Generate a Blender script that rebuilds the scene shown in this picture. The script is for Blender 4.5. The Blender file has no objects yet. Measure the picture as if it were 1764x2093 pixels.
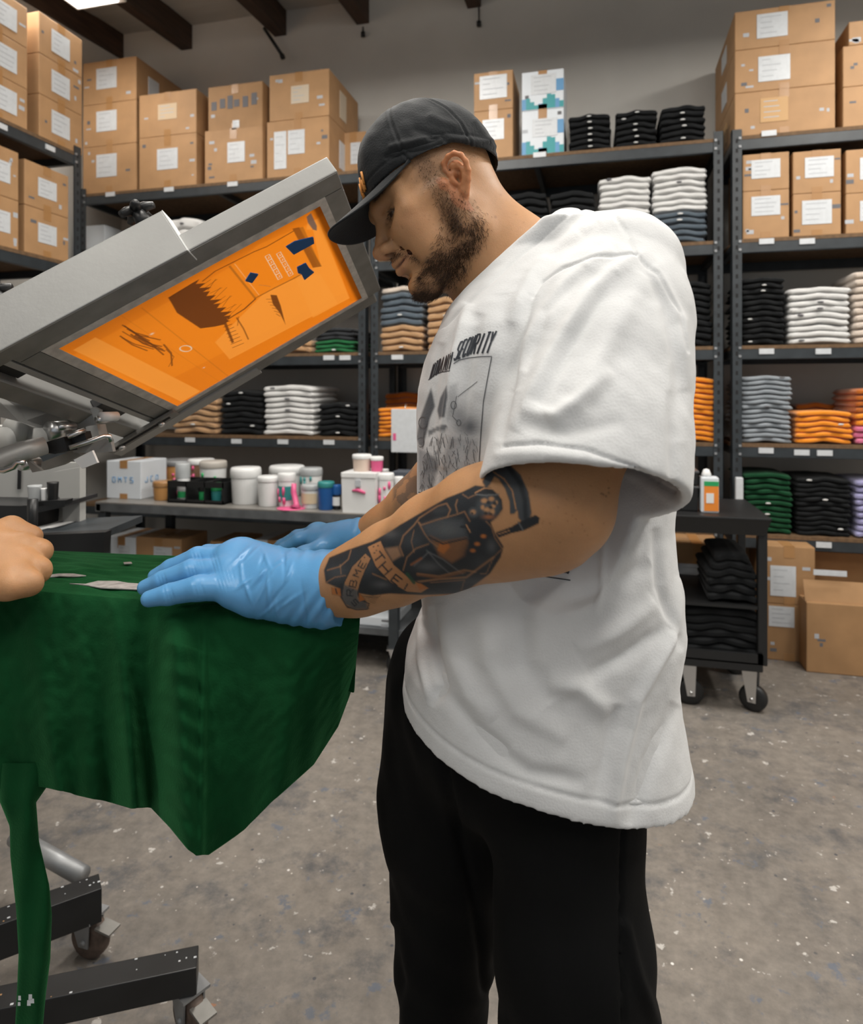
import bpy, bmesh, math, random
import numpy as np
from mathutils import Vector, Matrix, noise
from mathutils.bvhtree import BVHTree

scene = bpy.context.scene
COL = scene.collection
random.seed(7)
rng = np.random.default_rng(7)

# ------------------------------------------------------------------ camera
FPX = 1370.0            # focal length in pixels of the 1764 x 2093 frame
CX, CY = 882.0, 810.0   # principal point (the horizon lies above the middle: shift lens)
YAW = math.radians(14.3)
CS, SN = math.cos(YAW), math.sin(YAW)
EYE = Vector((0.0, 0.0, 1.3))
cam_d = bpy.data.cameras.new('camera')
cam = bpy.data.objects.new('camera', cam_d)
COL.objects.link(cam)
cam.location = EYE
cam.rotation_euler = (math.pi / 2, 0, YAW)
cam_d.sensor_fit = 'HORIZONTAL'
cam_d.sensor_width = 36.0
cam_d.lens = 36.0 * FPX / 1764.0
cam_d.shift_x = 0.0
cam_d.shift_y = -(1046.5 - CY) / 1764.0
cam_d.clip_start = 0.05
cam_d.dof.use_dof = True
cam_d.dof.focus_distance = 0.88
cam_d.dof.aperture_fstop = 7.5
scene.camera = cam

# ------------------------------------------------------------------ world, lamps, exposure
scene.view_settings.view_transform = 'Standard'
scene.view_settings.look = 'None'
scene.view_settings.gamma = 1.0
scene.view_settings.use_curve_mapping = False
scene.view_settings.exposure = -0.14
world = bpy.data.worlds.new('world')
scene.world = world
world.use_nodes = True
world.node_tree.nodes['Background'].inputs[0].default_value = (0.80, 0.89, 1.0, 1)
world.node_tree.nodes['Background'].inputs[1].default_value = 0.19

def area(name, loc, rot, sx, sy, power, col):
    l = bpy.data.lights.new(name, 'AREA')
    l.shape = 'RECTANGLE'; l.size = sx; l.size_y = sy; l.energy = power; l.color = col
    o = bpy.data.objects.new(name, l); COL.objects.link(o)
    o.location = loc; o.rotation_euler = rot
    return o
WARMW = (1.0, 0.95, 0.88)
# strip lights under the roof: (x, y, length along y, power)
STRIPS = [(-2.86, 2.72, 1.2, 22), (-1.0, 2.2, 1.2, 60), (1.6, 2.5, 1.2, 60), (1.3, 0.3, 1.2, 38), (-0.55, 0.75, 1.2, 34), (3.3, 2.4, 1.2, 50), (-1.2, -1.2, 1.2, 30), (1.8, -1.6, 1.2, 26)]  # the strip over the press is added to brighten the green cloth top
for i, (x, y, L, pw) in enumerate(STRIPS):
    area('strip_lamp', (x, y, 3.52), (0, 0, 0), 0.34, L, pw, WARMW)
    area('added_uplight', (x, y, 3.67), (math.pi, 0, 0), 0.30, L, pw * .16, WARMW)  # upward fill added above each housing to brighten the ceiling
# daylight panel added on the open side behind the photographer
area('rear_daylight', (0.8, -3.6, 1.7), (math.radians(88), 0, 0), 4.2, 3.0, 18, (0.86, 0.93, 1.0))

# ------------------------------------------------------------------ pixel -> place
Fv = Vector((-SN, CS, 0)); Rv = Vector((CS, SN, 0)); Uv = Vector((0, 0, 1))
def W(px, py, d):
    return EYE + Rv * ((px - CX) / FPX * d) + Fv * d + Uv * (-(py - CY) / FPX * d)
def C2W(lat, dep, up):
    return EYE + Rv * lat + Fv * dep + Uv * up
def onY(px, py, Y):
    t = (px - CX) / FPX
    return W(px, py, Y / (CS + SN * t))
def onX(px, py, X):
    t = (px - CX) / FPX
    return W(px, py, X / (CS * t - SN))
def onZ(px, py, Z):
    return W(px, py, (Z - 1.3) * FPX / (CY - py))
def pix(v):
    r = v - EYE
    d = r.dot(Fv)
    return CX + FPX * r.dot(Rv) / d, CY - FPX * r.z / d, d

# ------------------------------------------------------------------ materials
MATS = {}
def mat(name, col, rough=0.6, metal=0.0, noise_scale=None, noise_amt=0.0, bump=0.0, bump_scale=60, spec=0.5,
        trans=0.0, sss=0.0, attr=None, emit=None, alpha=1.0, coat=0.0, stretch=(1, 1, 1), sheen=0.0, sss_r=(1, .35, .2)):
    if name in MATS: return MATS[name]
    m = bpy.data.materials.new(name); m.use_nodes = True
    nt = m.node_tree; N = nt.nodes; Lk = nt.links
    b = N['Principled BSDF']
    b.inputs['Base Color'].default_value = (*col, 1)
    b.inputs['Roughness'].default_value = rough
    b.inputs['Metallic'].default_value = metal
    b.inputs['Specular IOR Level'].default_value = spec
    b.inputs['Coat Weight'].default_value = coat
    b.inputs['Sheen Weight'].default_value = sheen
    if trans: b.inputs['Transmission Weight'].default_value = trans
    if alpha < 1: b.inputs['Alpha'].default_value = alpha
    if sss:
        b.inputs['Subsurface Weight'].default_value = sss
        b.inputs['Subsurface Radius'].default_value = sss_r
        b.inputs['Subsurface Scale'].default_value = 0.008
    if emit:
        b.inputs['Emission Color'].default_value = (*emit[0], 1)
        b.inputs['Emission Strength'].default_value = emit[1]
    tc = N.new('ShaderNodeTexCoord')
    mp = N.new('ShaderNodeMapping'); mp.inputs['Scale'].default_value = stretch
    Lk.new(tc.outputs['Object'], mp.inputs['Vector'])
    base = None
    if attr:
        a = N.new('ShaderNodeAttribute'); a.attribute_name = attr
        base = a.outputs['Color']
    if noise_scale and noise_amt:
        nz = N.new('ShaderNodeTexNoise'); nz.inputs['Scale'].default_value = noise_scale; nz.inputs['Detail'].default_value = 5
        Lk.new(mp.outputs['Vector'], nz.inputs['Vector'])
        mr = N.new('ShaderNodeMapRange'); mr.inputs['From Min'].default_value = .3; mr.inputs['From Max'].default_value = .7
        mr.inputs['To Min'].default_value = 1 - noise_amt; mr.inputs['To Max'].default_value = 1 + noise_amt
        Lk.new(nz.outputs['Fac'], mr.inputs['Value'])
        mx = N.new('ShaderNodeVectorMath'); mx.operation = 'SCALE'
        if base is None:
            mx.inputs[0].default_value = col
        else:
            Lk.new(base, mx.inputs[0])
        Lk.new(mr.outputs['Result'], mx.inputs['Scale'])
        base = mx.outputs['Vector']
    if base is not None: Lk.new(base, b.inputs['Base Color'])
    if bump:
        nz2 = N.new('ShaderNodeTexNoise'); nz2.inputs['Scale'].default_value = bump_scale; nz2.inputs['Detail'].default_value = 4
        Lk.new(mp.outputs['Vector'], nz2.inputs['Vector'])
        bp = N.new('ShaderNodeBump'); bp.inputs['Strength'].default_value = bump; bp.inputs['Distance'].default_value = 0.004
        Lk.new(nz2.outputs['Fac'], bp.inputs['Height']); Lk.new(bp.outputs['Normal'], b.inputs['Normal'])
    MATS[name] = m
    return m

CARD = mat('cardboard', (0.40, 0.232, 0.112), .62, noise_scale=9, noise_amt=.09, bump=.15, bump_scale=30, spec=.35)
CARD2 = mat('cardboard_dark', (0.34, 0.195, 0.092), .65, noise_scale=9, noise_amt=.1, spec=.3)
TAPE = mat('packing_tape', (0.36, 0.19, 0.075), .3, spec=.5)
PAPER = mat('label_paper', (0.56, 0.585, 0.61), .38, noise_scale=40, noise_amt=.05, spec=.5)
INK = mat('ink_grey', (0.12, 0.12, 0.13), .7)
INKF = mat('ink_faint', (0.42, 0.44, 0.47), .7)
STEEL = mat('rack_steel', (0.026, 0.032, 0.037), .42, metal=.0, noise_scale=14, noise_amt=.25, spec=.5)
HOLE = mat('rack_hole', (0.006, 0.006, 0.007), .8)
DECK = mat('particle_board', (0.13, 0.075, 0.036), .8, noise_scale=50, noise_amt=.25)
BLACKP = mat('black_plastic', (0.008, 0.0085, 0.009), .45)
BLACKM = mat('black_painted_steel', (0.012, 0.013, 0.014), .38, noise_scale=12, noise_amt=.3)
ALU = mat('aluminium', (0.33, 0.33, 0.32), .5, metal=.45, noise_scale=7, noise_amt=.07, bump=.05, bump_scale=120)
ALUD = mat('aluminium_dull', (0.24, 0.235, 0.22), .55, metal=.55, noise_scale=18, noise_amt=.18)
CHROME = mat('chrome', (0.62, 0.62, 0.62), .34, metal=1.0)
GREYP = mat('grey_paint', (0.40, 0.40, 0.385), .5, noise_scale=5, noise_amt=.06)
WHITEP = mat('white_plastic', (0.72, 0.73, 0.73), .4, noise_scale=9, noise_amt=.05)
GALV = mat('galvanised_steel', (0.30, 0.31, 0.32), .45, metal=.5, noise_scale=10, noise_amt=.2)

# ------------------------------------------------------------------ mesh helpers
class MB:
    def __init__(s): s.v = []; s.f = []; s.m = []; s.sm = []; s.mats = []
    def mi(s, m):
        if m not in s.mats: s.mats.append(m)
        return s.mats.index(m)
    def add(s, vs, fs, m, smooth=False, M=None):
        o = len(s.v)
        s.v += [tuple(M @ Vector(p)) if M is not None else tuple(p) for p in vs]
        k = s.mi(m)
        for f in fs:
            s.f.append([i + o for i in f]); s.m.append(k); s.sm.append(smooth)
        return s
    def box(s, x0, x1, y0, y1, z0, z1, m, M=None, bev=0.0):
        bm = bmesh.new()
        bmesh.ops.create_cube(bm, size=1)
        for v in bm.verts:
            v.co = Vector((x0 + (v.co.x + .5) * (x1 - x0), y0 + (v.co.y + .5) * (y1 - y0), z0 + (v.co.z + .5) * (z1 - z0)))
        if bev > 0: bmesh.ops.bevel(bm, geom=bm.edges[:], offset=bev, segments=2, affect='EDGES', profile=.6)
        bm.verts.index_update()
        vs = [v.co.copy() for v in bm.verts]; fs = [[v.index for v in f.verts] for f in bm.faces]
        bm.free()
        return s.add(vs, fs, m, False, M)
    def quad(s, a, b, c, d, m): return s.add([a, b, c, d], [[0, 1, 2, 3]], m)
    def tube(s, pts, r, m, n=12, cap=True, smooth=True):
        """tube along points; r a number or one per point"""
        pts = [Vector(p) for p in pts]; k = len(pts)
        rs = r if isinstance(r, (list, tuple)) else [r] * k
        vs = []; fs = []
        up = None
        for i, p in enumerate(pts):
            t = (pts[min(i + 1, k - 1)] - pts[max(i - 1, 0)]).normalized()
            if up is None: up = t.orthogonal().normalized()
            up = (up - t * up.dot(t)).normalized()
            w = t.cross(up)
            for j in range(n):
                a = 2 * math.pi * j / n
                vs.append(p + (up * math.cos(a) + w * math.sin(a)) * rs[i])
        for i in range(k - 1):
            for j in range(n):
                fs.append([i * n + j, i * n + (j + 1) % n, (i + 1) * n + (j + 1) % n, (i + 1) * n + j])
        if cap:
            fs.append(list(range(n))[::-1]); fs.append([(k - 1) * n + j for j in range(n)])
        return s.add(vs, fs, m, smooth)
    def lathe(s, prof, m, n=24, M=None, smooth=True):
        """profile list of (r, z) turned about z"""
        vs = []; fs = []; k = len(prof)
        for r, z in prof:
            for j in range(n):
                a = 2 * math.pi * j / n
                vs.append((max(r, 1e-4) * math.cos(a), max(r, 1e-4) * math.sin(a), z))
        for i in range(k - 1):
            for j in range(n):
                fs.append([i * n + j, i * n + (j + 1) % n, (i + 1) * n + (j + 1) % n, (i + 1) * n + j])
        fs.append(list(range(n))[::-1]); fs.append([(k - 1) * n + j for j in range(n)])
        return s.add(vs, fs, m, smooth, M)
    def mesh(s, name):
        me = bpy.data.meshes.new(name)
        me.from_pydata(s.v, [], s.f)
        for m in s.mats: me.materials.append(m)
        me.polygons.foreach_set('material_index', s.m)
        me.polygons.foreach_set('use_smooth', s.sm)
        me.update()
        return me
    def build(s, name, parent=None):
        return link(name, s.mesh(name), parent)

def link(name, me, parent=None):
    o = bpy.data.objects.new(name, me); COL.objects.link(o)
    if parent is not None: o.parent = parent
    return o
def tag(o, label=None, cat=None, group=None, kind=None):
    if label: o['label'] = label
    if cat: o['category'] = cat
    if group: o['group'] = group
    if kind: o['kind'] = kind
    return o
def thing(name, label, cat, loc=(0, 0, 0), group=None, rotz=0.0):
    o = bpy.data.objects.new(name, None); COL.objects.link(o)
    o.location = loc; o.rotation_euler = (0, 0, rotz); o.empty_display_size = .05
    return tag(o, label, cat, group)
def struct(o): return tag(o, kind='structure')
def local(root, v):
    """world point -> coordinates of an unscaled, z-turned root"""
    return Matrix.Rotation(-root.rotation_euler.z, 3, 'Z') @ (Vector(v) - Vector(root.location))
def basis(o, x, y, z):
    M = Matrix(((x[0], y[0], z[0], o[0]), (x[1], y[1], z[1], o[1]), (x[2], y[2], z[2], o[2]), (0, 0, 0, 1)))
    return M
def link_grid(name, P, m, parent=None, smooth=True, closed_u=False):
    """P: numpy array (nv, nu, 3)"""
    nv, nu = P.shape[:2]
    idx = np.arange(nv * nu).reshape(nv, nu)
    a = idx[:-1, :-1].ravel(); b = idx[:-1, 1:].ravel(); c = idx[1:, 1:].ravel(); d = idx[1:, :-1].ravel()
    F = np.stack([a, b, c, d], 1)
    if closed_u:
        F = np.vstack([F, np.stack([idx[:-1, -1], idx[:-1, 0], idx[1:, 0], idx[1:, -1]], 1)])
    return mesh_np(name, P.reshape(-1, 3), F, m, parent, smooth)
def mesh_np(name, V, F, m, parent=None, smooth=True):
    me = bpy.data.meshes.new(name)
    me.vertices.add(len(V)); me.vertices.foreach_set('co', np.ascontiguousarray(V, dtype=np.float32).ravel())
    k = F.shape[1]
    me.loops.add(F.size); me.loops.foreach_set('vertex_index', F.ravel().astype(np.int32))
    me.polygons.add(len(F)); me.polygons.foreach_set('loop_start', np.arange(0, F.size, k, dtype=np.int32))
    me.update(calc_edges=True); me.validate()
    me.polygons.foreach_set('use_smooth', np.full(len(me.polygons), smooth))
    if m: me.materials.append(m)
    return link(name, me, parent)
# ================================================================== room
def floor_mat():
    m = bpy.data.materials.new('concrete_floor'); m.use_nodes = True
    nt = m.node_tree; N = nt.nodes; L = nt.links; b = N['Principled BSDF']
    tc = N.new('ShaderNodeTexCoord')
    def nz(s, d=6, r=.55):
        n = N.new('ShaderNodeTexNoise'); n.inputs['Scale'].default_value = s; n.inputs['Detail'].default_value = d
        n.inputs['Roughness'].default_value = r
        L.new(tc.outputs['Object'], n.inputs['Vector']); return n.outputs['Fac']
    def ramp(src, stops):
        r = N.new('ShaderNodeValToRGB'); L.new(src, r.inputs['Fac'])
        e = r.color_ramp.elements
        while len(e) < len(stops): e.new(.5)
        for i, (p, c) in enumerate(stops): e[i].position = p; e[i].color = (*c, 1) if len(c) == 3 else c
        return r.outputs['Color']
    def mix(a, bb, f):
        x = N.new('ShaderNodeMix'); x.data_type = 'RGBA'
        L.new(f, x.inputs['Factor'])
        for s_, v in ((6, a), (7, bb)):
            if isinstance(v, tuple): x.inputs[s_].default_value = (*v, 1)
            else: L.new(v, x.inputs[s_])
        return x.outputs[2]
    base = ramp(nz(1.6, 9, .68), [(.32, (.095, .088, .080)), (.66, (.26, .228, .195))])
    fine = ramp(nz(26, 8, .7), [(.3, (.10, .092, .083)), (.7, (.29, .258, .225))])
    g = N.new('ShaderNodeValue'); g.outputs[0].default_value = .5
    c = mix(base, fine, g.outputs[0])
    c = mix(c, (.075, .078, .085), ramp(nz(4.2, 9, .75), [(.52, (0, 0, 0)), (.64, (.8,) * 3)]))
    c = mix(c, (.10, .125, .17), ramp(nz(11, 6, .7), [(.60, (0, 0, 0)), (.65, (.7,) * 3)]))
    c = mix(c, (.55, .53, .50), ramp(nz(19, 5, .6), [(.645, (0, 0, 0)), (.675, (.75,) * 3)]))
    c = mix(c, (.42, .16, .06), ramp(nz(15.5, 3, .5), [(.74, (0, 0, 0)), (.76, (.6,) * 3)]))
    def specks(scale, thr, col, c):
        v = N.new('ShaderNodeTexVoronoi'); v.inputs['Scale'].default_value = scale; v.inputs['Randomness'].default_value = 1
        L.new(tc.outputs['Object'], v.inputs['Vector'])
        f = ramp(v.outputs['Distance'], [(thr * .7, (.9,) * 3), (thr, (0, 0, 0))])
        gate = ramp(v.outputs['Color'], [(.55, (0, 0, 0)), (.8, (1, 1, 1))])
        mm = N.new('ShaderNodeMath'); mm.operation = 'MULTIPLY'; L.new(f, mm.inputs[0]); L.new(gate, mm.inputs[1])
        return mix(c, col, mm.outputs[0])
    c = specks(16, .075, (.75, .73, .70), c)
    c = specks(23, .12, (.05, .055, .07), c)
    c = specks(37, .10, (.66, .60, .54), c)
    L.new(c, b.inputs['Base Color'])
    rr = ramp(nz(6), [(.3, (.34,) * 3), (.7, (.6,) * 3)]); L.new(rr, b.inputs['Roughness'])
    bp = N.new('ShaderNodeBump'); bp.inputs['Strength'].default_value = .25; bp.inputs['Distance'].default_value = .003
    L.new(nz(40, 8), bp.inputs['Height']); L.new(bp.outputs['Normal'], b.inputs['Normal'])
    return m
YW = 4.42   # back wall
WALL = mat('painted_wall', (0.60, 0.585, 0.55), .75, noise_scale=2.5, noise_amt=.05, bump=.08, bump_scale=12)
struct(MB().box(-3.9, 5.2, -4.6, YW, -.1, 0, floor_mat()).build('floor'))
struct(MB().box(-3.9, 5.2, YW, YW + .12, 0, 4.6, WALL).build('wall_back'))
struct(MB().box(-3.72, -3.6, -4.6, YW, 0, 4.6, WALL).build('wall_left'))
struct(MB().box(5.0, 5.12, -4.6, YW, 0, 4.6, WALL).build('wall_right'))
# roof deck, rising gently towards the back wall
def roofz(y): return 4.03 - (YW - y) * .071
CEIL = mat('foil_insulation', (0.50, 0.49, 0.46), .55, noise_scale=3, noise_amt=.14, bump=.5, bump_scale=5, stretch=(.5, 2.2, 1))
nx, ny = 60, 90
P = np.zeros((ny, nx, 3))
xs = np.linspace(-3.72, 5.12, nx); ys = np.linspace(-4.6, YW + .02, ny)
for j, y in enumerate(ys):
    for i, x in enumerate(xs):
        P[j, i] = (x, y, roofz(y) + .05 + .012 * noise.noise(Vector((x * 1.2, y * 5, 0))) + .01 * math.sin(y * 7 + x))
struct(link_grid('ceiling', P, CEIL))
WOOD = mat('dark_rafter_wood', (0.055, 0.030, 0.018), .7, noise_scale=6, noise_amt=.35, stretch=(6, .6, 6))
rx = [-3.62, -3.02, -2.25, -1.62, -.83, -.05, .72, 1.5, 2.3, 3.1, 3.9, 4.7]
for i, x in enumerate(rx):
    a = MB(); w = .045
    for (y0, y1) in ((-4.6, YW),):
        v = [(x - w, y0, roofz(y0) - .13), (x + w, y0, roofz(y0) - .13), (x + w, y0, roofz(y0) + .06), (x - w, y0, roofz(y0) + .06),
             (x - w, y1, roofz(y1) - .13), (x + w, y1, roofz(y1) - .13), (x + w, y1, roofz(y1) + .06), (x - w, y1, roofz(y1) + .06)]
        a.add(v, [[0, 1, 2, 3], [7, 6, 5, 4], [0, 4, 5, 1], [1, 5, 6, 2], [3, 2, 6, 7], [4, 0, 3, 7]], WOOD)
    o = struct(a.build('trim_%d' % (i + 1)))
p0 = Vector((-3.6, 3.72, roofz(3.72) - .005)); p1 = Vector((5, 3.72, roofz(3.72) - .005))
tag(MB().tube([p0, p1], .013, BLACKM, 8).build('ceiling_conduit'), 'thin dark conduit running across the rafters parallel to the back wall', 'conduit')
for px, top, bot, lb in ((742, 55, 66, 'short dark hanger rod under the third rafter end from the corner'), (979, 14, 44, 'thin dark drop rod hanging off the rafter over the cap')):
    a = onY(px, top, YW - .03); b = onY(px, bot, YW - .03)
    tag(MB().tube([a, b], .006, BLACKM, 6).tube([b, b + Vector((0, 0, -.03))], .016, BLACKM, 8).build('hanger_rod'), lb, 'rod')
a = onY(540, 58, YW - .08); b = onY(576, 112, YW - .08)
tag(MB().tube([a, b], .012, BLACKM, 8).tube([b, b + Vector((.01, 0, -.025))], .018, BLACKM, 8).build('brace_rod'), 'slanted dark brace rod beside the rafter end above the tallest box pair', 'rod')
# lamp housings
LENS = mat('lamp_lens', (0.9, 0.9, 0.9), .4, emit=((1, .96, .9), 6.0))
LIGHT_LABELS = ['white strip light glowing just above the side rack boxes', 'strip light above the ink bench behind the press', 'strip light above the utility cart and far rack', 'strip light overhead behind the man\'s back', 'added strip light above the printing press head, brightening the green cloth', 'strip light above the end of the far rack', 'strip light over the open floor behind the press side', 'strip light over the open floor towards the open rear side']
for i, (x, y, L, pw) in enumerate(STRIPS):
    t = thing('ceiling_light', LIGHT_LABELS[i], 'light', (x, y, 3.6), 'strip lights under the roof')
    MB().box(-.17, .17, -L / 2 - .03, L / 2 + .03, -.0, .05, WHITEP, bev=.004).build('housing', t)
    MB().box(-.14, .14, -L / 2, L / 2, -.012, -.001, LENS).build('diffuser', t)
    a = MB()
    for q in (-.4, .4): a.tube([(0, q, .05), (0, q, roofz(y + q) - 3.6 + .02)], .004, BLACKM, 6)
    a.build('hanger', t)

# ================================================================== racks
YF = 3.75
LV = [0.59, 1.057, 1.562, 2.112, 2.645]
def rack(name, label, x0, x1, y0, y1, levels, tags=()):
    """pallet rack between x0..x1 and y0..y1, front at y0"""
    t = thing(name, label, 'rack', (x0, y0, 0))
    w, d, H = x1 - x0, y1 - y0, levels[-1] + .035
    for (px, py, sx, sy) in ((0, 0, 1, 1), (w, 0, -1, 1), (0, d, 1, -1), (w, d, -1, -1)):
        a = MB(); k = .048; th = .003
        a.box(min(px, px + sx * k), max(px, px + sx * k), min(py, py + sy * th), max(py, py + sy * th), 0, H, STEEL)
        a.box(min(px, px + sx * th), max(px, px + sx * th), min(py, py + sy * k), max(py, py + sy * k), 0, H, STEEL)
        z = .06
        while z < H - .03:
            xm = px + sx * k * .5; ym = py - sy * .0006
            if py == 0: a.box(xm - .0055, xm + .0055, ym - .0004, ym + .0006, z, z + .021, HOLE)
            z += .05
        for z in levels:
            if py == 0:
                for dz in (-.012, -.055):
                    c = Vector((px + sx * k * .8, -.004, z + dz))
                    a.box(c.x - .006, c.x + .006, c.y - .002, c.y + .003, c.z - .006, c.z + .006, GALV)
        a.build('post', t)
    for z in levels:
        a = MB()
        a.box(.003, w - .003, .0035, .030, z - .072, z - .004, STEEL, bev=.004)
        a.build('front_beam', t)
        a = MB(); a.box(.003, w - .003, d - .03, d - .0035, z - .072, z - .004, STEEL); a.build('back_beam', t)
        a = MB()
        for q in (.004, w / 2 - .013, w - .03): MB().box(q, q + .026, .03, d - .03, z - .06, z - .02, STEEL).build('side_beam' if q != w / 2 - .013 else 'centre_beam', t)
        MB().box(.006, w - .006, .002, d - .006, z - .0185, z, DECK).build('deck', t)
    for (px, py) in tags:
        q = local(t, onY(px, py, y0 - .001))
        MB().box(q.x - .035, q.x + .035, -.002, .003, q.z - .014, q.z + .014, PAPER).build('shelf_tag', t)
    return t
xs_ = lambda p: onY(p, 800, YF).x
R1 = rack('storage_rack', 'long dark steel storage rack behind the screen press, boxes on top', xs_(163), xs_(748), YF, YF + .6, LV,
          [(225, 397), (345, 387), (475, 376), (388, 899), (483, 902), (578, 903), (672, 904), (672, 731), (705, 731)])
R2 = rack('storage_rack', 'dark steel storage rack behind the man with black shirts on top', xs_(757), xs_(1479), YF, YF + .6, LV,
          [(1103, 316), (812, 730), (1405, 918)])
R3 = rack('storage_rack', 'dark steel storage rack beyond the utility cart with the largest boxes', xs_(1496), xs_(1496) + 1.9, YF, YF + .6, LV,
          [(1572, 272), (1567, 493), (1650, 493), (1567, 718), (1683, 718), (1566, 921), (1639, 925), (1686, 926), (1684, 1114)])
# side rack: built along X then turned so its front faces the room (+X)
XL = -2.8
LV4 = [0.55, 1.02, 1.5, 2.025, 2.64]
R4 = rack('storage_rack', 'dark steel side rack standing against the side wall under high boxes', 0, 1.95, 0, .6, LV4)
R4.location = (XL, 1.17, 0); R4.rotation_euler = (0, 0, math.pi / 2)
for px, py in ((4, 258), (103, 303)):
    q = local(R4, onX(px, py, XL + .001)); MB().box(q.x - .03, q.x + .03, -.003, .003, q.z - .013, q.z + .013, PAPER).build('shelf_tag', R4)

# ================================================================== cartons
def carton(label, cx, cy, z0, w, d, h, rot=0.0, lab=(0.0, .05, .42, .5), lab2=None, marks=3, m=CARD, mtape=TAPE, flaps=True, sheet=PAPER, side_lab=None, deco=None, group=None, name='cardboard_box'):
    """front of the carton is its -y face; (cx, cy) is the middle of that front face's foot"""
    t = thing(name, label, 'box', (cx, cy, z0), group, rot)
    a = MB()
    a.box(-w / 2, w / 2, 0, d, 0.0005, h - .0005, m, bev=.0045)
    if flaps:
        for zz in (h - .0004,): a.box(-w / 2 + .004, w / 2 - .004, d / 2 - .0012, d / 2 + .0012, zz - .001, zz + .0004, INK)
    r = random.Random(sum(map(ord, label)))
    for k in range(marks):
        mx = r.choice((-1, 1)) * r.uniform(.3, .44) * w; mz = r.uniform(.1, .9) * h; s1 = r.uniform(.006, .02); s2 = r.uniform(.004, .012)
        a.box(mx - s1, mx + s1, -.0006, .001, mz - s2, mz + s2, r.choice((INK, INKF, INKF)))
    a.build('body', t)
    if mtape:
        a = MB(); tw = .024
        a.box(-tw, tw, -.0012, .0006, h * .80, h + .0006, mtape); a.box(-tw, tw, -.0012, d + .001, h - .0003, h + .0009, mtape)
        a.build('tape', t)
        MB().box(-tw, tw, -.0012, .0006, .001, h * .14, mtape).build('tape', t)
    for li, lb in enumerate([lab, lab2]):
        if lb is None: continue
        ox, oz, lw, lh = lb[0] * w, (0.5 + lb[1]) * h, lb[2] * w, lb[3] * h
        a = MB(); a.box(ox - lw / 2, ox + lw / 2, -.0022, -.0006, oz - lh / 2, oz + lh / 2, sheet)
        for k in range(4):
            zz = oz + lh * (.36 - k * .22); x0 = ox - lw * .38; x1 = x0 + lw * r.uniform(.25, .75)
            a.box(x0, x1, -.0026, -.0021, zz - .0022, zz + .0022, INKF)
        a.build('shipping_label', t)
    if side_lab:  # on the +x side
        sx = w / 2 * side_lab[4]; y0, z0_, lw, lh = side_lab[0] * d, side_lab[1] * h, side_lab[2] * d, side_lab[3] * h
        a = MB(); a.box(sx - .002, sx + .002, y0 - lw / 2, y0 + lw / 2, z0_ - lh / 2, z0_ + lh / 2, sheet); a.build('shipping_label', t)
    if deco: deco(t, w, d, h)
    return t
def row_stack(x0, x1, tops, ybase, z, d=.40, Y=YF + .015, labels=(), **kw):
    """cartons one on another on the back racks; tops = pixel rows of the box tops from the lowest up"""
    xm = (x0 + x1) / 2
    zz = z; out = []
    for i, ty in enumerate(tops):
        A = onY(x0, ty, Y); B = onY(x1, ty, Y); M_ = onY(xm, ty, Y)
        h = M_.z - zz
        kk = {k: (v[i] if isinstance(v, list) else v) for k, v in kw.items()}
        out.append(carton(labels[i], (A.x + B.x) / 2, Y, zz, B.x - A.x - .004, d, h, **kk))
        zz += h
    return out
T = LV[4]
row_stack(169, 279, [297, 210, 122], 390, T, .5, labels=['lowest box of the three-high stack nearest the room corner on the press-side rack', 'middle box of the three-high stack nearest the room corner on the press-side rack', 'topmost box of the three-high stack nearest the room corner, its side label showing'],
          lab=(-.05, .08, .38, .48), side_lab=[None, None, (.35, .45, .22, .55, 1)])
row_stack(284, 402, [277, 188], 380, T, .42, labels=['lower box of the pair beside the three-high corner stack', 'upper box with a torn-off label mark beside the three-high corner stack'],
          lab=[(0, .05, .36, .40), (.0, .05, .33, .36)], marks=[4, 3], sheet=[PAPER, mat('torn_label', (.55, .42, .28), .7)])
def brush_band(t, w, d, h):
    a = MB()
    for k, q in enumerate((-.38, -.22, -.08, .04, .2, .36)):
        a.box(q * w - .022, q * w + .015, -.0014, .0006, h * (.47 + .03 * (k % 2)), h * (.66 + .05 * ((k * 7) % 3)), INK)
    a.build('painted_mark', t)
row_stack(418, 537, [262, ], 367, T, .42, labels=['scuffed box with smudged corners under the one painted with black strokes'], lab=[(.05, .05, .3, .38)], marks=[8])
row_stack(425, 537, [172], 262, onY(478, 265, YF + .015).z, .40, labels=['brown box with a row of black brush strokes across its front'], lab=[(.02, -.38, .12, .16)], marks=[2], deco=[brush_band], m=[CARD2])
row_stack(545, 673, [243], 356, T, .55, labels=['lower box with two torn labels under the tall box above the screen corner'], lab=[(-.02, .1, .27, .42)], lab2=[(-.28, -.02, .2, .66)], side_lab=[(.4, .5, .2, .5, 1)], marks=[4])
row_stack(550, 673, [147], 243, onY(609, 243, YF + .015).z, .50, labels=['upper box with torn label remnants above the screen frame corner'], lab=[(.02, .02, .3, .38)], sheet=[mat('label_remnant', (.56, .47, .36), .6)], side_lab=[(.45, .5, .22, .6, 1)], marks=[4])
carton('small box half hidden behind the tall box pair at the rack end', onY(722, 300, 4.02).x, 4.02, T, .17, .3, onY(722, 270, 4.02).z - T, lab=(.1, .1, .4, .4))
carton('small box peeking out behind the cap on the rack top', onY(800, 300, 3.95).x, 3.95, T, .22, .3, onY(800, 254, 3.95).z - T, lab=None)
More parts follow.
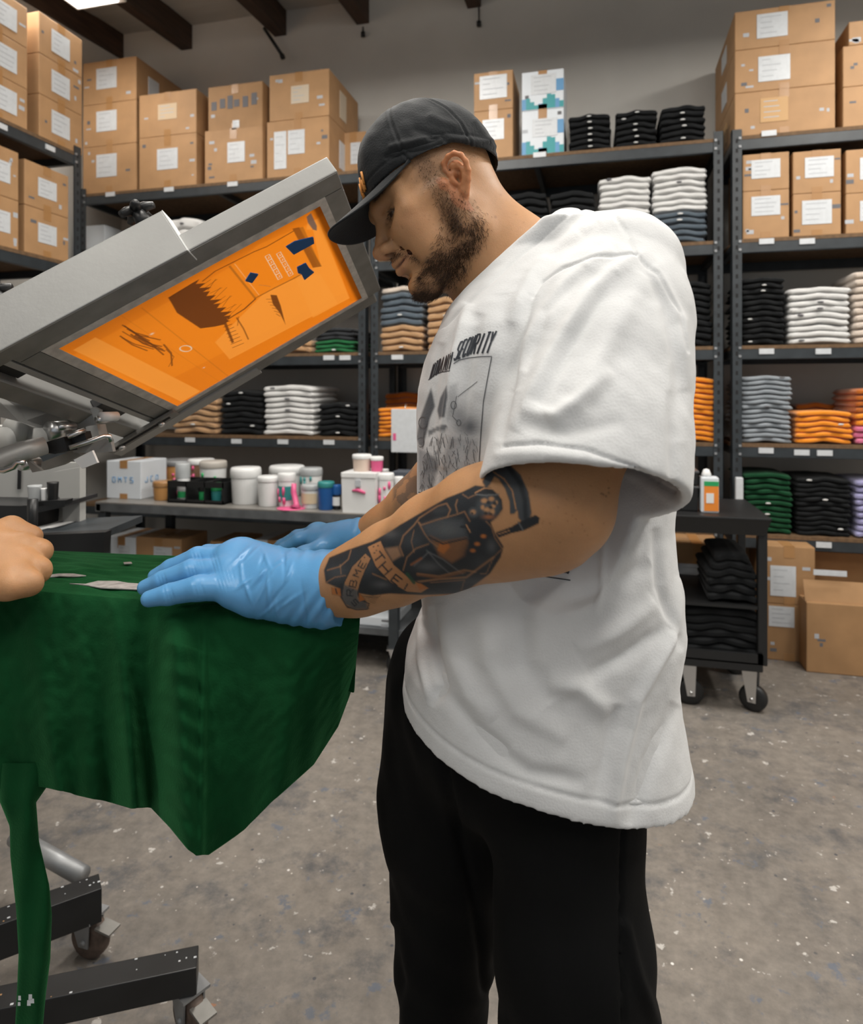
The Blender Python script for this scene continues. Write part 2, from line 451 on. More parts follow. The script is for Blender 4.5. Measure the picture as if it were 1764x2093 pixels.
# rack 2 top: two kraft, two white and teal
row_stack(968, 1049, [225, 146], 308, T, .32, labels=['lower small box beside the white and teal cartons', 'upper small box with large white label beside the white and teal cartons'], lab=[(.0, .1, .55, .42), (.0, .1, .7, .6)])
TEAL = mat('teal_print', (.03, .27, .29), .5); BLUEP = mat('blue_print', (.10, .27, .48), .5)
WCARD = mat('white_carton', (.62, .66, .70), .5, noise_scale=8, noise_amt=.04)
def teal(t, w, d, h):
    a = MB(); r = random.Random(int(h * 1e5))
    for k in range(10):
        q = -.5 + k / 10
        a.box(q * w, (q + .1) * w, -.0012, .0008, .001 + h * .02, h * (.2 + .12 * math.sin(k * 1.1 + 1) + .012 * k), TEAL if k % 4 else BLUEP)
    a.build('printed_band', t)
    a = MB(); a.box(w * .32, w * .5, -.0014, .0006, h * .45, h * .75, BLUEP); a.build('printed_patch', t)
row_stack(1066, 1153, [224, 144], 304, T, .32, labels=['lower white carton with teal print on the rack top', 'upper white carton with blue and teal print on the rack top'], m=WCARD, deco=teal, lab=[(.05, .1, .6, .4), (.02, .15, .6, .5)])
# rack 3 top: three wide cartons and the cut-off stack
YT = YF + .01
row_stack(1501, 1708, [181, 92, 12], 270, T, .62, Y=YT, labels=['lowest wide carton of the tallest rack-top stack, label torn off', 'middle wide carton of the tallest rack-top stack', 'topmost wide carton with glare on its label'],
          lab=[(-.1, .05, .28, .55), (-.1, .0, .32, .58), (-.12, .05, .31, .62)], sheet=[mat('torn_label2', (.50, .30, .13), .6), PAPER, PAPER], side_lab=[(.5, .5, .25, .5, -1)] * 3, marks=[4, 4, 3])
row_stack(1722, 1880, [171, 86], 255, T, .5, Y=YT, labels=['lowest box of the cut-off stack beside the wide cartons', 'second box of the cut-off stack beside the wide cartons'], marks=3)
row_stack(1734, 1880, [36], 84, onY(1800, 86, YT).z, .4, Y=YT, labels=['topmost small box of the cut-off stack beside the wide cartons'])
# rack 3, second shelf from the top: six cartons
S = LV[3]
row_stack(1517, 1614, [389, 313], 483, S, .4, labels=['lower box of the pair beside the perforated post under the wide cartons', 'upper box of the pair beside the perforated post under the wide cartons'], lab=[(0, .18, .62, .40), (0, .08, .62, .50)], marks=4)
row_stack(1620, 1720, [394, 307], 480, S, .4, labels=['lower box of the middle pair under the wide cartons', 'upper box of the middle pair under the wide cartons'], lab=[(0, .05, .62, .56), (.05, .1, .6, .48)], marks=3)
row_stack(1728, 1830, [393, 303], 478, S, .4, labels=['lower box of the pair nearest the room side under the wide cartons', 'upper box of the pair nearest the room side under the wide cartons'], marks=3)
# floor cartons under rack 3
fl = row_stack(1560, 1667, [1236, 1117], 1340, 0, .45, Y=3.62, labels=['floor box with high white label under the other, behind the utility cart', 'upper floor box with large white label behind the utility cart'],
          lab=[(-.15, .28, .5, .36), (-.12, -.1, .5, .52)], m=CARD2)
carton('brown box standing behind the cart post under the lowest shelf', onY(1500, 1200, 3.95).x, 3.95, 0, .3, .3, .53, m=CARD2, lab=None)
t = carton('open floor box with folded flaps nearest the room side', onY(1728, 1300, 3.52).x + .06, 3.50, 0, .46, .42, .33, m=CARD2, lab=None, marks=5, mtape=None)
a = MB()
a.box(-.23, .23, .0, .006, .0, .10, CARD2, M=Matrix.Translation((0, .02, .33)) @ Matrix.Rotation(math.radians(-22), 4, 'X'))
a.build('flap', t)
MB().box(-.23, .23, .0, .006, .0, .16, CARD2, M=Matrix.Translation((0, .40, .33)) @ Matrix.Rotation(math.radians(5), 4, 'X')).build('flap', t)
MB().box(-.20, -.06, -.001, .004, .46, .485, PAPER).build('paper_strip', t)

# side rack cartons: front faces on X = XL facing +X (root turned 90 degrees)
def side_stack(p0, p1, tops, z, labels, d=.4, X=XL - .01, **kw):
    zz = z
    for i, ty in enumerate(tops):
        A = onX(p0, 300, X); B = onX(p1, 300, X)
        h = onX((p0 + p1) / 2, ty, X).z - zz
        kk = {k: (v[i] if isinstance(v, list) else v) for k, v in kw.items()}
        carton(labels[i], X, (A.y + B.y) / 2, zz, B.y - A.y, d, h, rot=math.pi / 2, **kk)
        zz += h
side_stack(80, 168, [214, 134, 52], LV4[4], ['lowest box of the corner stack on top of the side rack', 'middle box of the corner stack on top of the side rack', 'topmost box of the corner stack on top of the side rack'], lab=(-.02, .0, .42, .55))
side_stack(-70, 56, [150, 62, -25], LV4[4], ['lowest box of the nearer stack on top of the side rack', 'middle box of the nearer stack on top of the side rack', 'topmost box of the nearer stack on top of the side rack'], lab=(.12, .0, .38, .55))
side_stack(50, 140, [432, 342], LV4[3], ['lower box of the farther pair on the second shelf of the side rack', 'upper box of the farther pair on the second shelf of the side rack'], lab=(.0, .0, .42, .42))
side_stack(-60, 38, [395, 292], LV4[3], ['lower box of the nearer pair on the second shelf of the side rack', 'upper box of the nearer pair on the second shelf of the side rack'], lab=(.1, .0, .42, .42))
# ================================================================== folded shirts
CLOTH = {}
def cloth(name, c, sh=.3):
    CLOTH[name] = mat('cotton_' + name, c, .9, noise_scale=30, noise_amt=.06, bump=.12, bump_scale=260, spec=.15, sheen=sh)
cloth('black', (.010, .011, .012), .05); cloth('charcoal', (.035, .038, .042), .1); cloth('white', (.66, .66, .65)); cloth('grey', (.27, .30, .33)); cloth('slate', (.085, .11, .135))
cloth('tan', (.43, .26, .135)); cloth('orange', (.80, .27, .02)); cloth('rust', (.45, .12, .015)); cloth('green', (.008, .055, .022), .05); cloth('bright_green', (.02, .14, .05), .1)
cloth('cream', (.58, .50, .43)); cloth('lavender', (.30, .29, .48)); cloth('pink', (.62, .16, .28))
def shirt_proto(v):
    """unit folded shirt: 1 wide, 1 deep, 1 high, front edge at y=0: a rounded roll of layers with a collar peak"""
    r = random.Random(v); nu, nv = 34, 26
    prof = []                                  # closed profile in (y, z), rounded front
    for k in range(nv):
        a = k / nv * 2 * math.pi
        ca, sa = math.cos(a), math.sin(a)
        y = .5 - .5 * math.copysign(abs(ca) ** .35, ca); z = .5 + .5 * math.copysign(abs(sa) ** .75, sa)
        if y < .3 and .3 < z < .7: y += .022 * math.cos((z - .5) * math.pi / .4)      # crease between the folded halves
        prof.append((y, z))
    P = np.zeros((nu, nv, 3)); ph = r.uniform(0, 6); pk = r.uniform(.12, .30)
    for i in range(nu):
        x = i / (nu - 1) * 2 - 1
        e = max(0, abs(x) - .92) / .08; sq = math.sqrt(max(0, 1 - e * e * .93))
        for j, (y, z) in enumerate(prof):
            zz = .5 + (z - .5) * sq
            lift = pk * max(0, 1 - abs(x) * 1.2) ** 1.4 * (1 - .8 * y) + .06 * math.sin(x * 5 + ph) * (1 - y) - .12 * abs(x) ** 3
            yy = y + .018 * math.sin(x * 7 + ph * 2) * (1 - y) + .03 * (1 - sq)
            P[i, j] = (x * .5 * (1 + .012 * math.sin(z * 5 + ph)), yy, zz + lift)
    return P
PROTO = [shirt_proto(k) for k in range(5)]
TAGM = mat('size_sticker', (.62, .63, .62), .4)
def shirt_mesh(v, colname):
    key = 'folded_tshirt_%s_%d' % (colname, v)
    if key in bpy.data.meshes: return bpy.data.meshes[key]
    P = PROTO[v]; nu, nv = P.shape[:2]
    V = P.reshape(-1, 3); F = []
    for i in range(nu - 1):
        for j in range(nv):
            F.append([i * nv + j, (i + 1) * nv + j, (i + 1) * nv + (j + 1) % nv, i * nv + (j + 1) % nv])
    me = bpy.data.meshes.new(key)
    me.from_pydata(V.tolist(), [], F + [list(range(nv)), list(range((nu - 1) * nv, nu * nv))[::-1]])
    me.polygons.foreach_set('use_smooth', [True] * len(me.polygons)); me.materials.append(CLOTH[colname])
    return me
def tag_mesh(dark):
    key = 'sticker_%d' % dark
    if key in bpy.data.meshes: return bpy.data.meshes[key]
    a = MB(); a.lathe([(.0, 0), (.055, 0), (.055, .02), (0, .021)], INK if dark else TAGM, 10)
    me = a.mesh(key); return me
ORD = ['topmost', 'second', 'third', 'fourth', 'fifth', 'sixth', 'seventh', 'eighth', 'ninth', 'tenth', 'eleventh', 'twelfth', 'thirteenth', 'fourteenth', 'fifteenth']
NSHIRT = [0]
def pile(x0, x1, ytop, spec, z, where, Y=YF + .02, depth=.36, stick=.3, px_mid=None):
    """spec: list of (colour, count) from the top down; the pile top is at pixel row ytop"""
    xm = (x0 + x1) / 2
    A = onY(x0, 800, Y); B = onY(x1, 800, Y); zt = onY(xm, ytop, Y).z
    n = sum(c for _, c in spec); h = (zt - z) / (n + .35); w = B.x - A.x
    cols = [c for c, k in spec for _ in range(k)]
    r = random.Random(int(x0 * 7 + ytop))
    grp = 'folded t-shirts in the pile ' + where
    for i in range(n - 1, -1, -1):        # i = 0 is the top
        k = n - 1 - i
        colname = cols[i]; v = r.randrange(5)
        o = link('folded_tshirt', shirt_mesh(v, colname))
        ww = w * r.uniform(.95, 1.02)
        sx = r.choice((-1, 1))
        o.scale = (ww, depth * r.uniform(.95, 1.03), h * 1.12)
        o.rotation_euler = (0, 0, math.radians(r.uniform(-1.6, 1.6)))
        o.location = ((A.x + B.x) / 2 + r.uniform(-.004, .004), Y + r.uniform(0, .006), z + k * h + .0005)
        cn = colname.replace('_', ' ')
        tag(o, 'folded %s t-shirt, %s from the top, %s' % (cn, ORD[i], where) if i else 'folded %s t-shirt, topmost, %s' % (cn, where), 't-shirt', grp)
        if r.random() < stick:
            s = link('size_sticker', tag_mesh(0 if colname in ('black', 'green', 'orange', 'rust', 'slate', 'charcoal', 'bright_green', 'tan') else 1), o)
            s.rotation_euler = (math.radians(90), 0, 0)
            s.location = (r.choice((-.3, -.02, 0, 0, .02, .3)), -.008, .62)
            s.scale = (1.0, 1.0 * .35 * w / h * .9, .4)
        NSHIRT[0] += 1
Bk = 'black'
pile(1162, 1249, 229, [(Bk, 6)], LV[4], 'black rack-top pile beside the teal cartons', stick=.75)
pile(1257, 1343, 221, [(Bk, 6)], LV[4], 'middle one of three black rack-top piles', stick=.75)
pile(1350, 1443, 210, [(Bk, 6)], LV[4], 'black rack-top pile nearest the wide cartons', stick=.75)
pile(1036, 1118, 388, [(Bk, 8)], LV[3], 'black pile close behind the man\'s neck')
pile(1124, 1216, 386, [(Bk, 4), ('white', 4)], LV[3], 'black over white pile above the shoulder')
pile(1223, 1330, 356, [('white', 6), ('grey', 5)], LV[3], 'shorter white over grey pile on the second shelf', depth=.4)
pile(1334, 1447, 338, [('white', 7), ('slate', 5)], LV[3], 'taller white over slate pile beside the post', depth=.4)
pile(776, 864, 582, [('cream', 1), ('slate', 5), ('tan', 4)], LV[2], 'slate over tan pile below the chin')
pile(872, 948, 604, [('tan', 7)], LV[2], 'tan pile behind the shirt collar')
pile(1376, 1457, 573, [(Bk, 10)], LV[2], 'black pile beside the sleeve on the middle shelf')
pile(640, 722, 668, [('charcoal', 3), ('bright_green', 3)], LV[2], 'charcoal over green pile under the screen')
pile(575, 634, 690, [('tan', 2)], LV[2], 'low tan pile half behind the screen frame')
pile(350, 443, 812, [('tan', 6)], LV[1], 'tan pile behind the lower screen rail')
pile(449, 533, 796, [(Bk, 8)], LV[1], 'black pile between the tan and white piles')
pile(537, 640, 786, [('white', 9)], LV[1], 'white pile above the white tubs', depth=.4)
pile(648, 729, 822, [(Bk, 6)], LV[1], 'black pile between white pile and posts')
pile(770, 858, 832, [('orange', 7)], LV[1], 'orange pile behind the hanging white pouch')
pile(785, 870, 800, [('rust', 7)], LV[1], 'rust pile standing behind the orange pile', Y=YF + .40, depth=.18, stick=0)
pile(1370, 1463, 770, [('orange', 12)], LV[1], 'tall orange pile beside the sleeve', stick=.1)
pile(1514, 1605, 564, [(Bk, 12)], LV[2], 'tall black pile beside the wide white pile', depth=.4)
pile(1611, 1741, 583, [('white', 9)], LV[2], 'wide white pile on the far rack middle shelf', depth=.44)
pile(1746, 1850, 548, [('cream', 10)], LV[2], 'cream pile beside the wide white pile')
pile(1514, 1620, 766, [('grey', 14)], LV[1], 'tall grey pile beside the far rack post', depth=.4, stick=.2)
pile(1627, 1744, 838, [('orange', 6)], LV[1], 'low orange pile beside the tall grey pile', depth=.34)
pile(1630, 1712, 822, [('rust', 6)], LV[1], 'rust pile behind the low orange pile', Y=YF + .38, depth=.2, stick=0)
pile(1750, 1850, 790, [('rust', 4), ('orange', 2), ('pink', 3)], LV[1], 'mixed rust and pink pile')
pile(1519, 1620, 966, [('green', 11)], LV[0], 'dark green pile on the lowest far shelf', depth=.4)
pile(1630, 1742, 976, [(Bk, 12)], LV[0], 'black pile beside the dark green pile', depth=.4, stick=.35)
pile(1752, 1850, 980, [('lavender', 9)], LV[0], 'lavender pile on the lowest far shelf', stick=.5)
pile(1400, 1456, 1062, [('orange', 2)], LV[0], 'small orange pile seen under the cart top')
# loose things on the side rack's third shelf and behind the screen
pile(330, 412, 440, [('white', 4)], LV[3], 'white pile over the notched press arm')
CLR = mat('milky_plastic', (.42, .44, .45), .25, noise_scale=10, noise_amt=.1)
q = onX(18, 545, XL + .02)
a = MB()
for k in range(3):
    a.tube([(-.10 + .06 * k, -.1 + .03 * k, .05 + .02 * k), (0.02 + .05 * k, .05, .085 + .01 * k), (.09 + .02 * k, .12, .04)], [.03, .045, .02], CLR, 12)
o = a.build('crumpled_bag'); o.location = (XL - .16, q.y, LV4[2]); tag(o, 'crumpled milky plastic bag on the third shelf of the side rack', 'bag')
pile_none = None
# white box-like thing at the side rack end, behind the pair of boxes
carton('pale carton glimpsed behind the side rack boxes near the corner', -3.42, 3.88, LV[3], .26, .3, .36, m=WCARD, lab=None, mtape=None)
# ================================================================== ink bench with casters
BT = .745; BY0, BY1 = 2.98, 3.60
bx0 = onY(195, 1040, BY0).x; bx1 = -.35
t = thing('work_bench', 'grey steel work bench on casters holding ink tubs', 'bench', (bx0, BY0, 0))
bw = bx1 - bx0
BTOP = mat('worn_bench_top', (.20, .19, .175), .35, noise_scale=7, noise_amt=.2)
MB().box(0, bw, 0, BY1 - BY0, BT - .006, BT, BTOP).build('bench_top', t)
BSTEEL = mat('bench_steel', (.11, .118, .125), .4, metal=.3, noise_scale=10, noise_amt=.3)
MB().box(0, bw, 0, .03, BT - .05, BT - .007, BSTEEL, bev=.003).box(0, bw, BY1 - BY0 - .03, BY1 - BY0, BT - .05, BT - .007, GALV).box(0, .03, 0, BY1 - BY0, BT - .05, BT - .007, GALV).box(bw - .03, bw, 0, BY1 - BY0, BT - .05, BT - .007, GALV).build('apron', t)
MB().box(.02, bw - .02, .03, BY1 - BY0 - .03, .17, .20, BSTEEL).build('lower_shelf', t)
def caster(t, x, y, r=.05, rot=0.0, top=.14, wm=BLACKP, hm=CHROME, name='caster'):
    M = Matrix.Translation((x, y, 0)) @ Matrix.Rotation(rot, 4, 'Z')
    c = MB(); w = r * .34
    c.box(-.035, .035, -.03, .03, top - .006, top, hm, M=M)
    for s in (-1, 1):
        c.add([(-r * .55, s * (w + .004), top - .006), (r * .55, s * (w + .004), top - .006), (r * .28 + .01, s * (w + .004), r * .75), (-r * .28 + .01, s * (w + .004), r * .75),
               (-r * .55, s * (w + .008), top - .006), (r * .55, s * (w + .008), top - .006), (r * .28 + .01, s * (w + .008), r * .75), (-r * .28 + .01, s * (w + .008), r * .75)],
              [[0, 1, 2, 3], [7, 6, 5, 4], [0, 4, 5, 1], [1, 5, 6, 2], [2, 6, 7, 3], [3, 7, 4, 0]], hm, False, M)
    c.tube([M @ Vector((.01, -w - .012, r)), M @ Vector((.01, w + .012, r))], r * .14, hm, 10)
    o = c.build(name, t)
    wh = MB(); Mw = M @ Matrix.Translation((.01, 0, r)) @ Matrix.Rotation(math.pi / 2, 4, 'X')
    wh.lathe([(r * .4, -w), (r * .86, -w), (r * .99, -w * .6), (r, 0), (r * .99, w * .6), (r * .86, w), (r * .4, w)], wm, 28, Mw)
    wh.lathe([(r * .42, -w * .9), (r * .42, w * .9)], hm, 16, Mw)
    wh.build('wheel', o)
    return o
lx1 = onY(802, 1200, BY0).x - bx0
for (x, y) in ((.03, .03), (.03, BY1 - BY0 - .03), (lx1, .03), (lx1, BY1 - BY0 - .03)):
    MB().box(x - .022, x + .022, y - .022, y + .022, .12, BT - .05, STEEL, bev=.002).build('leg', t)
    caster(t, x, y, .048, random.uniform(-.9, .9), top=.12)
MB().box(bw - .05, bw - .01, .02, .06, 0, BT - .05, STEEL).build('leg', t)

def tub(label, px0, px1, py0, py1, Y, lidh=.18, m=WHITEP, lidm=None, z=BT, labm=None, handle=False, cat='tub', name='ink_tub', taper=.93, group=None, drips=None):
    A = onY(px0, py1, Y); B = onY(px1, py1, Y); zt = onY((px0 + px1) / 2, py0, Y).z
    r = (B.x - A.x) / 2; h = zt - z
    t = thing(name, label, cat, ((A.x + B.x) / 2, Y + r, z), group)
    a = MB(); hb = h * (1 - lidh)
    a.lathe([(r * taper * .9, 0), (r * taper * .93, .004), (r * .955, hb - .004), (r * .955, hb)], m, 28); a.build('body', t)
    a = MB(); a.lathe([(r * .97, hb - .012), (r, hb - .008), (r, hb + h * lidh * .55), (r * .97, h * .97), (r * .9, h), (r * .2, h)], lidm or m, 28); a.build('lid', t)
    if labm:
        a = MB(); n = 14
        vs = []; 
        for k in range(n + 1):
            an = math.radians(-150 + 120 * k / n)
            for zz in (hb * .25, hb * .75): vs.append((math.cos(an) * (r * .955 + .0015), math.sin(an) * (r * .955 + .0015), zz))
        a.add(vs, [[2 * k, 2 * k + 2, 2 * k + 3, 2 * k + 1] for k in range(n)], labm, True); a.build('label_wrap', t)
    if handle:
        a = MB(); a.tube([(r * 1.0 * math.cos(q), -r * .4 * math.sin(q) - .002, hb * .98 - .0 * math.sin(q) + r * .35 * math.sin(q)) for q in np.linspace(0, math.pi, 12)], .0022, GALV, 6); a.build('handle', t)
    if drips:
        a = MB(); rr = random.Random(int(px0))
        for k in range(5):
            an = math.radians(-90 + rr.uniform(-45, 45)); zz = rr.uniform(.2, .95) * hb; l = rr.uniform(.015, .05)
            c = Vector((math.cos(an) * r * .955, math.sin(an) * r * .955, zz)); a.tube([c, c + Vector((0, 0, -l * .5)), c + Vector((0, 0, -l))], [.006, .008, .004], drips, 8)
        a.build('ink_drip', t)
    return t
PINK = mat('pink_ink', (.65, .10, .24), .35); GRNI = mat('green_ink', (.02, .32, .10), .35); BLUET = mat('blue_plastic', (.012, .09, .30), .35); TEALI = mat('teal_ink', (.03, .22, .22), .4)
AMBER = mat('kraft_print', (.50, .25, .08), .5)
# white square carton with blue lettering
A = onY(218, 1035, 3.1); B = onY(288, 1035, 3.1)
LET = {'O': [(-1, -1, 1, -1), (1, -1, 1, 1), (1, 1, -1, 1), (-1, 1, -1, -1)], 'M': [(-1, -1, -1, 1), (-1, 1, 0, 0), (0, 0, 1, 1), (1, 1, 1, -1)], 'T': [(-1, 1, 1, 1), (0, 1, 0, -1)], 'S': [(1, 1, -1, 1), (-1, 1, -1, 0), (-1, 0, 1, 0), (1, 0, 1, -1), (1, -1, -1, -1)],
       'J': [(1, 1, 1, -1), (1, -1, -1, -1), (-1, -1, -1, -.3)], 'C': [(1, 1, -1, 1), (-1, 1, -1, -1), (-1, -1, 1, -1)]}
def blue_letters(t, w, d, h):
    for side, word in ((0, 'OMTS'), (1, 'JCO')):
        for k, ch in enumerate(word):
            if side == 0: M = Matrix.Translation(((-.28 + .17 * k) * w, -.0008, h * .5))
            else: M = Matrix.Translation((w / 2 + .0008, (.2 + .2 * k) * d, h * .5)) @ Matrix.Rotation(math.pi / 2, 4, 'Z')
            a = MB()
            for (x0, y0, x1, y1) in LET[ch]: a.tube([M @ Vector((x0 * .009, 0, y0 * .014)), M @ Vector((x1 * .009, 0, y1 * .014))], .0022, BLUEP, 6)
            a.build('letter', t)
carton('square white carton with blue lettering at the end of the ink bench', (A.x + B.x) / 2, 3.1, BT, B.x - A.x, .22, onY(253, 942, 3.1).z - BT, m=WCARD, lab=None, marks=0, deco=blue_letters)
tub('kraft printed pail with pink splash behind the white carton', 312, 378, 942, 1030, 3.36, .12, AMBER, GALV, drips=PINK)
tub('dark paint tin with pink smears beside the kraft pail', 372, 420, 940, 1020, 3.38, .1, mat('brown_tin', (.2, .12, .07), .5), WHITEP, drips=PINK, name='paint_tin', cat='tin')
tub('pale pail smeared with green ink on the back of the bench', 395, 445, 944, 1020, 3.22, .14, WHITEP, mat('dusty_lid', (.45, .42, .38), .5), drips=GRNI)
tub('small brown jar between the white carton and black crate', 302, 340, 985, 1034, 3.08, .2, AMBER, TAPE, name='ink_jar', cat='jar')
tub('white bottle with stacked caps standing in front of the pails', 352, 378, 948, 1040, 3.12, .35, WHITEP, CLR, name='squeeze_bottle', cat='bottle', drips=PINK)
# black open crate with bottles
A = onY(342, 1042, 3.05); B = onY(456, 1042, 3.05)
t = thing('black_crate', 'black plastic crate holding bright green bottles on the bench', 'crate', (A.x, 3.05, BT))
w = B.x - A.x; a = MB()
a.box(0, w, 0, .18, 0, .008, BLACKP)
for y in (0, .174): a.box(0, w, y, y + .006, .085, .115, BLACKP); a.box(0, w, y, y + .006, .0, .02, BLACKP)
for x in (0, w * .33, w * .66, w - .006): a.box(x, x + .006, 0, .18, 0, .113, BLACKP)
a.build('shell', t)
tub('white spray can with a green band in the black crate', 356, 384, 990, 1038, 3.075, .25, WHITEP, z=BT + .008, labm=GRNI, name='spray_can', cat='can')
tub('green bottle in the black crate beside the spray can', 402, 418, 990, 1038, 3.08, .3, GRNI, BLACKP, z=BT + .008, name='ink_bottle', cat='bottle', group='green bottles in the crate')
tub('teal and green bottle in the end cell of the black crate', 426, 446, 988, 1038, 3.08, .3, TEALI, GRNI, z=BT + .008, name='ink_bottle', cat='bottle', group='green bottles in the crate')
tub('tall white ink tub with ridged lid beside the black crate', 458, 515, 958, 1043, 3.06, .22, WHITEP, labm=None, handle=False)
tub('shorter plain white ink tub beside the ridged-lid tub', 517, 559, 975, 1043, 3.04, .12, WHITEP)
tub('white tub with blue and pink stripes behind the pink drip', 561, 595, 968, 1040, 3.06, .18, WHITEP, labm=TEALI, drips=PINK)
tub('wide white pail with wire handle at the back of the bench', 536, 604, 955, 1010, 3.36, .2, WHITEP, handle=True)
tub('clear topped white pail with teal ink at the back', 604, 648, 958, 1010, 3.38, .2, WHITEP, CLR, drips=TEALI)
tub('cream labelled tub standing between pink drip and blue tub', 609, 646, 992, 1048, 3.04, .14, WHITEP, CLR, labm=mat('cream_label', (.6, .48, .33), .5))
tub('dark blue ink tub with teal lid', 643, 676, 986, 1048, 3.02, .12, BLUET, TEALI)
MB_ = MB(); q = onY(600, 1052, 3.03); p = onY(601, 988, 3.05)
MB_.tube([p, onY(600, 1005, 3.045), onY(606, 1030, 3.035), Vector((q.x + .01, 3.03, BT + .006))], [.012, .014, .013, .03], PINK, 12)
MB_.lathe([(0, 0), (.075, 0.0), (.07, .004), (0, .006)], PINK, 20, Matrix.Translation((q.x - .02, 3.05, BT)))
tag(MB_.build('ink_spill'), 'bright pink ink strand and puddle spilled on the bench', 'ink')
tub('slim dark blue canister beside the square white bin', 676, 694, 992, 1046, 3.05, .3, BLACKP, BLUET, labm=WHITEP, name='canister', cat='can')
# square white bin with pail stack
def bin_(label, px0, px1, py0, py1, Y, d, z=BT, drips=PINK):
    A = onY(px0, py1, Y); B = onY(px1, py1, Y); h = onY((px0 + px1) / 2, py0, Y).z - z; w = B.x - A.x
    t = thing('plastic_bin', label, 'bin', ((A.x + B.x) / 2, Y, z))
    a = MB()
    k = .93
    vs = [(-w / 2 * k, .0 + .006, 0), (w / 2 * k, .006, 0), (w / 2 * k, d - .006, 0), (-w / 2 * k, d - .006, 0), (-w / 2 * .98, 0, h * .88), (w / 2 * .98, 0, h * .88), (w / 2 * .98, d, h * .88), (-w / 2 * .98, d, h * .88)]
    a.add(vs, [[3, 2, 1, 0], [0, 1, 5, 4], [1, 2, 6, 5], [2, 3, 7, 6], [3, 0, 4, 7], [4, 5, 6, 7]], WHITEP); a.build('body', t)
    MB().box(-w / 2, w / 2, -.004, d + .004, h * .86, h, WHITEP, bev=.005).build('lid', t)
    a = MB(); a.box(-.012, .012, -.012, 0, h * .66, h * .82, INKF); a.build('latch', t)
    a = MB(); a.tube([(-.03, -.001, h * .55), (.0, -.003, h * .57), (.035, -.001, h * .5)], [.004, .01, .006], drips, 8); a.build('ink_smear', t)
    return t
bin_('square white bin with pink smear under the small pail', 697, 768, 966, 1056, 3.0, .2)
tub('white tub with peach label beside the square white bin', 768, 800, 968, 1050, 3.03, .12, WHITEP, drips=PINK)
zb = onY(732, 966, 3.0).z
tub('small pail half pink ink on top of the square white bin', 714, 752, 930, 964, 3.03, .12, mat('peach_plastic', (.62, .5, .42), .4), WHITEP, z=zb)
tub('pink ink cup on top of the square white bin', 753, 779, 934, 964, 3.05, .1, PINK, WHITEP, z=zb, name='ink_cup', cat='cup')
tub('white bottle beside the peach labelled tub', 802, 822, 975, 1050, 3.1, .2, WHITEP, drips=PINK, name='ink_bottle', cat='bottle')
tub('bottle with dark label next to the man\'s forearm', 824, 850, 985, 1045, 3.2, .2, CLR, TEALI, name='ink_bottle', cat='bottle')
# hanging pouch on the rack post
A = onY(800, 930, 3.70); B = onY(855, 930, 3.70); zt = onY(828, 836, 3.7).z; zb = onY(828, 925, 3.7).z
t = thing('hanging_pouch', 'white document pouch hanging from the shelf before the orange pile', 'pouch', ((A.x + B.x) / 2, 3.70, zb))
w = B.x - A.x
MB().box(-w / 2, w / 2, -.006, .012, 0, zt - zb, PAPER, bev=.004).build('sheet', t)
MB().box(-w / 2 + .012, -w / 2 + .03, -.008, -.006, .07, .11, PINK).build('logo_mark', t)
MB().tube([(0, 0, zt - zb - .01), (0, .02, zt - zb + .03), (0, .045, zt - zb + .02)], .003, CHROME, 6).build('hook', t)
A = onY(795, 1020, 3.68)
carton('dark rag bin behind the bottles at the bench end', onY(828, 1000, 3.5).x, 3.45, BT, .12, .12, .15, m=mat('dark_bin', (.07, .08, .1), .5), lab=None, mtape=None, marks=0, name='rag_bin')
# under the bench
for i, (p0, p1, y0, lb, mm) in enumerate([(232, 290, 1098, 'white wrapped bundle on the lower shelf under the bench', WCARD), (290, 382, 1100, 'low open brown box under the bench beside the bundle', CARD), (530, 600, 1105, 'white tray under the bench behind the gloved hand', WCARD), (440, 500, 1108, 'brown parcel under the bench behind the glove', CARD)]):
    A = onY(p0, 1120, 3.25); B = onY(p1, 1120, 3.25)
    carton(lb, (A.x + B.x) / 2, 3.2, .20, B.x - A.x, .25, max(.08, onY((p0 + p1) / 2, y0, 3.2).z - .2), m=mm, lab=(.1, .2, .4, .3), marks=3)
for i, (px, c, lb) in enumerate([(745, WHITEP, 'white jug lying on the lower bench shelf below the forearm'), (778, CLR, 'milky jar on the lower bench shelf beside the leg')]):
    A = onY(px - 18, 1300, 3.1)
    tub(lb, px - 17, px + 17, 1262, 1300, 3.1, .2, c, z=.20, name='jar', cat='jar')
carton('flat white carton on the floor shelf below the green drape edge', onY(750, 1300, 3.05).x, 3.04, .2, .28, .3, .045, m=WCARD, lab=None, mtape=None)

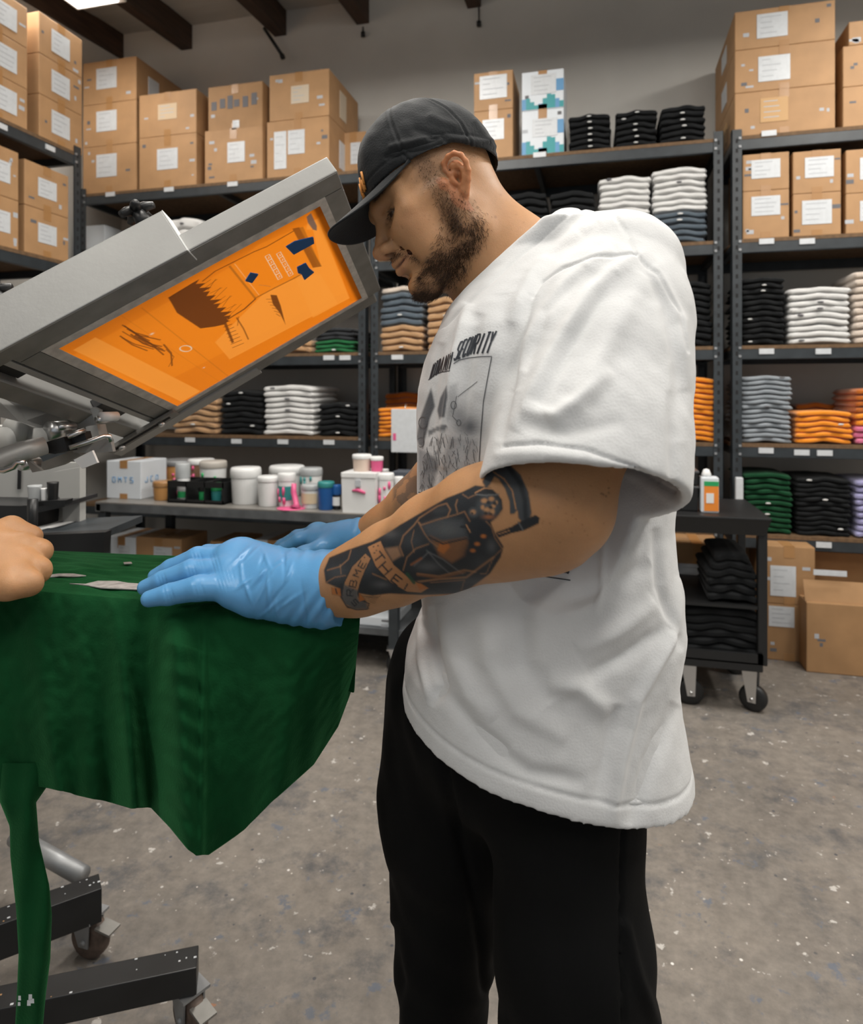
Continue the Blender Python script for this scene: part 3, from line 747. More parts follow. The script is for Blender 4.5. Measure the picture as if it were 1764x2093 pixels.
# ================================================================== utility cart
CYf = 2.95
cx1 = onY(1578, 1060, CYf).x; cx0 = cx1 - 1.0
t = thing('utility_cart', 'black two-shelf plastic utility cart with casters beside the man', 'cart', (cx0, CYf, 0))
w = 1.0; ct = onY(1480, 1056, CYf).z; cb = onY(1480, 1335, CYf).z; D = .52
post1 = onY(1563, 1200, CYf).x - cx0
a = MB(); a.box(0, w, 0, D, ct - .012, ct, BLACKP, bev=.004)
a.add([(0, 0, ct - .004), (w, 0, ct - .004), (w - .02, .02, ct - .075), (.02, .02, ct - .075), (0, D, ct - .004), (w, D, ct - .004), (w - .02, D - .02, ct - .075), (.02, D - .02, ct - .075)],
      [[0, 3, 2, 1], [1, 2, 6, 5], [5, 6, 7, 4], [4, 7, 3, 0]], BLACKP)
a.build('top_tray', t)
a = MB(); a.box(.03, w - .03, .01, D - .01, cb - .07, cb - .03, BLACKP, bev=.004); a.box(.03, w - .03, .01, .03, cb - .04, cb, BLACKP); a.box(.03, w - .03, D - .03, D - .01, cb - .04, cb, BLACKP); a.box(w - .05, w - .03, .01, D - .01, cb - .04, cb, BLACKP)
a.build('bottom_tray', t)
mz = onY(1480, 1240, CYf).z
for x in (.05, post1):
    for y in (.03, D - .06):
        MB().box(x - .018, x + .018, y, y + .04, cb - .05, ct - .04, BLACKP, bev=.004).build('post', t)
for x in (onY(1410, 1390, CYf).x - cx0, onY(1542, 1390, CYf).x - cx0, .12):
    for y in (.07, D - .07):
        caster(t, x, y, .055, random.uniform(-.5, .5), top=cb - .068, wm=BLACKP)
# stuff on the cart
A = onY(1433, 1040, CYf + .08); B = onY(1470, 1040, CYf + .08); h = onY(1450, 968, CYf + .08).z - ct
t2 = thing('supply_pouch', 'orange and green printed spray pack standing on the cart', 'pack', ((A.x + B.x) / 2, CYf + .08, ct))
w2 = B.x - A.x
MB().box(-w2 / 2, w2 / 2, 0, .07, 0, h * .9, WCARD, bev=.006).build('body', t2)
MB().box(-w2 / 2 + .012, w2 / 2 - .002, -.002, .001, .008, h * .7, mat('orange_print', (.75, .24, .03), .45)).build('orange_panel', t2)
MB().box(-w2 / 2 + .012, w2 / 2 - .002, -.0025, .001, h * .68, h * .8, GRNI).build('green_band', t2)
MB().lathe([(.018, 0), (.02, .01), (.012, .03), (0, .034)], WHITEP, 14, Matrix.Translation((-.01, .035, h * .9))).build('cap', t2)
MB().box(-w2 / 2 + .02, -w2 / 2 + .05, -.0035, .001, h * .25, h * .5, WHITEP).build('picture_patch', t2)
for k, (y0, y1, lb) in enumerate([(993, 1040, 'black bin with pale rim on the cart beside the orange pack'), (962, 993, 'upper black bin stacked on the cart bin')]):
    A = onY(1340, 1040, CYf + .1); B = onY(1427, 1040, CYf + .1)
    z0 = ct if k == 0 else onY(1400, 993, CYf + .1).z + .002
    t3 = thing('black_bin', lb, 'bin', ((A.x + B.x) / 2, CYf + .1, z0)); h = onY(1400, y0, CYf + .1).z - z0; w3 = B.x - A.x
    MB().box(-w3 / 2, w3 / 2, 0, .25, 0, h - .008, BLACKP, bev=.006).build('body', t3)
    MB().box(-w3 / 2 - .004, w3 / 2 + .004, -.004, .254, h - .009, h, mat('charcoal_rim', (.08, .085, .09), .35), bev=.002).build('rim', t3)
def cart_pile(x0, x1, y0, z0, n, where, bulge):
    A = onY(x0, 1200, CYf + .05); B = onY(x1, 1200, CYf + .05); zt = onY((x0 + x1) / 2, y0, CYf + .05).z; h = (zt - z0) / n
    for k in range(n):
        o = link('folded_tshirt', shirt_mesh(k % 5, 'black'))
        o.scale = (B.x - A.x - (.03 * max(0, k - n + 3) if bulge else 0), .36, h * 1.25); o.location = ((A.x + B.x) / 2, CYf + .05, z0 + k * h + .001)
        o.rotation_euler = (0, 0, random.uniform(-.02, .02))
        i = n - 1 - k
        tag(o, 'folded black t-shirt, %s, %s' % (ORD[i] + (' from the top' if i else ''), where), 't-shirt', 'folded t-shirts in the ' + where)
MB().box(post1 - .42, post1 - .02, .03, D - .03, mz - .012, mz, BLACKP).build('middle_shelf', t)
cart_pile(1447, 1549, 1137, mz, 6, 'pile on the cart middle shelf', True)
cart_pile(1400, 1552, 1250, cb - .03, 6, 'wide pile on the cart bottom tray', False)
# reel of white tape behind the cart post, boxes on the far side seen through the cart
carton('brown carton with white label seen through the cart frame', onY(1425, 1200, 3.5).x, 3.49, .0, .22, .25, onY(1425, 1120, 3.4).z, m=CARD2, lab=(.0, .22, .8, .22), lab2=(0, -.05, .7, .25))
o = MB(); A = onY(1511, 1035, 3.72); o.box(-.02, .016, -.012, .02, -.002, onY(1511, 975, 3.72).z - A.z, PAPER, bev=.006); oo = o.build('paper_roll'); oo.location = (A.x, 3.71, A.z)
tag(oo, 'white rolled paper hanging at the rack post beside the green pile', 'paper roll')
# ================================================================== tilted print screen and press head
def cray(px, py): return np.array([(px - CX) / FPX, 1.0, -(py - CY) / FPX])
SC = .95
TL = cray(110, 712) * SC; TR = cray(655, 415) * 1.0925 * SC; BL = cray(360, 832) * 1.4056 * SC
_U = TR - TL; _V = BL - TL; LU = float(np.linalg.norm(_U)); LVV = float(np.linalg.norm(_V))
eU = _U / LU; eV = _V / LVV; eN = np.cross(eU, eV); eN /= np.linalg.norm(eN)
def cw(a): return Rv * float(a[0]) + Fv * float(a[1]) + Uv * float(a[2])
FM = basis(EYE + cw(TL), cw(eU), cw(eV), cw(eN))       # (a along, b across, h up) -> world
FMI = FM.inverted()
def ab(px, py, h=0.0):
    """where the sight line through a pixel meets the screen's underside plane"""
    r = cray(px, py); x = np.linalg.solve(np.array([eU, eV, -r]).T, -(TL + eN * h)); return float(x[0]), float(x[1])
def fobj(name, mb, parent): 
    mb.v = [tuple(FM @ Vector(v)) for v in mb.v]
    o = mb.build(name); o.parent = parent; o.matrix_parent_inverse = Matrix.Translation(-Vector(parent.location)); return o
o0 = FM @ Vector((LU / 2, LVV / 2, 0))
scr = thing('print_screen', 'tilted silver framed printing screen with bright orange mesh over the platen', 'screen', o0)
# frame bars (mitred look: long bars run full length)
a = MB(); a.box(-.045, .483, -.054, -.0, 0.0, .03, ALU, bev=.002); fobj('frame_bar', a, scr)
a = MB(); a.box(-.045, .466, LVV + .006, LVV + .058, 0.0, .03, ALU, bev=.002); fobj('frame_bar', a, scr)
a = MB(); a.box(LU, .483, .0, LVV + .006, 0.0, .03, ALU, bev=.002); fobj('frame_bar', a, scr)
a = MB(); a.box(-.045, -.004, .0, LVV + .006, 0.0, .03, ALU, bev=.002); fobj('frame_bar', a, scr)
# darker sheets on the undersides of the bars
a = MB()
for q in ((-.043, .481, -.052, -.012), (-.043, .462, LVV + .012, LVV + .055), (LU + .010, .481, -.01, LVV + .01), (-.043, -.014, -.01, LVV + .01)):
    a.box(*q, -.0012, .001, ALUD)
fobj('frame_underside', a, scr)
# glued pale mesh border
GLUE = mat('glued_mesh_border', (.50, .47, .43), .5, noise_scale=60, noise_amt=.2)
a = MB()
for q in ((-.012, LU + .010, -.012, .004), (-.012, LU + .010, LVV - .003, LVV + .011), (LU - .003, LU + .010, .003, LVV - .002), (-.012, .004, .003, LVV - .002)):
    a.box(*q, -.002, -.0008, GLUE)
fobj('mesh_border', a, scr)
def orange_mat():
    m = bpy.data.materials.new('orange_emulsion'); m.use_nodes = True
    N = m.node_tree.nodes; L = m.node_tree.links; b = N['Principled BSDF']; out = N['Material Output']
    at = N.new('ShaderNodeAttribute'); at.attribute_name = 'col'
    L.new(at.outputs['Color'], b.inputs['Base Color']); b.inputs['Roughness'].default_value = .32; b.inputs['Specular IOR Level'].default_value = .3
    tr = N.new('ShaderNodeBsdfTranslucent'); L.new(at.outputs['Color'], tr.inputs['Color'])
    mx = N.new('ShaderNodeMixShader'); mx.inputs[0].default_value = .62
    L.new(b.outputs[0], mx.inputs[1]); L.new(tr.outputs[0], mx.inputs[2]); L.new(mx.outputs[0], out.inputs['Surface'])
    return m
# ---- 2-D painter used for prints that lie in a surface
class Canvas:
    def __init__(s, x0, y0, x1, y1, step, col):
        s.x0, s.y0, s.st = x0, y0, step
        s.w = int((x1 - x0) / step) + 1; s.h = int((y1 - y0) / step) + 1
        s.a = np.zeros((s.h, s.w, len(col)), np.float32) + np.array(col, np.float32)
        s.X, s.Y = np.meshgrid(x0 + np.arange(s.w) * step, y0 + np.arange(s.h) * step)
    def put(s, mask, col):
        m = np.clip(mask, 0, 1)[..., None]; s.a = s.a * (1 - m) + np.array(col, np.float32) * m
    def polymask(s, pts, soft=1.0):
        """signed distance to a polygon -> soft mask"""
        p = np.array(pts, float); n = len(p); ins = np.zeros(s.X.shape, bool); dm = np.full(s.X.shape, 1e9)
        for i in range(n):
            (ax, ay), (bx, by) = p[i], p[(i + 1) % n]
            c = ((ay > s.Y) != (by > s.Y)) & (s.X < (bx - ax) * (s.Y - ay) / (by - ay + 1e-12) + ax); ins ^= c
            dm = np.minimum(dm, s.seg(ax, ay, bx, by))
        sd = np.where(ins, dm, -dm)
        return np.clip(sd / (soft * s.st) + .5, 0, 1)
    def seg(s, ax, ay, bx, by):
        dx, dy = bx - ax, by - ay; t = np.clip(((s.X - ax) * dx + (s.Y - ay) * dy) / (dx * dx + dy * dy + 1e-12), 0, 1)
        return np.hypot(s.X - ax - t * dx, s.Y - ay - t * dy)
    def poly(s, pts, col, op=1.0, soft=1.0): s.put(s.polymask(pts, soft) * op, col)
    def line(s, pts, w, col, op=1.0, soft=1.0):
        d = np.full(s.X.shape, 1e9)
        for i in range(len(pts) - 1): d = np.minimum(d, s.seg(*pts[i], *pts[i + 1]))
        s.put(np.clip((w / 2 - d) / (soft * s.st) + .5, 0, 1) * op, col)
    def blob(s, x, y, rx, ry, col, op=1.0, p=1.0):
        q = ((s.X - x) / rx) ** 2 + ((s.Y - y) / ry) ** 2; s.put(np.exp(-q ** p) * op, col)
    def sample(s, x, y):
        fx = np.clip((np.asarray(x) - s.x0) / s.st, 0, s.w - 1.001); fy = np.clip((np.asarray(y) - s.y0) / s.st, 0, s.h - 1.001)
        ix = fx.astype(int); iy = fy.astype(int); tx = (fx - ix)[:, None]; ty = (fy - iy)[:, None]
        return s.a[iy, ix] * (1 - tx) * (1 - ty) + s.a[iy, ix + 1] * tx * (1 - ty) + s.a[iy + 1, ix] * (1 - tx) * ty + s.a[iy + 1, ix + 1] * tx * ty
def set_col(o, cols, name='col'):
    at = o.data.color_attributes.new(name, 'FLOAT_COLOR', 'POINT')
    c = np.ones((len(o.data.vertices), 4), np.float32); c[:, :3] = cols[:, :3]
    at.data.foreach_set('color', c.ravel())
OR0 = (.85, .24, .012); OR1 = (.92, .33, .045); OR2 = (.70, .17, .006); BRN = (.16, .045, .008); BR2 = (.38, .12, .012)
st = .00085
cv = Canvas(-.002, -.002, LU + .004, LVV + .004, st, OR0)
A_ = lambda *pts: [ab(x, y) for x, y in pts]
cv.poly(A_((110, 712), (655, 415), (662, 440), (150, 726)), OR2, .5, 6)                        # denser squeegee margins
cv.poly(A_((640, 420), (656, 415), (742, 608), (716, 618), (665, 470)), OR2, .75, 5)
cv.poly(A_((340, 822), (300, 800), (700, 600), (742, 608), (360, 832)), OR2, .45, 6)
cv.poly(A_((150, 716), (195, 690), (410, 800), (372, 822)), OR1, .9, 2)                       # lighter squares: reflected and transmitted light painted into the orange
cv.poly(A_((560, 580), (655, 560), (690, 620), (470, 735), (440, 700)), OR1, .8, 3)
cv.poly(A_((630, 455), (650, 448), (715, 610), (640, 650), (600, 560)), OR1, .75, 3)
cv.poly(A_((470, 545), (530, 500), (600, 470), (640, 470), (655, 540), (520, 610)), OR0, .9, 2)
cv.line(A_((290, 630), (480, 780)), .0015, BR2, .55, 2); cv.line(A_((240, 640), (470, 795)), .001, BR2, .3, 2)
cv.line(A_((470, 545), (522, 610)), .0035, BR2, .8, 2); cv.line(A_((480, 540), (530, 604)), .0015, (.9, .5, .2), .5)
cv.line(A_((415, 575), (440, 555), (480, 535), (520, 515), (545, 505), (600, 473)), .0028, BRN, .75, 1.5)
cv.line(A_((522, 610), (560, 590), (600, 570), (618, 560)), .004, BR2, .9, 1.5); cv.line(A_((468, 652), (500, 632), (522, 612)), .004, BRN, .9, 1.5)
cv.poly(A_((598, 468), (612, 465), (658, 545), (640, 548)), BRN, .75, 2); cv.poly(A_((612, 466), (620, 464), (654, 540), (650, 546)), BR2, .7, 2)
# brown ink block with a ragged edge
rag = [(344, 609), (395, 578)]
for k in range(10):
    x = 398 + k * 7.2; y = 578 + k * 8.2; rag += [(x + 10 + 5 * (k % 3), y - 7), (x + 3, y + 3)]
rag += [(464, 650), (468, 656), (458, 664), (440, 668), (410, 672), (380, 652), (362, 640), (352, 622)]
cv.poly(A_(*rag), BRN, 1, 1.5)
for k in range(12):
    t = k / 11; x = 415 + 55 * t; y = 583 + 62 * t
    cv.line(A_((x, y), (x + 16 + 8 * (k % 2), y - 11 - 6 * (k % 3))), .0012, BRN, .8)
for k in range(9):
    cv.line(A_((452 + k * 3, 655 + k * 7), (466 + k * 4.0, 650 + k * 6.5)), .0022, BRN, .9)
cv.line(A_((458, 655), (476, 700)), .005, BRN, .9, 1.5)
cv.poly(A_((553, 603), (566, 604), (574, 625), (584, 664), (572, 640), (558, 622)), BRN, .95, 1.5)
for k in range(6): cv.line(A_((568 + k, 612 + k * 7), (545 + k * 4, 612 + k * 6)), .0016, BRN, .7)
cv.line(A_((484, 650), (498, 672), (508, 694)), .0025, BRN, .8); cv.line(A_((488, 648), (486, 666)), .002, BRN, .6)
for k in range(11):                                                                           # scribble strokes
    r_ = random.Random(k); x = 240 + r_.uniform(0, 45); y = 662 + r_.uniform(0, 30)
    cv.line(A_((x, y), (x + 25, y + 12 + r_.uniform(0, 8)), (x + 50 + r_.uniform(0, 20), y + 22 + r_.uniform(0, 16))), .0016 + .0016 * r_.random(), BRN, .8)
cv.line(A_((335, 705), (350, 722), (352, 748)), .003, BRN, .8); cv.line(A_((340, 715), (356, 730), (345, 750)), .0016, BRN, .7)
# blue tape, grey tape
cv.poly(A_((584, 504), (602, 493), (640, 484), (642, 497), (600, 520)), (.004, .07, .22), 1, 1.2)
cv.poly(A_((607, 546), (625, 537), (632, 548), (642, 556), (622, 572), (616, 560), (609, 558)), (.004, .07, .22), 1, 1.2)
cv.poly(A_((501, 574), (512, 557), (528, 560), (515, 578)), (.005, .09, .24), 1, 1.2)
cv.poly(A_((627, 444), (636, 436), (648, 462), (648, 472), (640, 470), (630, 456)), (.12, .10, .09), .9, 2)
# outlined lettering blocks (two lines of mirrored script) and pale oval
CRM = (.75, .62, .45)
def blk(x, y, sx, sy, ang, w=.0012):
    c, s_ = math.cos(ang), math.sin(ang)
    f = lambda u, v: (x + (u * sx) * c - (v * sy) * s_, y + (u * sx) * s_ + (v * sy) * c)
    cv.line(A_(f(-1, -1), f(1, -1), f(1, 1), f(-1, 1), f(-1, -1)), w, CRM, .95); cv.line(A_(f(-.3, -.2), f(.4, -.2), f(.3, .4)), w, CRM, .8)
for k in range(5): blk(549 + k * 5.4, 527 + k * 9.6, 5.2, 4.8, math.radians(62))
for k in range(5): blk(572 + k * 5.3, 522 + k * 9.2, 5.2, 4.6, math.radians(62), .0011)
cv.line(A_((530, 583), (540, 584), (553, 586)), .0012, (.35, .16, .06), .7)
el = [(380 + 12 * math.cos(q), 713 + 6 * math.sin(q)) for q in np.linspace(0, 6.283, 18)]
cv.line(A_(*el), .0022, CRM, .95); cv.blob(*ab(311, 683), .003, .0025, CRM, .9); cv.blob(*ab(417, 752), .002, .002, CRM, .9)
nu, nv = 520, 470
aa = np.linspace(0, LU, nu); bb = np.linspace(0, LVV, nv)
G = np.zeros((nv, nu, 3)); Aa, Bb = np.meshgrid(aa, bb)
cols = cv.sample(Aa.ravel(), Bb.ravel()) * .76
M3 = np.array(FM.to_3x3()); T3 = np.array(FM.translation)
hh = .0006 * np.ones_like(Aa)
Pm = (np.stack([Aa, Bb, hh], -1).reshape(-1, 3) @ M3.T + T3).reshape(nv, nu, 3)
ms = link_grid('orange_mesh', Pm, orange_mat(), scr); ms.matrix_parent_inverse = Matrix.Translation(-Vector(scr.location)); set_col(ms, cols)
# taped film folds stand a little proud
a = MB(); q = [ab(x, y) for x, y in ((584, 504), (602, 493), (640, 484), (642, 497), (600, 520))]
BTAPE = mat('blue_masking_tape', (.004, .07, .22), .5)
a.add([(x, y, -.0010) for x, y in q], [[0, 1, 2, 3, 4]], BTAPE); fobj('masking_tape', a, scr)
a = MB(); q = [ab(x, y) for x, y in ((607, 546), (625, 537), (632, 548), (642, 556), (622, 572), (616, 560), (609, 558))]
a.add([(x, y, -.0010) for x, y in q], [[0, 1, 2, 3, 4, 5, 6]], BTAPE); fobj('masking_tape', a, scr)
a = MB(); q = [ab(x, y) for x, y in ((501, 574), (512, 557), (528, 560), (515, 578))]
a.add([(x, y, -.0010) for x, y in q], [[0, 1, 2, 3]], BTAPE); fobj('masking_tape', a, scr)

# ---- the press itself
PR = thing('screen_press', 'silver manual screen printing press with raised head and black wheeled base', 'printing press', (C2W(-1.25, 1.35, 0).x, C2W(-1.25, 1.35, 0).y, 0))
PINV = Matrix.Translation(-Vector(PR.location))
def pobj(name, mb, parent=None):
    o = mb.build(name); o.parent = parent or PR
    if not parent: o.matrix_parent_inverse = PINV
    else: o.matrix_parent_inverse = PINV
    return o
def fpobj(name, mb):
    mb.v = [tuple(FM @ Vector(v)) for v in mb.v]; return pobj(name, mb)
# side arm (channel) over the near rail
a = MB(); a.box(-.62, .237, -.0625, -.057, -.004, .072, ALU, bev=.0015).box(-.62, .237, -.0575, -.03, -.004, -.001, ALUD).box(-.62, .237, -.0575, -.012, .066, .072, ALU); fpobj('side_arm', a)
a = MB(); a.box(.2371, .2385, -.0625, -.03, -.004, .072, WHITEP); fpobj('arm_end_cap', a)
# far side arm
a = MB(); a.box(-.156, .17, LVV + .060, LVV + .064, -.004, .06, ALU, bev=.001).box(-.156, .17, LVV + .03, LVV + .062, -.005, -.0012, ALU).box(-.156, .17, LVV + .028, LVV + .032, -.004, .004, ALU); fpobj('side_arm', a)
# cross members behind the screen
a = MB(); a.box(-.058, -.048, -.056, LVV + .03, .0, .045, ALU, bev=.001); fpobj('cross_bar', a)
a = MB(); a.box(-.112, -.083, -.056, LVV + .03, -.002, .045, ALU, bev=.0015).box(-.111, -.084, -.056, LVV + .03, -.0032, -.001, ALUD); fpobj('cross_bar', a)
a = MB(); a.box(-.082, -.058, .0, .05, .015, .03, BLACKP, bev=.002); fpobj('clamp_pad', a)
a = MB(); a.box(-.083, -.059, .25, .33, .012, .03, BLACKP, bev=.002); fpobj('clamp_pad', a)
# slotted guide with bolt at the far corner
a = MB(); a.box(-.15, -.005, LVV - .01, LVV + .012, -.012, -.004, ALUD, bev=.001).box(-.14, -.02, LVV - .004, LVV + .003, -.0135, -.011, HOLE); fpobj('slotted_guide', a)
for q in (-.125, -.04):
    a = MB(); a.lathe([(0, 0), (.007, 0), (.007, .006), (.004, .008), (0, .008)], CHROME, 12, Matrix.Translation((q, LVV, -.013)) @ Matrix.Rotation(math.pi, 4, 'X'))
    fpobj('guide_bolt', a)
# star knobs on top of the near arm
def knob(px, py, h, s=1.0):
    x, y = ab(px, py, h); M = Matrix.Translation((x, y, h))
    a = MB(); a.tube([M @ Vector((0, 0, 0)), M @ Vector((0, 0, .028 * s))], [.011 * s, .008 * s], BLACKP, 14)
    for k in range(5):
        an = k * 2 * math.pi / 5
        a.tube([M @ Vector((0, 0, .026 * s)), M @ Vector((.012 * s * math.cos(an), .012 * s * math.sin(an), .026 * s)), M @ Vector((.021 * s * math.cos(an), .021 * s * math.sin(an), .022 * s))], [.008 * s, .0065 * s, .0045 * s], BLACKP, 10)
    fpobj('star_knob', a)
knob(300, 462, .070, 1.15); knob(8, 625, .075, 1.0)
# clamp machinery: all placed on sight-line points with their own depth
def tb(name, pts, r, m, n=14):
    a = MB(); a.tube([W(*p) for p in pts], r, m, n); return pobj(name, a)
def slab(name, pts, d, th, m, bev=0):
    """flat plate with an outline given by points, thickness th away from the eye"""
    a = MB(); n = len(pts); ds = d if isinstance(d, (list, tuple)) else [d] * n
    v = [W(x, y, q) for (x, y), q in zip(pts, ds)] + [W(x, y, q) + Fv * th for (x, y), q in zip(pts, ds)]
    a.add(v, [list(range(n))[::-1], [n + i for i in range(n)]] + [[i, (i + 1) % n, n + (i + 1) % n, n + i] for i in range(n)], m); return pobj(name, a)
slab('tilt_plate', [(-60, 760), (40, 800), (120, 835), (176, 858), (172, 905), (120, 895), (40, 862), (-60, 838)], [1.02, 1.08, 1.14, 1.2, 1.2, 1.14, 1.08, 1.02], .008, ALU)
slab('hinge_plate', [(150, 868), (190, 832), (203, 838), (200, 862), (168, 892), (158, 885)], 1.16, .012, ALU)
slab('hinge_plate', [(175, 872), (198, 868), (206, 905), (180, 912)], 1.12, .03, GREYP)
slab('spring_block', [(90, 905), (130, 893), (138, 922), (112, 928), (98, 926)], 1.05, .03, BLACKP)
slab('spring_block', [(136, 890), (172, 882), (178, 905), (146, 915)], 1.07, .02, BLACKP)
tb('lift_handle', [(-60, 962, .98), (0, 940, 1.0), (50, 922, 1.02), (92, 910, 1.04)], [.017, .0165, .016, .014], ALU, 18)
tb('lift_handle', [(138, 893, 1.05), (160, 884, 1.06), (172, 880, 1.07)], .004, CHROME)
tb('wire_bail', [(142, 915, 1.05), (180, 903, 1.06), (212, 892, 1.07), (224, 892, 1.08), (228, 903, 1.08)], .0038, CHROME)
slab('latch_plate', [(144, 912), (212, 893), (226, 902), (231, 923), (196, 926), (150, 925)], 1.09, .01, ALU)
slab('latch_tab', [(150, 940), (188, 921), (199, 946), (168, 958)], 1.03, .006, WHITEP)
slab('cam_bracket', [(84, 945), (150, 920), (165, 930), (120, 952), (86, 962)], 1.10, .02, ALUD)
slab('cam_bracket', [(50, 935), (86, 962), (66, 966)], 1.02, .006, ALUD)
tb('bent_rod', [(-30, 958, .99), (8, 962, .99), (28, 955, .99), (36, 944, .99), (50, 946, .99)], .0042, CHROME)
for (x, y, r, m, nm) in ((22, 880, .022, GREYP, 'roller'), (5, 905, .026, GREYP, 'roller'), (70, 900, .02, GREYP, 'roller'), (100, 880, .015, CHROME, 'bolt_head'), (42, 950, .010, CHROME, 'bolt_head'), (118, 873, .006, CHROME, 'bolt_head'), (198, 858, .006, CHROME, 'bolt_head'), (206, 852, .008, WHITEP, 'bolt_head'), (40, 818, .016, GREYP, 'roller')):
    a = MB(); c = W(x, y, 1.1); a.tube([c, c + Rv * .012 + Fv * .03], [r, r], m, 20); pobj(nm, a)
slab('colour_tab', [(74, 878), (96, 876), (96, 886), (74, 887)], 1.12, .006, mat('orange_tab', (.8, .25, .02), .5))
slab('head_casting', [(-60, 870), (20, 872), (60, 885), (66, 920), (10, 935), (-60, 940)], 1.16, .05, GREYP)
# grey side panels and shelf of the press hub, further back
slab('hub_panel', [(-200, 955), (165, 945), (165, 1020), (140, 1030), (130, 1085), (-200, 1085)], 1.75, .02, GREYP)
slab('hub_panel', [(108, 965), (163, 955), (163, 1135), (130, 1135), (128, 1030), (108, 990)], 1.70, .03, GREYP)
slab('hub_slot', [(36, 960), (42, 960), (41, 1000), (35, 1000)], 1.74, .004, BLACKP)
slab('ink_tray', [(-200, 1030), (40, 1034), (132, 1028), (132, 1036), (60, 1052), (58, 1085), (-200, 1090)], 1.62, .16, BLACKM)
tb('tray_post', [(67, 1020, 1.5), (66, 1060, 1.5), (65, 1110, 1.5)], .011, BLACKM)
slab('tray_arm', [(55, 1026), (135, 1022), (133, 1032), (55, 1036)], 1.52, .03, BLACKM)
slab('lower_bench', [(60, 1092), (215, 1085), (215, 1100), (140, 1112), (60, 1116)], 1.55, .2, STEEL)
slab('table_arm', [(-60, 1100), (215, 1088), (212, 1132), (-60, 1150)], 1.5, .03, BLACKM)
# small things standing on the tray
for (x0, x1, y0, y1, m, nm, lb, ct_) in ((58, 84, 992, 1024, CLR, 'plastic_cup', 'milky plastic cup standing on the black press tray', 'cup'), (84, 96, 998, 1024, WHITEP, 'squeeze_bottle', 'small white bottle leaning beside the cup on the press tray', 'bottle'), (97, 119, 985, 1026, BLACKP, 'black_jar', 'black jar standing on the press tray beside the white bottle', 'jar')):
    c = W((x0 + x1) / 2, y1, 1.54); r = (x1 - x0) / 2 / FPX * 1.54; h = (y1 - y0) / FPX * 1.54
    a = MB(); a.lathe([(r * .8, 0), (r * .85, .003), (r, h * .9), (r * 1.02, h), (r * .9, h)], m, 20); o = a.build(nm); o.location = c; tag(o, lb, ct_)
for k, (y0, c_, lb) in enumerate([(1108, WHITEP, 'white folded cloth under the press tray'), (1094, PAPER, 'pale folded cloth lying on the white one under the press tray')]):
    c = W(90, y0, 1.62); o = link('cleaning_cloth', bpy.data.meshes.new_from_object(bpy.data.objects['folded_tshirt']) if False else shirt_mesh(k, 'white')); o.location = c; o.scale = (.09, .14, .016)
    tag(o, lb, 'cloth')
# wheeled base
def bar(name, p, q, wdt, z0, z1):
    """square bar along the floor between two points"""
    p = Vector((p.x, p.y, 0)); q = Vector((q.x, q.y, 0)); x = (q - p).normalized(); y = Vector((-x.y, x.x, 0)); L = (q - p).length
    M = basis(p, x, y, Vector((0, 0, 1))); a = MB(); a.box(0, L, -wdt / 2, wdt / 2, z0, z1, BLACKM, M=M, bev=.002)
    rr = random.Random(3)
    for k in range(34):
        sx, sy = rr.uniform(0, L), rr.uniform(-.45, .45) * wdt; s_ = rr.uniform(.0008, .0026)
        a.box(sx - s_ * rr.uniform(.6, 2.2), sx + s_, sy - s_, sy + s_, z1 - .001, z1 + .0004, PAPER if rr.random() < .7 else CARD, M=M)
    return pobj(name, a)
hub = C2W(-1.30, 1.22, 0)
e1 = onZ(205, 1800, .172); bar('base_bar', Vector((hub.x, hub.y, 0)) + (Vector((e1.x, e1.y, 0)) - Vector((hub.x, hub.y, 0))) * .0, Vector((e1.x, e1.y, 0)), .058, .095, .172)
e2 = onZ(404, 1956, .155); e2a = onZ(0, 2040, .155)
dd = (Vector((e2a.x, e2a.y, 0)) - Vector((e2.x, e2.y, 0))).normalized(); bar('base_bar', Vector((e2.x, e2.y, 0)) + dd * 1.0, Vector((e2.x, e2.y, 0)), .058, .102, .157)
e3 = onZ(170, 1790, .12); e3a = onZ(30, 1735, .12)
a = MB(); a.tube([e3a + Vector((0, 0, .03)), e3], .022, GALV, 12); pobj('base_brace', a)
for e, rt, off in ((e1, .9, -.03), (e2, .5, -.02)):
    PRl = Vector((e.x, e.y, 0)) - Vector((PR.location.x, PR.location.y, 0)) + (Rv * off)
    c = caster(PR, PRl.x, PRl.y, .047, rt + YAW - 1.2, top=.10, wm=mat('worn_wheel', (.10, .07, .055), .6, noise_scale=40, noise_amt=.5), hm=GALV)
    MBk = MB(); M = Matrix.Translation((PRl.x, PRl.y, 0)) @ Matrix.Rotation(rt + YAW - 1.2, 4, 'Z')
    MBk.box(.025, .066, -.018, .018, .082, .087, ALUD, M=M @ Matrix.Rotation(.15, 4, 'Y')); o = MBk.build('brake_lever', c)
a = MB(); a.box(hub.x - .09, hub.x + .09, hub.y - .09, hub.y + .09, .095, .95, GREYP, bev=.01); pobj('column', a)
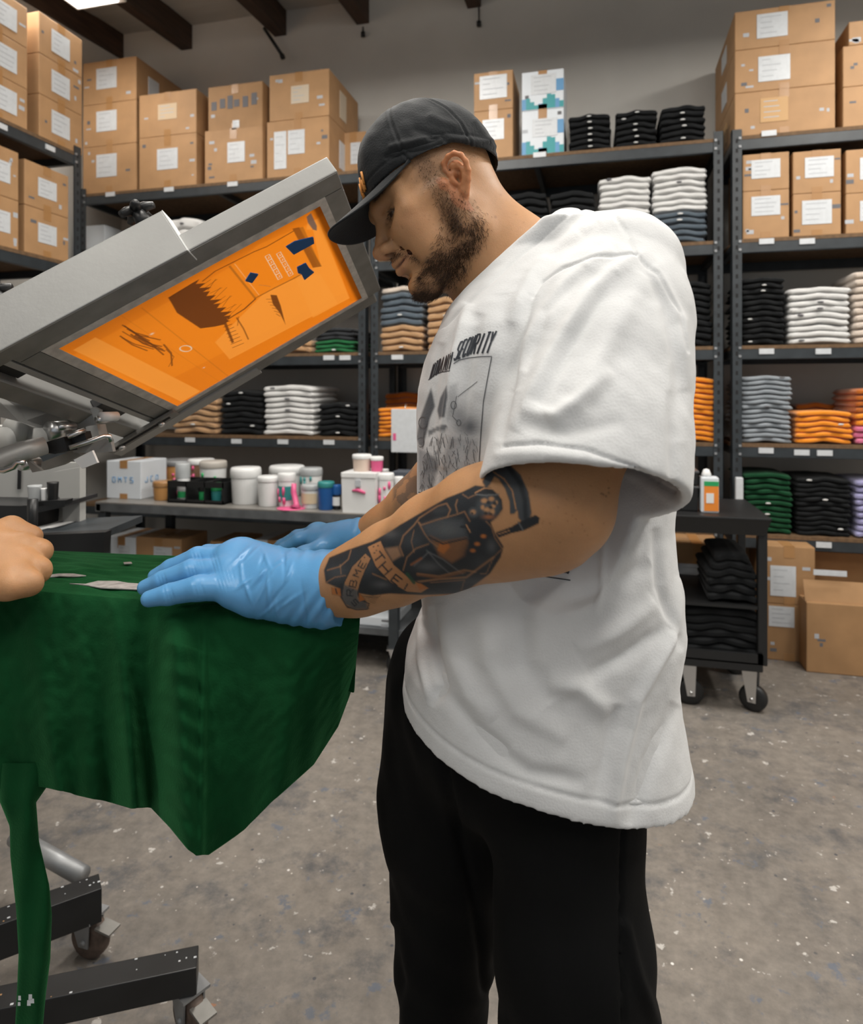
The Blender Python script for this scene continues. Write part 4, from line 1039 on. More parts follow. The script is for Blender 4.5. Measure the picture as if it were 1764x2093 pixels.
# platen and the arm that carries it
PZ = 1.040
pl = [C2W(-.62, .905, 0), C2W(-.090, .785, 0), C2W(-.138, 1.025, 0), C2W(-.75, 1.122, 0)]
a = MB(); v = [Vector((p.x, p.y, PZ - .022)) for p in pl] + [Vector((p.x, p.y, PZ)) for p in pl]
a.add(v, [[3, 2, 1, 0], [4, 5, 6, 7], [0, 1, 5, 4], [1, 2, 6, 5], [2, 3, 7, 6], [3, 0, 4, 7]], ALU); pobj('platen', a)
c0 = (pl[1] + pl[2]) / 2; c1 = (pl[0] + pl[3]) / 2; dr = (c1 - c0).normalized()
p = c0 + dr * .22; q = c0 + dr * 1.15; x = (q - p).normalized(); M = basis(Vector((p.x, p.y, 0)), x, Vector((-x.y, x.x, 0)), Vector((0, 0, 1)))
a = MB(); a.box(0, (q - p).length, -.03, .03, PZ - .08, PZ - .023, ALU, M=M, bev=.002); pobj('platen_arm', a)

# ================================================================== green shirt over the platen
def poly_at(pts, x):
    for i in range(len(pts) - 1):
        (x0, y0), (x1, y1) = pts[i], pts[i + 1]
        if x0 <= x <= x1: return y0 + (y1 - y0) * (x - x0) / (x1 - x0 + 1e-9)
    return pts[-1][1] if x > pts[-1][0] else pts[0][1]
GRN = mat('green_cotton', (.0035, .048, .014), .9, noise_scale=24, noise_amt=.12, bump=.18, bump_scale=300, spec=.12, sheen=.38)
_g = GRN.node_tree.nodes['Principled BSDF']; _g.inputs['Sheen Tint'].default_value = (.12, .62, .22, 1); _g.inputs['Sheen Roughness'].default_value = .4
hem = [(-260, 1560), (-60, 1600), (0, 1612), (60, 1603), (100, 1610), (190, 1632), (230, 1640), (270, 1652), (310, 1650), (350, 1692), (385, 1735), (400, 1748), (425, 1747), (500, 1695), (560, 1634), (640, 1562), (690, 1484), (712, 1425), (722, 1395)]
TZ = PZ + .004
def edge_front(s):   # s 0..1 along the front top edge
    p = C2W(-.64, .912, 0).lerp(C2W(-.083, .773, 0), s); return Vector((p.x, p.y, TZ))
nu, nv = 420, 150
P = np.zeros((nv, nu, 3))
def fold(x, v):
    g = lambda c, w, k=0.0: math.exp(-((x - c - k * v) / w) ** 2)
    r = 2.5 * (.016 * g(355, 34, 30) * min(1, v * 5) * (1 - .2 * v) - .020 * g(290, 30, 20) * v + .010 * g(235, 16, 45) * v - .012 * g(190, 26, 40) * v + .008 * g(60, 22, 60) * v - .010 * g(500, 50, -20) * v + .014 * g(600, 40, -25) * v)
    r += .006 * g(418, 7, -8) * min(1, v * 4) + .013 * g(660, 18, -30) * v - .007 * g(130, 18, 30) * v + .010 * g(-40, 30, 40) * v + .010 * g(700, 14, 0) * v
    return r
for i in range(nu):
    s = i / (nu - 1); top = edge_front(s); px, py, d = pix(top)
    bx = -260 + (722 + 260) * (s ** .98); by = poly_at(hem, bx)
    dbot = d + .0 - .03 * math.exp(-((bx - 400) / 160) ** 2) + (.15 * max(0, (bx - 520) / 200) ** 1.5)
    bot = W(bx, by, dbot)
    for j in range(nv):
        v = j / (nv - 1)
        p = top.lerp(bot, v)
        # rounded shoulder of the cloth over the platen edge
        out = .012 * (1 - math.exp(-v * 16)) + .02 * math.sin(math.pi * min(1, v)) * .8
        xx = px + (bx - px) * v
        f = fold(xx, v) + .0035 * noise.noise(Vector((xx * .018, v * 5, 1))) + .002 * noise.noise(Vector((xx * .05, v * 16, 3)))
        f += .0022 * math.sin(v * 60 + xx * .02) * math.exp(-((xx - 385) / 42) ** 2) * (v > .2) * .8
        drop = .0
        qx, qy, qd = pix(p); p = W(qx, qy, qd - out - f)
        P[j, i] = p
front = P
nub = 170
P2 = np.zeros((nv, nub, 3))
tc_ = [C2W(-.083, .773, 0), C2W(-.128, 1.03, 0), C2W(-.76, 1.13, 0)]
L1 = (tc_[1] - tc_[0]).length; L2 = (tc_[2] - tc_[1]).length
for i in range(nub):
    s = i / (nub - 1) * (L1 + L2)
    t_ = tc_[0].lerp(tc_[1], s / L1) if s < L1 else tc_[1].lerp(tc_[2], (s - L1) / L2)
    top = Vector((t_.x, t_.y, TZ)); b0 = Vector(front[-1, -1])
    k = min(1, s / L1)
    base = Vector((t_.x, t_.y, 0)) - Rv * (.012 + .02 * k)
    zb = b0.z + .05 * k + (.78 - b0.z - .05) * max(0, (s - L1) / L2)
    bot = Vector((base.x, base.y, zb))
    bot = bot.lerp(b0, max(0, 1 - s / (L1 * .5)) ** 1.2) if s < L1 * .5 else bot
    nrm = (Rv if s < L1 else Fv)
    for j in range(nv):
        v = j / (nv - 1); p = top.lerp(bot, v)
        if i > 0: p = p + nrm * ((.006 * math.sin(s * 45) * v + .004 * noise.noise(Vector((s * 9, v * 4, 5)))) * min(1, s * 12))
        P2[j, i] = p if i > 0 else front[j, -1]
gs = thing('green_tshirt', 'dark green t-shirt pulled over the platen, its hem drooping to a point', 't-shirt', (pl[1].x, pl[1].y, PZ))
GI = Matrix.Translation(-Vector(gs.location))
full = np.concatenate([front, P2[:, 1:]], axis=1)
o = link_grid('drape', full, GRN, gs); o.matrix_parent_inverse = GI
sm = o.modifiers.new('thick', 'SOLIDIFY'); sm.thickness = .0022; sm.offset = 0
# top panel with soft wrinkles
nt_, ns_ = 90, 240
P3 = np.zeros((nt_, ns_, 3))
for j in range(nt_):
    t = j / (nt_ - 1)
    for i in range(ns_):
        s = i / (ns_ - 1)
        A = Vector(front[0, int(s * (nu - 1))]); B = C2W(-.76, 1.13, 0).lerp(C2W(-.128, 1.03, 0), s); B = Vector((B.x, B.y, TZ))
        p = A.lerp(B, t)
        ed = min(1, min(t, 1 - t, (1 - s) * 3) * 12)
        p.z = TZ + .0012 * ed + ed * (.0032 * noise.noise(Vector((s * 5, t * 3, 2))) + .0024 * noise.noise(Vector((s * 14 + t * 8, t * 14, 7))) + .0035 * math.exp(-((t - .35 - s * .35) / .04) ** 2))
        P3[j, i] = p
o = link_grid('top_panel', P3, GRN, gs); o.matrix_parent_inverse = GI
# dried print residue patches
RES = mat('dried_grey_print', (.34, .33, .32), .7, noise_scale=80, noise_amt=.3)
def patch(pts, name='print_residue', m=None, z=TZ + .0052):
    a = MB(); n = len(pts); vs = [onZ(x, y, z) for x, y in pts]; a.add(vs + [v - Vector((0, 0, .0012)) for v in vs], [list(range(n)), [n + k for k in range(n)][::-1]] + [[i, n + i, n + (i + 1) % n, (i + 1) % n] for i in range(n)], m or RES)
    o = a.build(name, gs); o.matrix_parent_inverse = GI
patch([(142, 1192), (175, 1193), (200, 1187), (238, 1187), (262, 1191), (292, 1193), (295, 1205), (250, 1203), (205, 1201), (180, 1196)])
patch([(88, 1176), (120, 1172), (150, 1172), (176, 1176), (150, 1178), (120, 1177), (92, 1180)])
patch([(252, 1149), (268, 1148), (270, 1151), (254, 1152)])
# sleeve hanging straight down below the platen
lf = [(1585, -5), (1640, 0), (1690, 20), (1750, 21), (1860, 33), (1950, 38), (2040, 34), (2093, 31), (2200, 30)]; rt = [(1585, 112), (1640, 74), (1720, 80), (1810, 101), (1870, 106), (1960, 103), (2030, 94), (2093, 88), (2200, 84)]
nv2, n2 = 80, 40; P4 = np.zeros((nv2, n2, 3))
for j in range(nv2):
    y = 1560 + (2190 - 1560) * j / (nv2 - 1); xl, xr = poly_at(lf, y), poly_at(rt, y); d = .86
    for i in range(n2):
        a_ = 2 * math.pi * i / n2; x = (xl + xr) / 2 + (xr - xl) / 2 * math.cos(a_)
        dep = d - (.014 + .003 * math.sin(y * .02)) * math.sin(a_) + .003 * math.sin(x * .12 + y * .01)
        P4[j, i] = W(x, y, dep)
o = link_grid('hanging_sleeve', P4, GRN, gs, closed_u=True); o.matrix_parent_inverse = GI
a = MB()
for (x, y, w_, h_) in ((40, 2040, 3, 5), (39, 2052, 3, 4), (62, 2038, 4, 6), (66, 2046, 4, 5), (59, 2050, 4, 6)):
    c = W(x, y, .835); a.add([c + Rv * (-w_ / 1700) - Uv * (h_ / 1700), c + Rv * (w_ / 1700) - Uv * (h_ / 1700), c + Rv * (w_ / 1900) + Uv * (h_ / 1700), c - Rv * (w_ / 1900) + Uv * (h_ / 1700)], [[0, 1, 2, 3]], PAPER)
o = a.build('care_print', gs); o.matrix_parent_inverse = GI
# ================================================================== implicit-surface body modelling
# All figures are modelled in the camera-aligned frame (across, away, up) in metres from the eye point, then turned into world space.
def PC(px, py, d): return np.array([(px - CX) / FPX * d, d, -(py - CY) / FPX * d])
B3 = np.array([[CS, -SN, 0], [SN, CS, 0], [0, 0, 1.0]])          # columns: Rv, Fv, Uv
def c2w_np(V): return V @ B3.T + np.array(EYE)
class Field:
    def __init__(s, lo, hi, h):
        s.lo = np.array(lo, float); s.h = h
        s.n = np.ceil((np.array(hi, float) - s.lo) / h).astype(int) + 1
        s.f = np.full(s.n, .2, np.float32)
    def blank(s):
        g = Field.__new__(Field); g.lo, g.h, g.n = s.lo, s.h, s.n; g.f = np.full(s.n, .2, np.float32); return g
    def sub(s, lo, hi, pad):
        a = np.clip(np.floor((np.array(lo) - pad - s.lo) / s.h).astype(int), 0, s.n); b = np.clip(np.ceil((np.array(hi) + pad - s.lo) / s.h).astype(int) + 1, 0, s.n)
        if (b <= a).any(): return None
        sl = tuple(slice(int(x), int(y)) for x, y in zip(a, b))
        g = [s.lo[k] + s.h * np.arange(a[k], b[k]) for k in range(3)]
        return sl, np.meshgrid(*g, indexing='ij', sparse=True)
    def op(s, lo, hi, fn, k, mode):
        pad = .03 + k
        q = s.sub(lo, hi, pad)
        if q is None: return
        sl, (x, y, z) = q
        d = fn(x, y, z).astype(np.float32); a = s.f[sl]
        if mode == 'sub': d = -d
        if k <= 0: s.f[sl] = np.minimum(a, d) if mode == 'add' else np.maximum(a, d)
        elif mode == 'add':
            h = np.clip(.5 + .5 * (a - d) / k, 0, 1); s.f[sl] = a * (1 - h) + d * h - k * h * (1 - h)
        else:
            h = np.clip(.5 - .5 * (a - d) / k, 0, 1); s.f[sl] = a * (1 - h) + d * h + k * h * (1 - h)
    def cone(s, a, b, ra, rb, k=.01, mode='add'):
        a = np.array(a, float); b = np.array(b, float); ab_ = b - a; L2 = float(ab_ @ ab_) + 1e-12
        def fn(x, y, z):
            px, py, pz = x - a[0], y - a[1], z - a[2]
            t = np.clip((px * ab_[0] + py * ab_[1] + pz * ab_[2]) / L2, 0, 1)
            return np.sqrt((px - ab_[0] * t) ** 2 + (py - ab_[1] * t) ** 2 + (pz - ab_[2] * t) ** 2) - (ra + (rb - ra) * t)
        R = max(ra, rb); s.op(np.minimum(a, b) - R, np.maximum(a, b) + R, fn, k, mode)
    def chain(s, pts, rs, k=.01):
        for i in range(len(pts) - 1): s.cone(pts[i], pts[i + 1], rs[i], rs[i + 1], k)
    def ell(s, c, r, k=.01, mode='add', R=None):
        c = np.array(c, float); r = np.array(r, float); R_ = np.eye(3) if R is None else R   # rows of R_: local axes
        def fn(x, y, z):
            dx, dy, dz = x - c[0], y - c[1], z - c[2]
            u = [(R_[i][0] * dx + R_[i][1] * dy + R_[i][2] * dz) / r[i] for i in range(3)]
            k0 = np.sqrt(u[0] ** 2 + u[1] ** 2 + u[2] ** 2); k1 = np.sqrt((u[0] / r[0]) ** 2 + (u[1] / r[1]) ** 2 + (u[2] / r[2]) ** 2)
            return k0 * (k0 - 1) / (k1 + 1e-9)
        m = r.max(); s.op(c - m, c + m, fn, k, mode)
    def plane_cut(s, p, n):
        """remove everything on the side n points to"""
        n = np.array(n, float); n /= np.linalg.norm(n); p = np.array(p, float)
        g = [s.lo[k] + s.h * np.arange(s.n[k]) for k in range(3)]; x, y, z = np.meshgrid(*g, indexing='ij', sparse=True)
        s.f = np.maximum(s.f, ((x - p[0]) * n[0] + (y - p[1]) * n[1] + (z - p[2]) * n[2]).astype(np.float32))
    def mesh(s):
        f = s.f; ins = f < 0
        nx, ny, nz = f.shape
        c = np.zeros((nx - 1, ny - 1, nz - 1), np.int8)
        for i in (0, 1):
            for j in (0, 1):
                for k in (0, 1): c += ins[i:nx - 1 + i, j:ny - 1 + j, k:nz - 1 + k]
        act = (c > 0) & (c < 8); I = np.argwhere(act); idm = np.full(act.shape, -1, np.int32); idm[act] = np.arange(len(I))
        acc = np.zeros((len(I), 3)); cnt = np.zeros(len(I))
        cor = [(i, j, k) for i in (0, 1) for j in (0, 1) for k in (0, 1)]
        val = {q: f[I[:, 0] + q[0], I[:, 1] + q[1], I[:, 2] + q[2]] for q in cor}
        for q in cor:
            for ax in range(3):
                if q[ax]: continue
                r = list(q); r[ax] = 1; r = tuple(r); a, b = val[q], val[r]
                m = (a < 0) != (b < 0); t = np.where(m, a / (a - b + 1e-20), 0)
                p = np.tile(np.array(q, float), (len(I), 1)); p[:, ax] += t
                acc[m] += p[m]; cnt[m] += 1
        V = (I + acc / cnt[:, None]) * s.h + s.lo
        Fq = []
        for ax in range(3):
            a = ins; sl0 = [slice(None)] * 3; sl1 = [slice(None)] * 3; sl0[ax] = slice(0, -1); sl1[ax] = slice(1, None)
            A, Bb_ = a[tuple(sl0)], a[tuple(sl1)]; E = np.argwhere(A != Bb_)
            u, v = [(1, 2), (2, 0), (0, 1)][ax]
            ok = (E[:, u] > 0) & (E[:, v] > 0) & (E[:, u] < act.shape[u]) & (E[:, v] < act.shape[v]); E = E[ok]
            def cell(du, dv):
                q = E.copy(); q[:, u] -= du; q[:, v] -= dv; return idm[q[:, 0], q[:, 1], q[:, 2]]
            Q = np.stack([cell(1, 1), cell(0, 1), cell(0, 0), cell(1, 0)], 1)
            flip = ~A[E[:, 0], E[:, 1], E[:, 2]]; Q[flip] = Q[flip][:, ::-1]; Fq.append(Q)
        F = np.concatenate(Fq); F = F[(F >= 0).all(1)]
        return V, F
def vnormals(V, F):
    n = np.cross(V[F[:, 2]] - V[F[:, 0]], V[F[:, 3]] - V[F[:, 1]]); N = np.zeros_like(V)
    for k in range(4): np.add.at(N, F[:, k], n)
    return N / (np.linalg.norm(N, axis=1)[:, None] + 1e-12)
def smooth_v(V, F, it=1, lam=.5):
    for _ in range(it):
        S = np.zeros_like(V); c = np.zeros(len(V))
        for k in range(4):
            np.add.at(S, F[:, k], V[F[:, (k + 1) % 4]]); np.add.at(c, F[:, k], 1)
            np.add.at(S, F[:, (k + 1) % 4], V[F[:, k]]); np.add.at(c, F[:, (k + 1) % 4], 1)
        V = V + lam * (S / np.maximum(c, 1)[:, None] - V)
    return V
def pixn(V): return CX + FPX * V[:, 0] / V[:, 1], CY - FPX * V[:, 2] / V[:, 1]
def drop_small(V, F, keep=2000):
    """keep only the big connected pieces"""
    lab = np.arange(len(V))
    while True:
        m = lab[F].min(1); new = lab.copy()
        for k in range(4): np.minimum.at(new, F[:, k], m)
        new = new[new]
        if (new == lab).all(): break
        lab = new
    u, inv, ct = np.unique(lab, return_inverse=True, return_counts=True)
    good = ct[inv] > keep; mp = np.cumsum(good) - 1
    return V[good], mp[F[good[F[:, 0]]]]
def vnoise(P, s, seed=0):
    """cheap smooth pseudo-noise from rotated sines, about -1..1"""
    r = np.random.default_rng(seed); out = 0
    for k in range(7):
        d = r.normal(size=3); d /= np.linalg.norm(d); out = out + np.sin(P @ d * s * (6.0 + 1.7 * k) + r.uniform(0, 6.28) + 1.3 * np.sin(P @ r.normal(size=3) * s * 3))
    return out / 3.2

# ------------------------------------------------------------------ head frame
HTH = math.radians(25); HPS = math.radians(11)
HO = np.array([.0150, .866, .243]); HS = np.array([.92, .92, .93])
_ct, _st = math.cos(HTH), math.sin(HTH)
Hx = np.array([-_ct * math.cos(HPS), -math.sin(HPS), -_st]); Hx /= np.linalg.norm(Hx)
Hy = np.array([math.sin(HPS), -math.cos(HPS), 0.0]); Hy -= Hx * (Hx @ Hy); Hy /= np.linalg.norm(Hy)
Hz = np.cross(Hx, Hy)
_rl = math.radians(9); Hy, Hz = Hy * math.cos(_rl) + Hz * math.sin(_rl), Hz * math.cos(_rl) - Hy * math.sin(_rl)      # head tipped slightly to his right
def H(x, y, z): return HO + Hx * (x * HS[0]) + Hy * (y * HS[1]) + Hz * (z * HS[2])
HR = np.array([Hx, Hy, Hz])
def toH(V): return ((V - HO) @ HR.T) / HS
NECKB = PC(1050, 560, .87)

def head_field():
    F = Field((-.17, .73, .0), (.24, 1.02, .44), .0016)
    e = lambda c, r, k=.01, m='add': F.ell(H(*c), np.array(r) * HS, k, m, HR)
    cn = lambda a, b, ra, rb, k=.01, m='add': F.cone(H(*a), H(*b), ra * .93, rb * .93, k, m)
    e((-.002, 0, .043), (.089, .074, .081), 0)
    e((.040, 0, -.005), (.054, .061, .078), .02)
    for s in (-1, 1):
        cn((.000, s * .048, -.058), (.070, s * .020, -.090), .022, .015, .018)       # jaw edge
        cn((.0, s * .054, -.02), (.0, s * .050, -.055), .022, .022, .02)             # ramus
        e((.058, s * .036, -.018), (.030, .026, .030), .015)                          # cheek
        cn((.070, s * .043, -.004), (.012, s * .068, .006), .010, .007, .014)         # cheekbone
        e((.052, s * .040, -.052), (.024, .018, .024), .015)                          # smiling lower cheek
    cn((.02, 0, -.065), (.068, 0, -.088), .030, .018, .02)
    e((.079, 0, -.087), (.0165, .020, .015), .010)                                     # chin
    e((.074, 0, -.050), (.024, .028, .026), .012)                                      # muzzle
    cn((.086, -.012, .030), (.086, .012, .030), .0095, .0095, .012)                     # glabella
    for s in (-1, 1):
        cn((.085, s * .014, .030), (.066, s * .046, .031), .0095, .008, .012)          # brow
        e((.093, s * .034, .008), (.017, .0185, .0125), .010, 'sub')                  # socket
        cn((.062, s * .050, .030), (.062, s * .054, .0), .008, .008, .012)              # outer orbit
    # nose
    cn((.087, 0, .022), (.1010, 0, -.010), .0065, .0072, .008)
    cn((.1010, 0, -.010), (.1075, 0, -.022), .0072, .0100, .006)
    e((.1095, 0, -.0245), (.0105, .0110, .0092), .005)
    for s in (-1, 1):
        e((.0985, s * .0130, -.0255), (.0125, .0068, .0088), .005)
        e((.092, s * .0160, -.026), (.006, .004, .008), .003)
    cn((.101, 0, -.032), (.088, 0, -.038), .0052, .007, .006)
    for s in (-1, 1):
        e((.1010, s * .0090, -.0345), (.0064, .0040, .0060), .0015, 'sub')
        cn((.0885, s * .0208, -.020), (.0835, s * .0200, -.032), .0016, .0016, .003, 'sub')      # alar crease
        cn((.0840, s * .024, -.036), (.0700, s * .036, -.056), .0022, .0018, .006, 'sub')        # smile line
    # lips
    cn((.0965, 0, -.0475), (.0905, .013, -.0485), .0056, .0048, .004); cn((.0965, 0, -.0475), (.0905, -.013, -.0485), .0056, .0048, .004)
    cn((.0905, .013, -.0485), (.0775, .0265, -.0475), .0048, .0030, .004); cn((.0905, -.013, -.0485), (.0775, -.0265, -.0475), .0048, .003, .004)
    cn((.0950, 0, -.0590), (.0885, .013, -.0575), .0062, .0052, .004); cn((.0950, 0, -.0590), (.0885, -.013, -.0575), .0062, .0052, .004)
    cn((.0885, .013, -.0575), (.0765, .0255, -.0510), .0052, .003, .004); cn((.0885, -.013, -.0575), (.0765, -.0255, -.0510), .0052, .003, .004)
    for s in (-1, 1):
        cn((.1030, 0, -.0532), (.0945, s * .0145, -.0535), .0013, .0013, .0012, 'sub'); cn((.0945, s * .0145, -.0535), (.0790, s * .0300, -.0480), .0013, .0015, .0015, 'sub')
        e((.0755, s * .0320, -.0470), (.005, .004, .005), .004, 'sub')
    cn((.092, -.010, -.0695), (.092, .010, -.0695), .0040, .0040, .008, 'sub')
    # eyes: lids as a shell, the gap, then the ball
    for s in (-1, 1):
        ec = (.0690, s * .0335, .0080)
        e(ec, (.0145, .0155, .0140), .003)
        cn((.0860, s * .016, .0060), (.0790, s * .0495, .0075), .0032, .0028, .0012, 'sub'); cn((.0875, s * .024, .0062), (.0845, s * .042, .0068), .0050, .0050, .001, 'sub')
        F.ell(H(*ec), np.array((.0128, .0128, .0128)) * HS, 0, 'add', HR)
        cn((.0850, s * .018, .0165), (.0780, s * .048, .0180), .0012, .0012, .003, 'sub')        # lid crease
        cn((.0850, s * .020, -.0050), (.0770, s * .044, -.0065), .0010, .0010, .004, 'sub')      # under-eye crease
    # ears
    for s in (-1, 1):
        EO = np.array([-.010, s * .0745, .004])
        ear = lambda u, v, w: (EO[0] + u * .68, EO[1] + s * (w * 1.1 - u * .36), EO[2] + v * .80 + .002)      # u forward, v up, w outward; flares out to the back
        hel = [(.010, .006, .003), (.014, .018, .003), (.011, .028, .004), (.001, .0335, .006), (-.010, .032, .008), (-.018, .023, .009), (-.0205, .010, .009), (-.018, -.004, .008), (-.012, -.016, .006), (-.006, -.024, .004), (.000, -.029, .003)]
        e((EO[0] - .005, EO[1] + s * .004, EO[2] + .003), (.0105, .0065, .020), .005)
        # hollow of the ear
        F.ell(H(*ear(-.003, .0125, .0095)), np.array((.0098, .0080, .0130)) * HS, .003, 'sub', HR)
        F.ell(H(*ear(.002, -.006, .0075)), np.array((.0062, .0100, .0080)) * HS, .003, 'sub', HR)
        for i in range(len(hel) - 1): cn(ear(*hel[i]), ear(*hel[i + 1]), .0034, .0034, .0022)
        e(ear(.000, -.026, .002), (.0065, .0042, .0085), .004)                                    # lobe
        anti = [(-.001, .020, .003), (-.009, .013, .005), (-.0115, .003, .006), (-.009, -.008, .006), (-.003, -.015, .005)]
        for i in range(len(anti) - 1): cn(ear(*anti[i]), ear(*anti[i + 1]), .0030, .0030, .003)
        cn(ear(-.006, .012, .004), ear(.003, .019, .002), .0026, .0022, .003)
        cn(ear(.010, -.002, .003), ear(.008, -.010, .004), .0038, .0034, .003)                    # tragus
        cn(ear(.010, .007, .002), ear(.002, .004, .000), .0022, .0018, .003)                      # crus
    # neck, nape and the tops of the shoulders under the collar
    F.cone(H(-.020, 0, -.012), NECKB, .054, .062, .02)
    F.cone(H(-.045, .0, -.005), PC(1045, 540, .87), .034, .048, .02)
    F.cone(H(.010, 0, -.055), PC(1010, 590, .87), .036, .052, .02)
    F.cone(H(-.022, .046, -.035), PC(1000, 600, .82), .012, .012, .015)                           # neck muscle
    F.cone(PC(1075, 562, .87), PC(1180, 600, .78), .045, .04, .02)
    F.cone(PC(1075, 562, .87), PC(1150, 610, .98), .045, .04, .02)
    F.cone(NECKB, PC(1090, 660, .87), .07, .10, .03)
    return F
Fh = head_field(); Vh, Fh_ = Fh.mesh(); Vh, Fh_ = drop_small(Vh, Fh_); Vh = smooth_v(Vh, Fh_, 1, .4)

def arm_near():
    F = Field((-.15, .55, -.315), (.20, .835, -.035), .00125)
    arm_parts(F)
    return F
def arm_parts(F):
    P_ = [PC(1240, 600, .71), PC(1182, 880, .655), PC(1142, 1022, .635)]; F.chain(P_, [.050, .048, .047], .03)
    Q = [PC(1140, 1026, .632), PC(1085, 1052, .645), PC(1000, 1067, .665), PC(900, 1106, .70), PC(800, 1152, .737), PC(735, 1182, .762), PC(660, 1205, .79)]
    F.chain(Q, [.0475, .052, .0520, .0480, .0410, .0365, .034], .025)
    F.cone(PC(1172, 1062, .632), PC(1145, 1078, .635), .020, .026, .03)        # elbow point
    F.cone(PC(1110, 1010, .61), PC(960, 1050, .655), .030, .028, .03)         # forearm muscle
    return F
def arm_far():
    F = Field((-.14, .84, -.26), (.26, 1.12, .2), .0025)
    F.chain([PC(1120, 640, 1.0), PC(1000, 900, .985), PC(905, 985, .985), PC(850, 1033, .99), (PC(790, 1076, 1.01)), PC(735, 1103, 1.03)], [.055, .045, .043, .038, .030, .027], .02)
    return F
FU = Field((.05, .55, -.05), (.33, .85, .25), .003); arm_parts(FU); Vu, Fu = FU.mesh(); Va, Fa = arm_near().mesh(); Va, Fa = drop_small(Va, Fa); Vb, Fb = arm_far().mesh(); Vb, Fb = drop_small(Vb, Fb)

# ---- skin colours
SK = np.array([.45, .240, .115])
def skin_base(V, seed):
    n = vnoise(V, 6, seed)[:, None] * .045 + vnoise(V, 40, seed + 1)[:, None] * .025
    return SK * (1 + n)
sstep = lambda a, b, x: np.clip((x - a) / (b - a + 1e-9), 0, 1) ** 2 * (3 - 2 * np.clip((x - a) / (b - a + 1e-9), 0, 1))
h = toH(Vh); hx, hy, hz = h.T; ay = np.abs(hy)
Ch = skin_base(Vh, 3)
def blend(C, m, col): m = np.clip(m, 0, 1)[:, None]; return C * (1 - m) + np.array(col) * m
def gz(*a): 
    """distance in head space from a polyline"""
    d = np.full(len(h), 1e9)
    for i in range(len(a) - 1):
        p = np.array(a[i]); q = np.array(a[i + 1]); v = q - p; t = np.clip(((np.stack([hx, ay, hz], 1) - p) @ v) / (v @ v), 0, 1)
        d = np.minimum(d, np.linalg.norm(np.stack([hx, ay, hz], 1) - p - t[:, None] * v, axis=1))
    return d
warm = np.exp(-(np.linalg.norm(h - np.array([.112, 0, -.024]), axis=1) / .016) ** 2) * .35 + np.exp(-(gz((.06, .045, -.02)) / .02 if False else np.linalg.norm(np.stack([hx, ay, hz], 1) - np.array([.06, .05, -.018]), axis=1) / .022) ** 2) * .2
Ch = blend(Ch, warm, (.52, .22, .12))
ear_m = (ay > .074) & (np.hypot(hx + .012, (hz - .006) * .6) < .03)
Ch = blend(Ch, ear_m * .55, (.60, .22, .09))  # orange glow of light through the ear, painted into the skin
# closely shaved sides of the scalp, sideburn and beard shadow
wob = vnoise(h, 22, 9) * .004
scalp = sstep(.045, .03, hx + wob) * sstep(.008, .03, hz + .35 * (hx + .02) + wob) 
scalp = scalp * (ay < .0765)
Ch = blend(Ch, scalp * .34, (.17, .115, .08))
side = np.exp(-(gz((.020, .07, .045), (.020, .072, .012), (.016, .07, -.02), (.014, .064, -.045)) / .0115) ** 4)
Ch = blend(Ch, side * .30, (.10, .06, .04))
jl = gz((.012, .064, -.035), (.010, .060, -.060), (.035, .046, -.078), (.062, .030, -.090), (.080, .010, -.098))
beard = np.exp(-(jl / .028) ** 4)
beard = np.maximum(beard, np.exp(-(gz((.078, .004, -.094), (.055, .028, -.088)) / .020) ** 4))
must = np.exp(-(gz((.099, .0, -.0405), (.090, .016, -.041), (.080, .028, -.046), (.072, .034, -.060)) / .0062) ** 4) * .8
gote = np.exp(-(gz((.090, .0, -.074), (.088, .0, -.088)) / .008) ** 4) * .6
cheekcut = sstep(-.030, -.042, hz - (.030 - hx) * .9 + wob)       # upper edge of the beard falls from the sideburn to the mouth
bm_ = np.clip(np.maximum(np.maximum(beard * np.maximum(cheekcut, (hx < .030)), must), gote), 0, 1)
bm_ = bm_ * (1 - np.exp(-((np.linalg.norm(h - np.array([.092, 0, -.0535]), axis=1)) / .016) ** 6))
Ch = blend(Ch, bm_ * .40, (.095, .052, .030))
# lips, brows, lashes, eyes
lipm = np.exp(-(gz((.0975, 0, -.0475), (.0915, .013, -.0490), (.080, .026, -.0485)) / .0046) ** 4) + np.exp(-(gz((.0960, 0, -.0585), (.0900, .013, -.0570), (.079, .025, -.0515)) / .0056) ** 4)
Ch = blend(Ch, np.clip(lipm, 0, 1) * .6, (.42, .155, .11))
line_ = np.exp(-(gz((.1000, 0, -.0532), (.0945, .0145, -.0535), (.0790, .0300, -.0480)) / .0020) ** 2); Ch = blend(Ch, line_ * .8, (.07, .025, .02))
nos = np.exp(-((np.linalg.norm((np.stack([hx, ay, hz], 1) - np.array([.1010, .0090, -.0340])) / np.array([.0066, .0042, .0060]), axis=1)) ** 4)); Ch = blend(Ch, nos * .9, (.05, .02, .015))
brow = np.exp(-(gz((.0925, .012, .0310), (.085, .030, .0375), (.070, .048, .0340)) / .0052) ** 4) * (hx > .05)
Ch = blend(Ch, brow * .75, (.04, .022, .014))
inner = (ear_m & (ay < .0800)); Ch = blend(Ch, inner * .25, (.40, .12, .05))
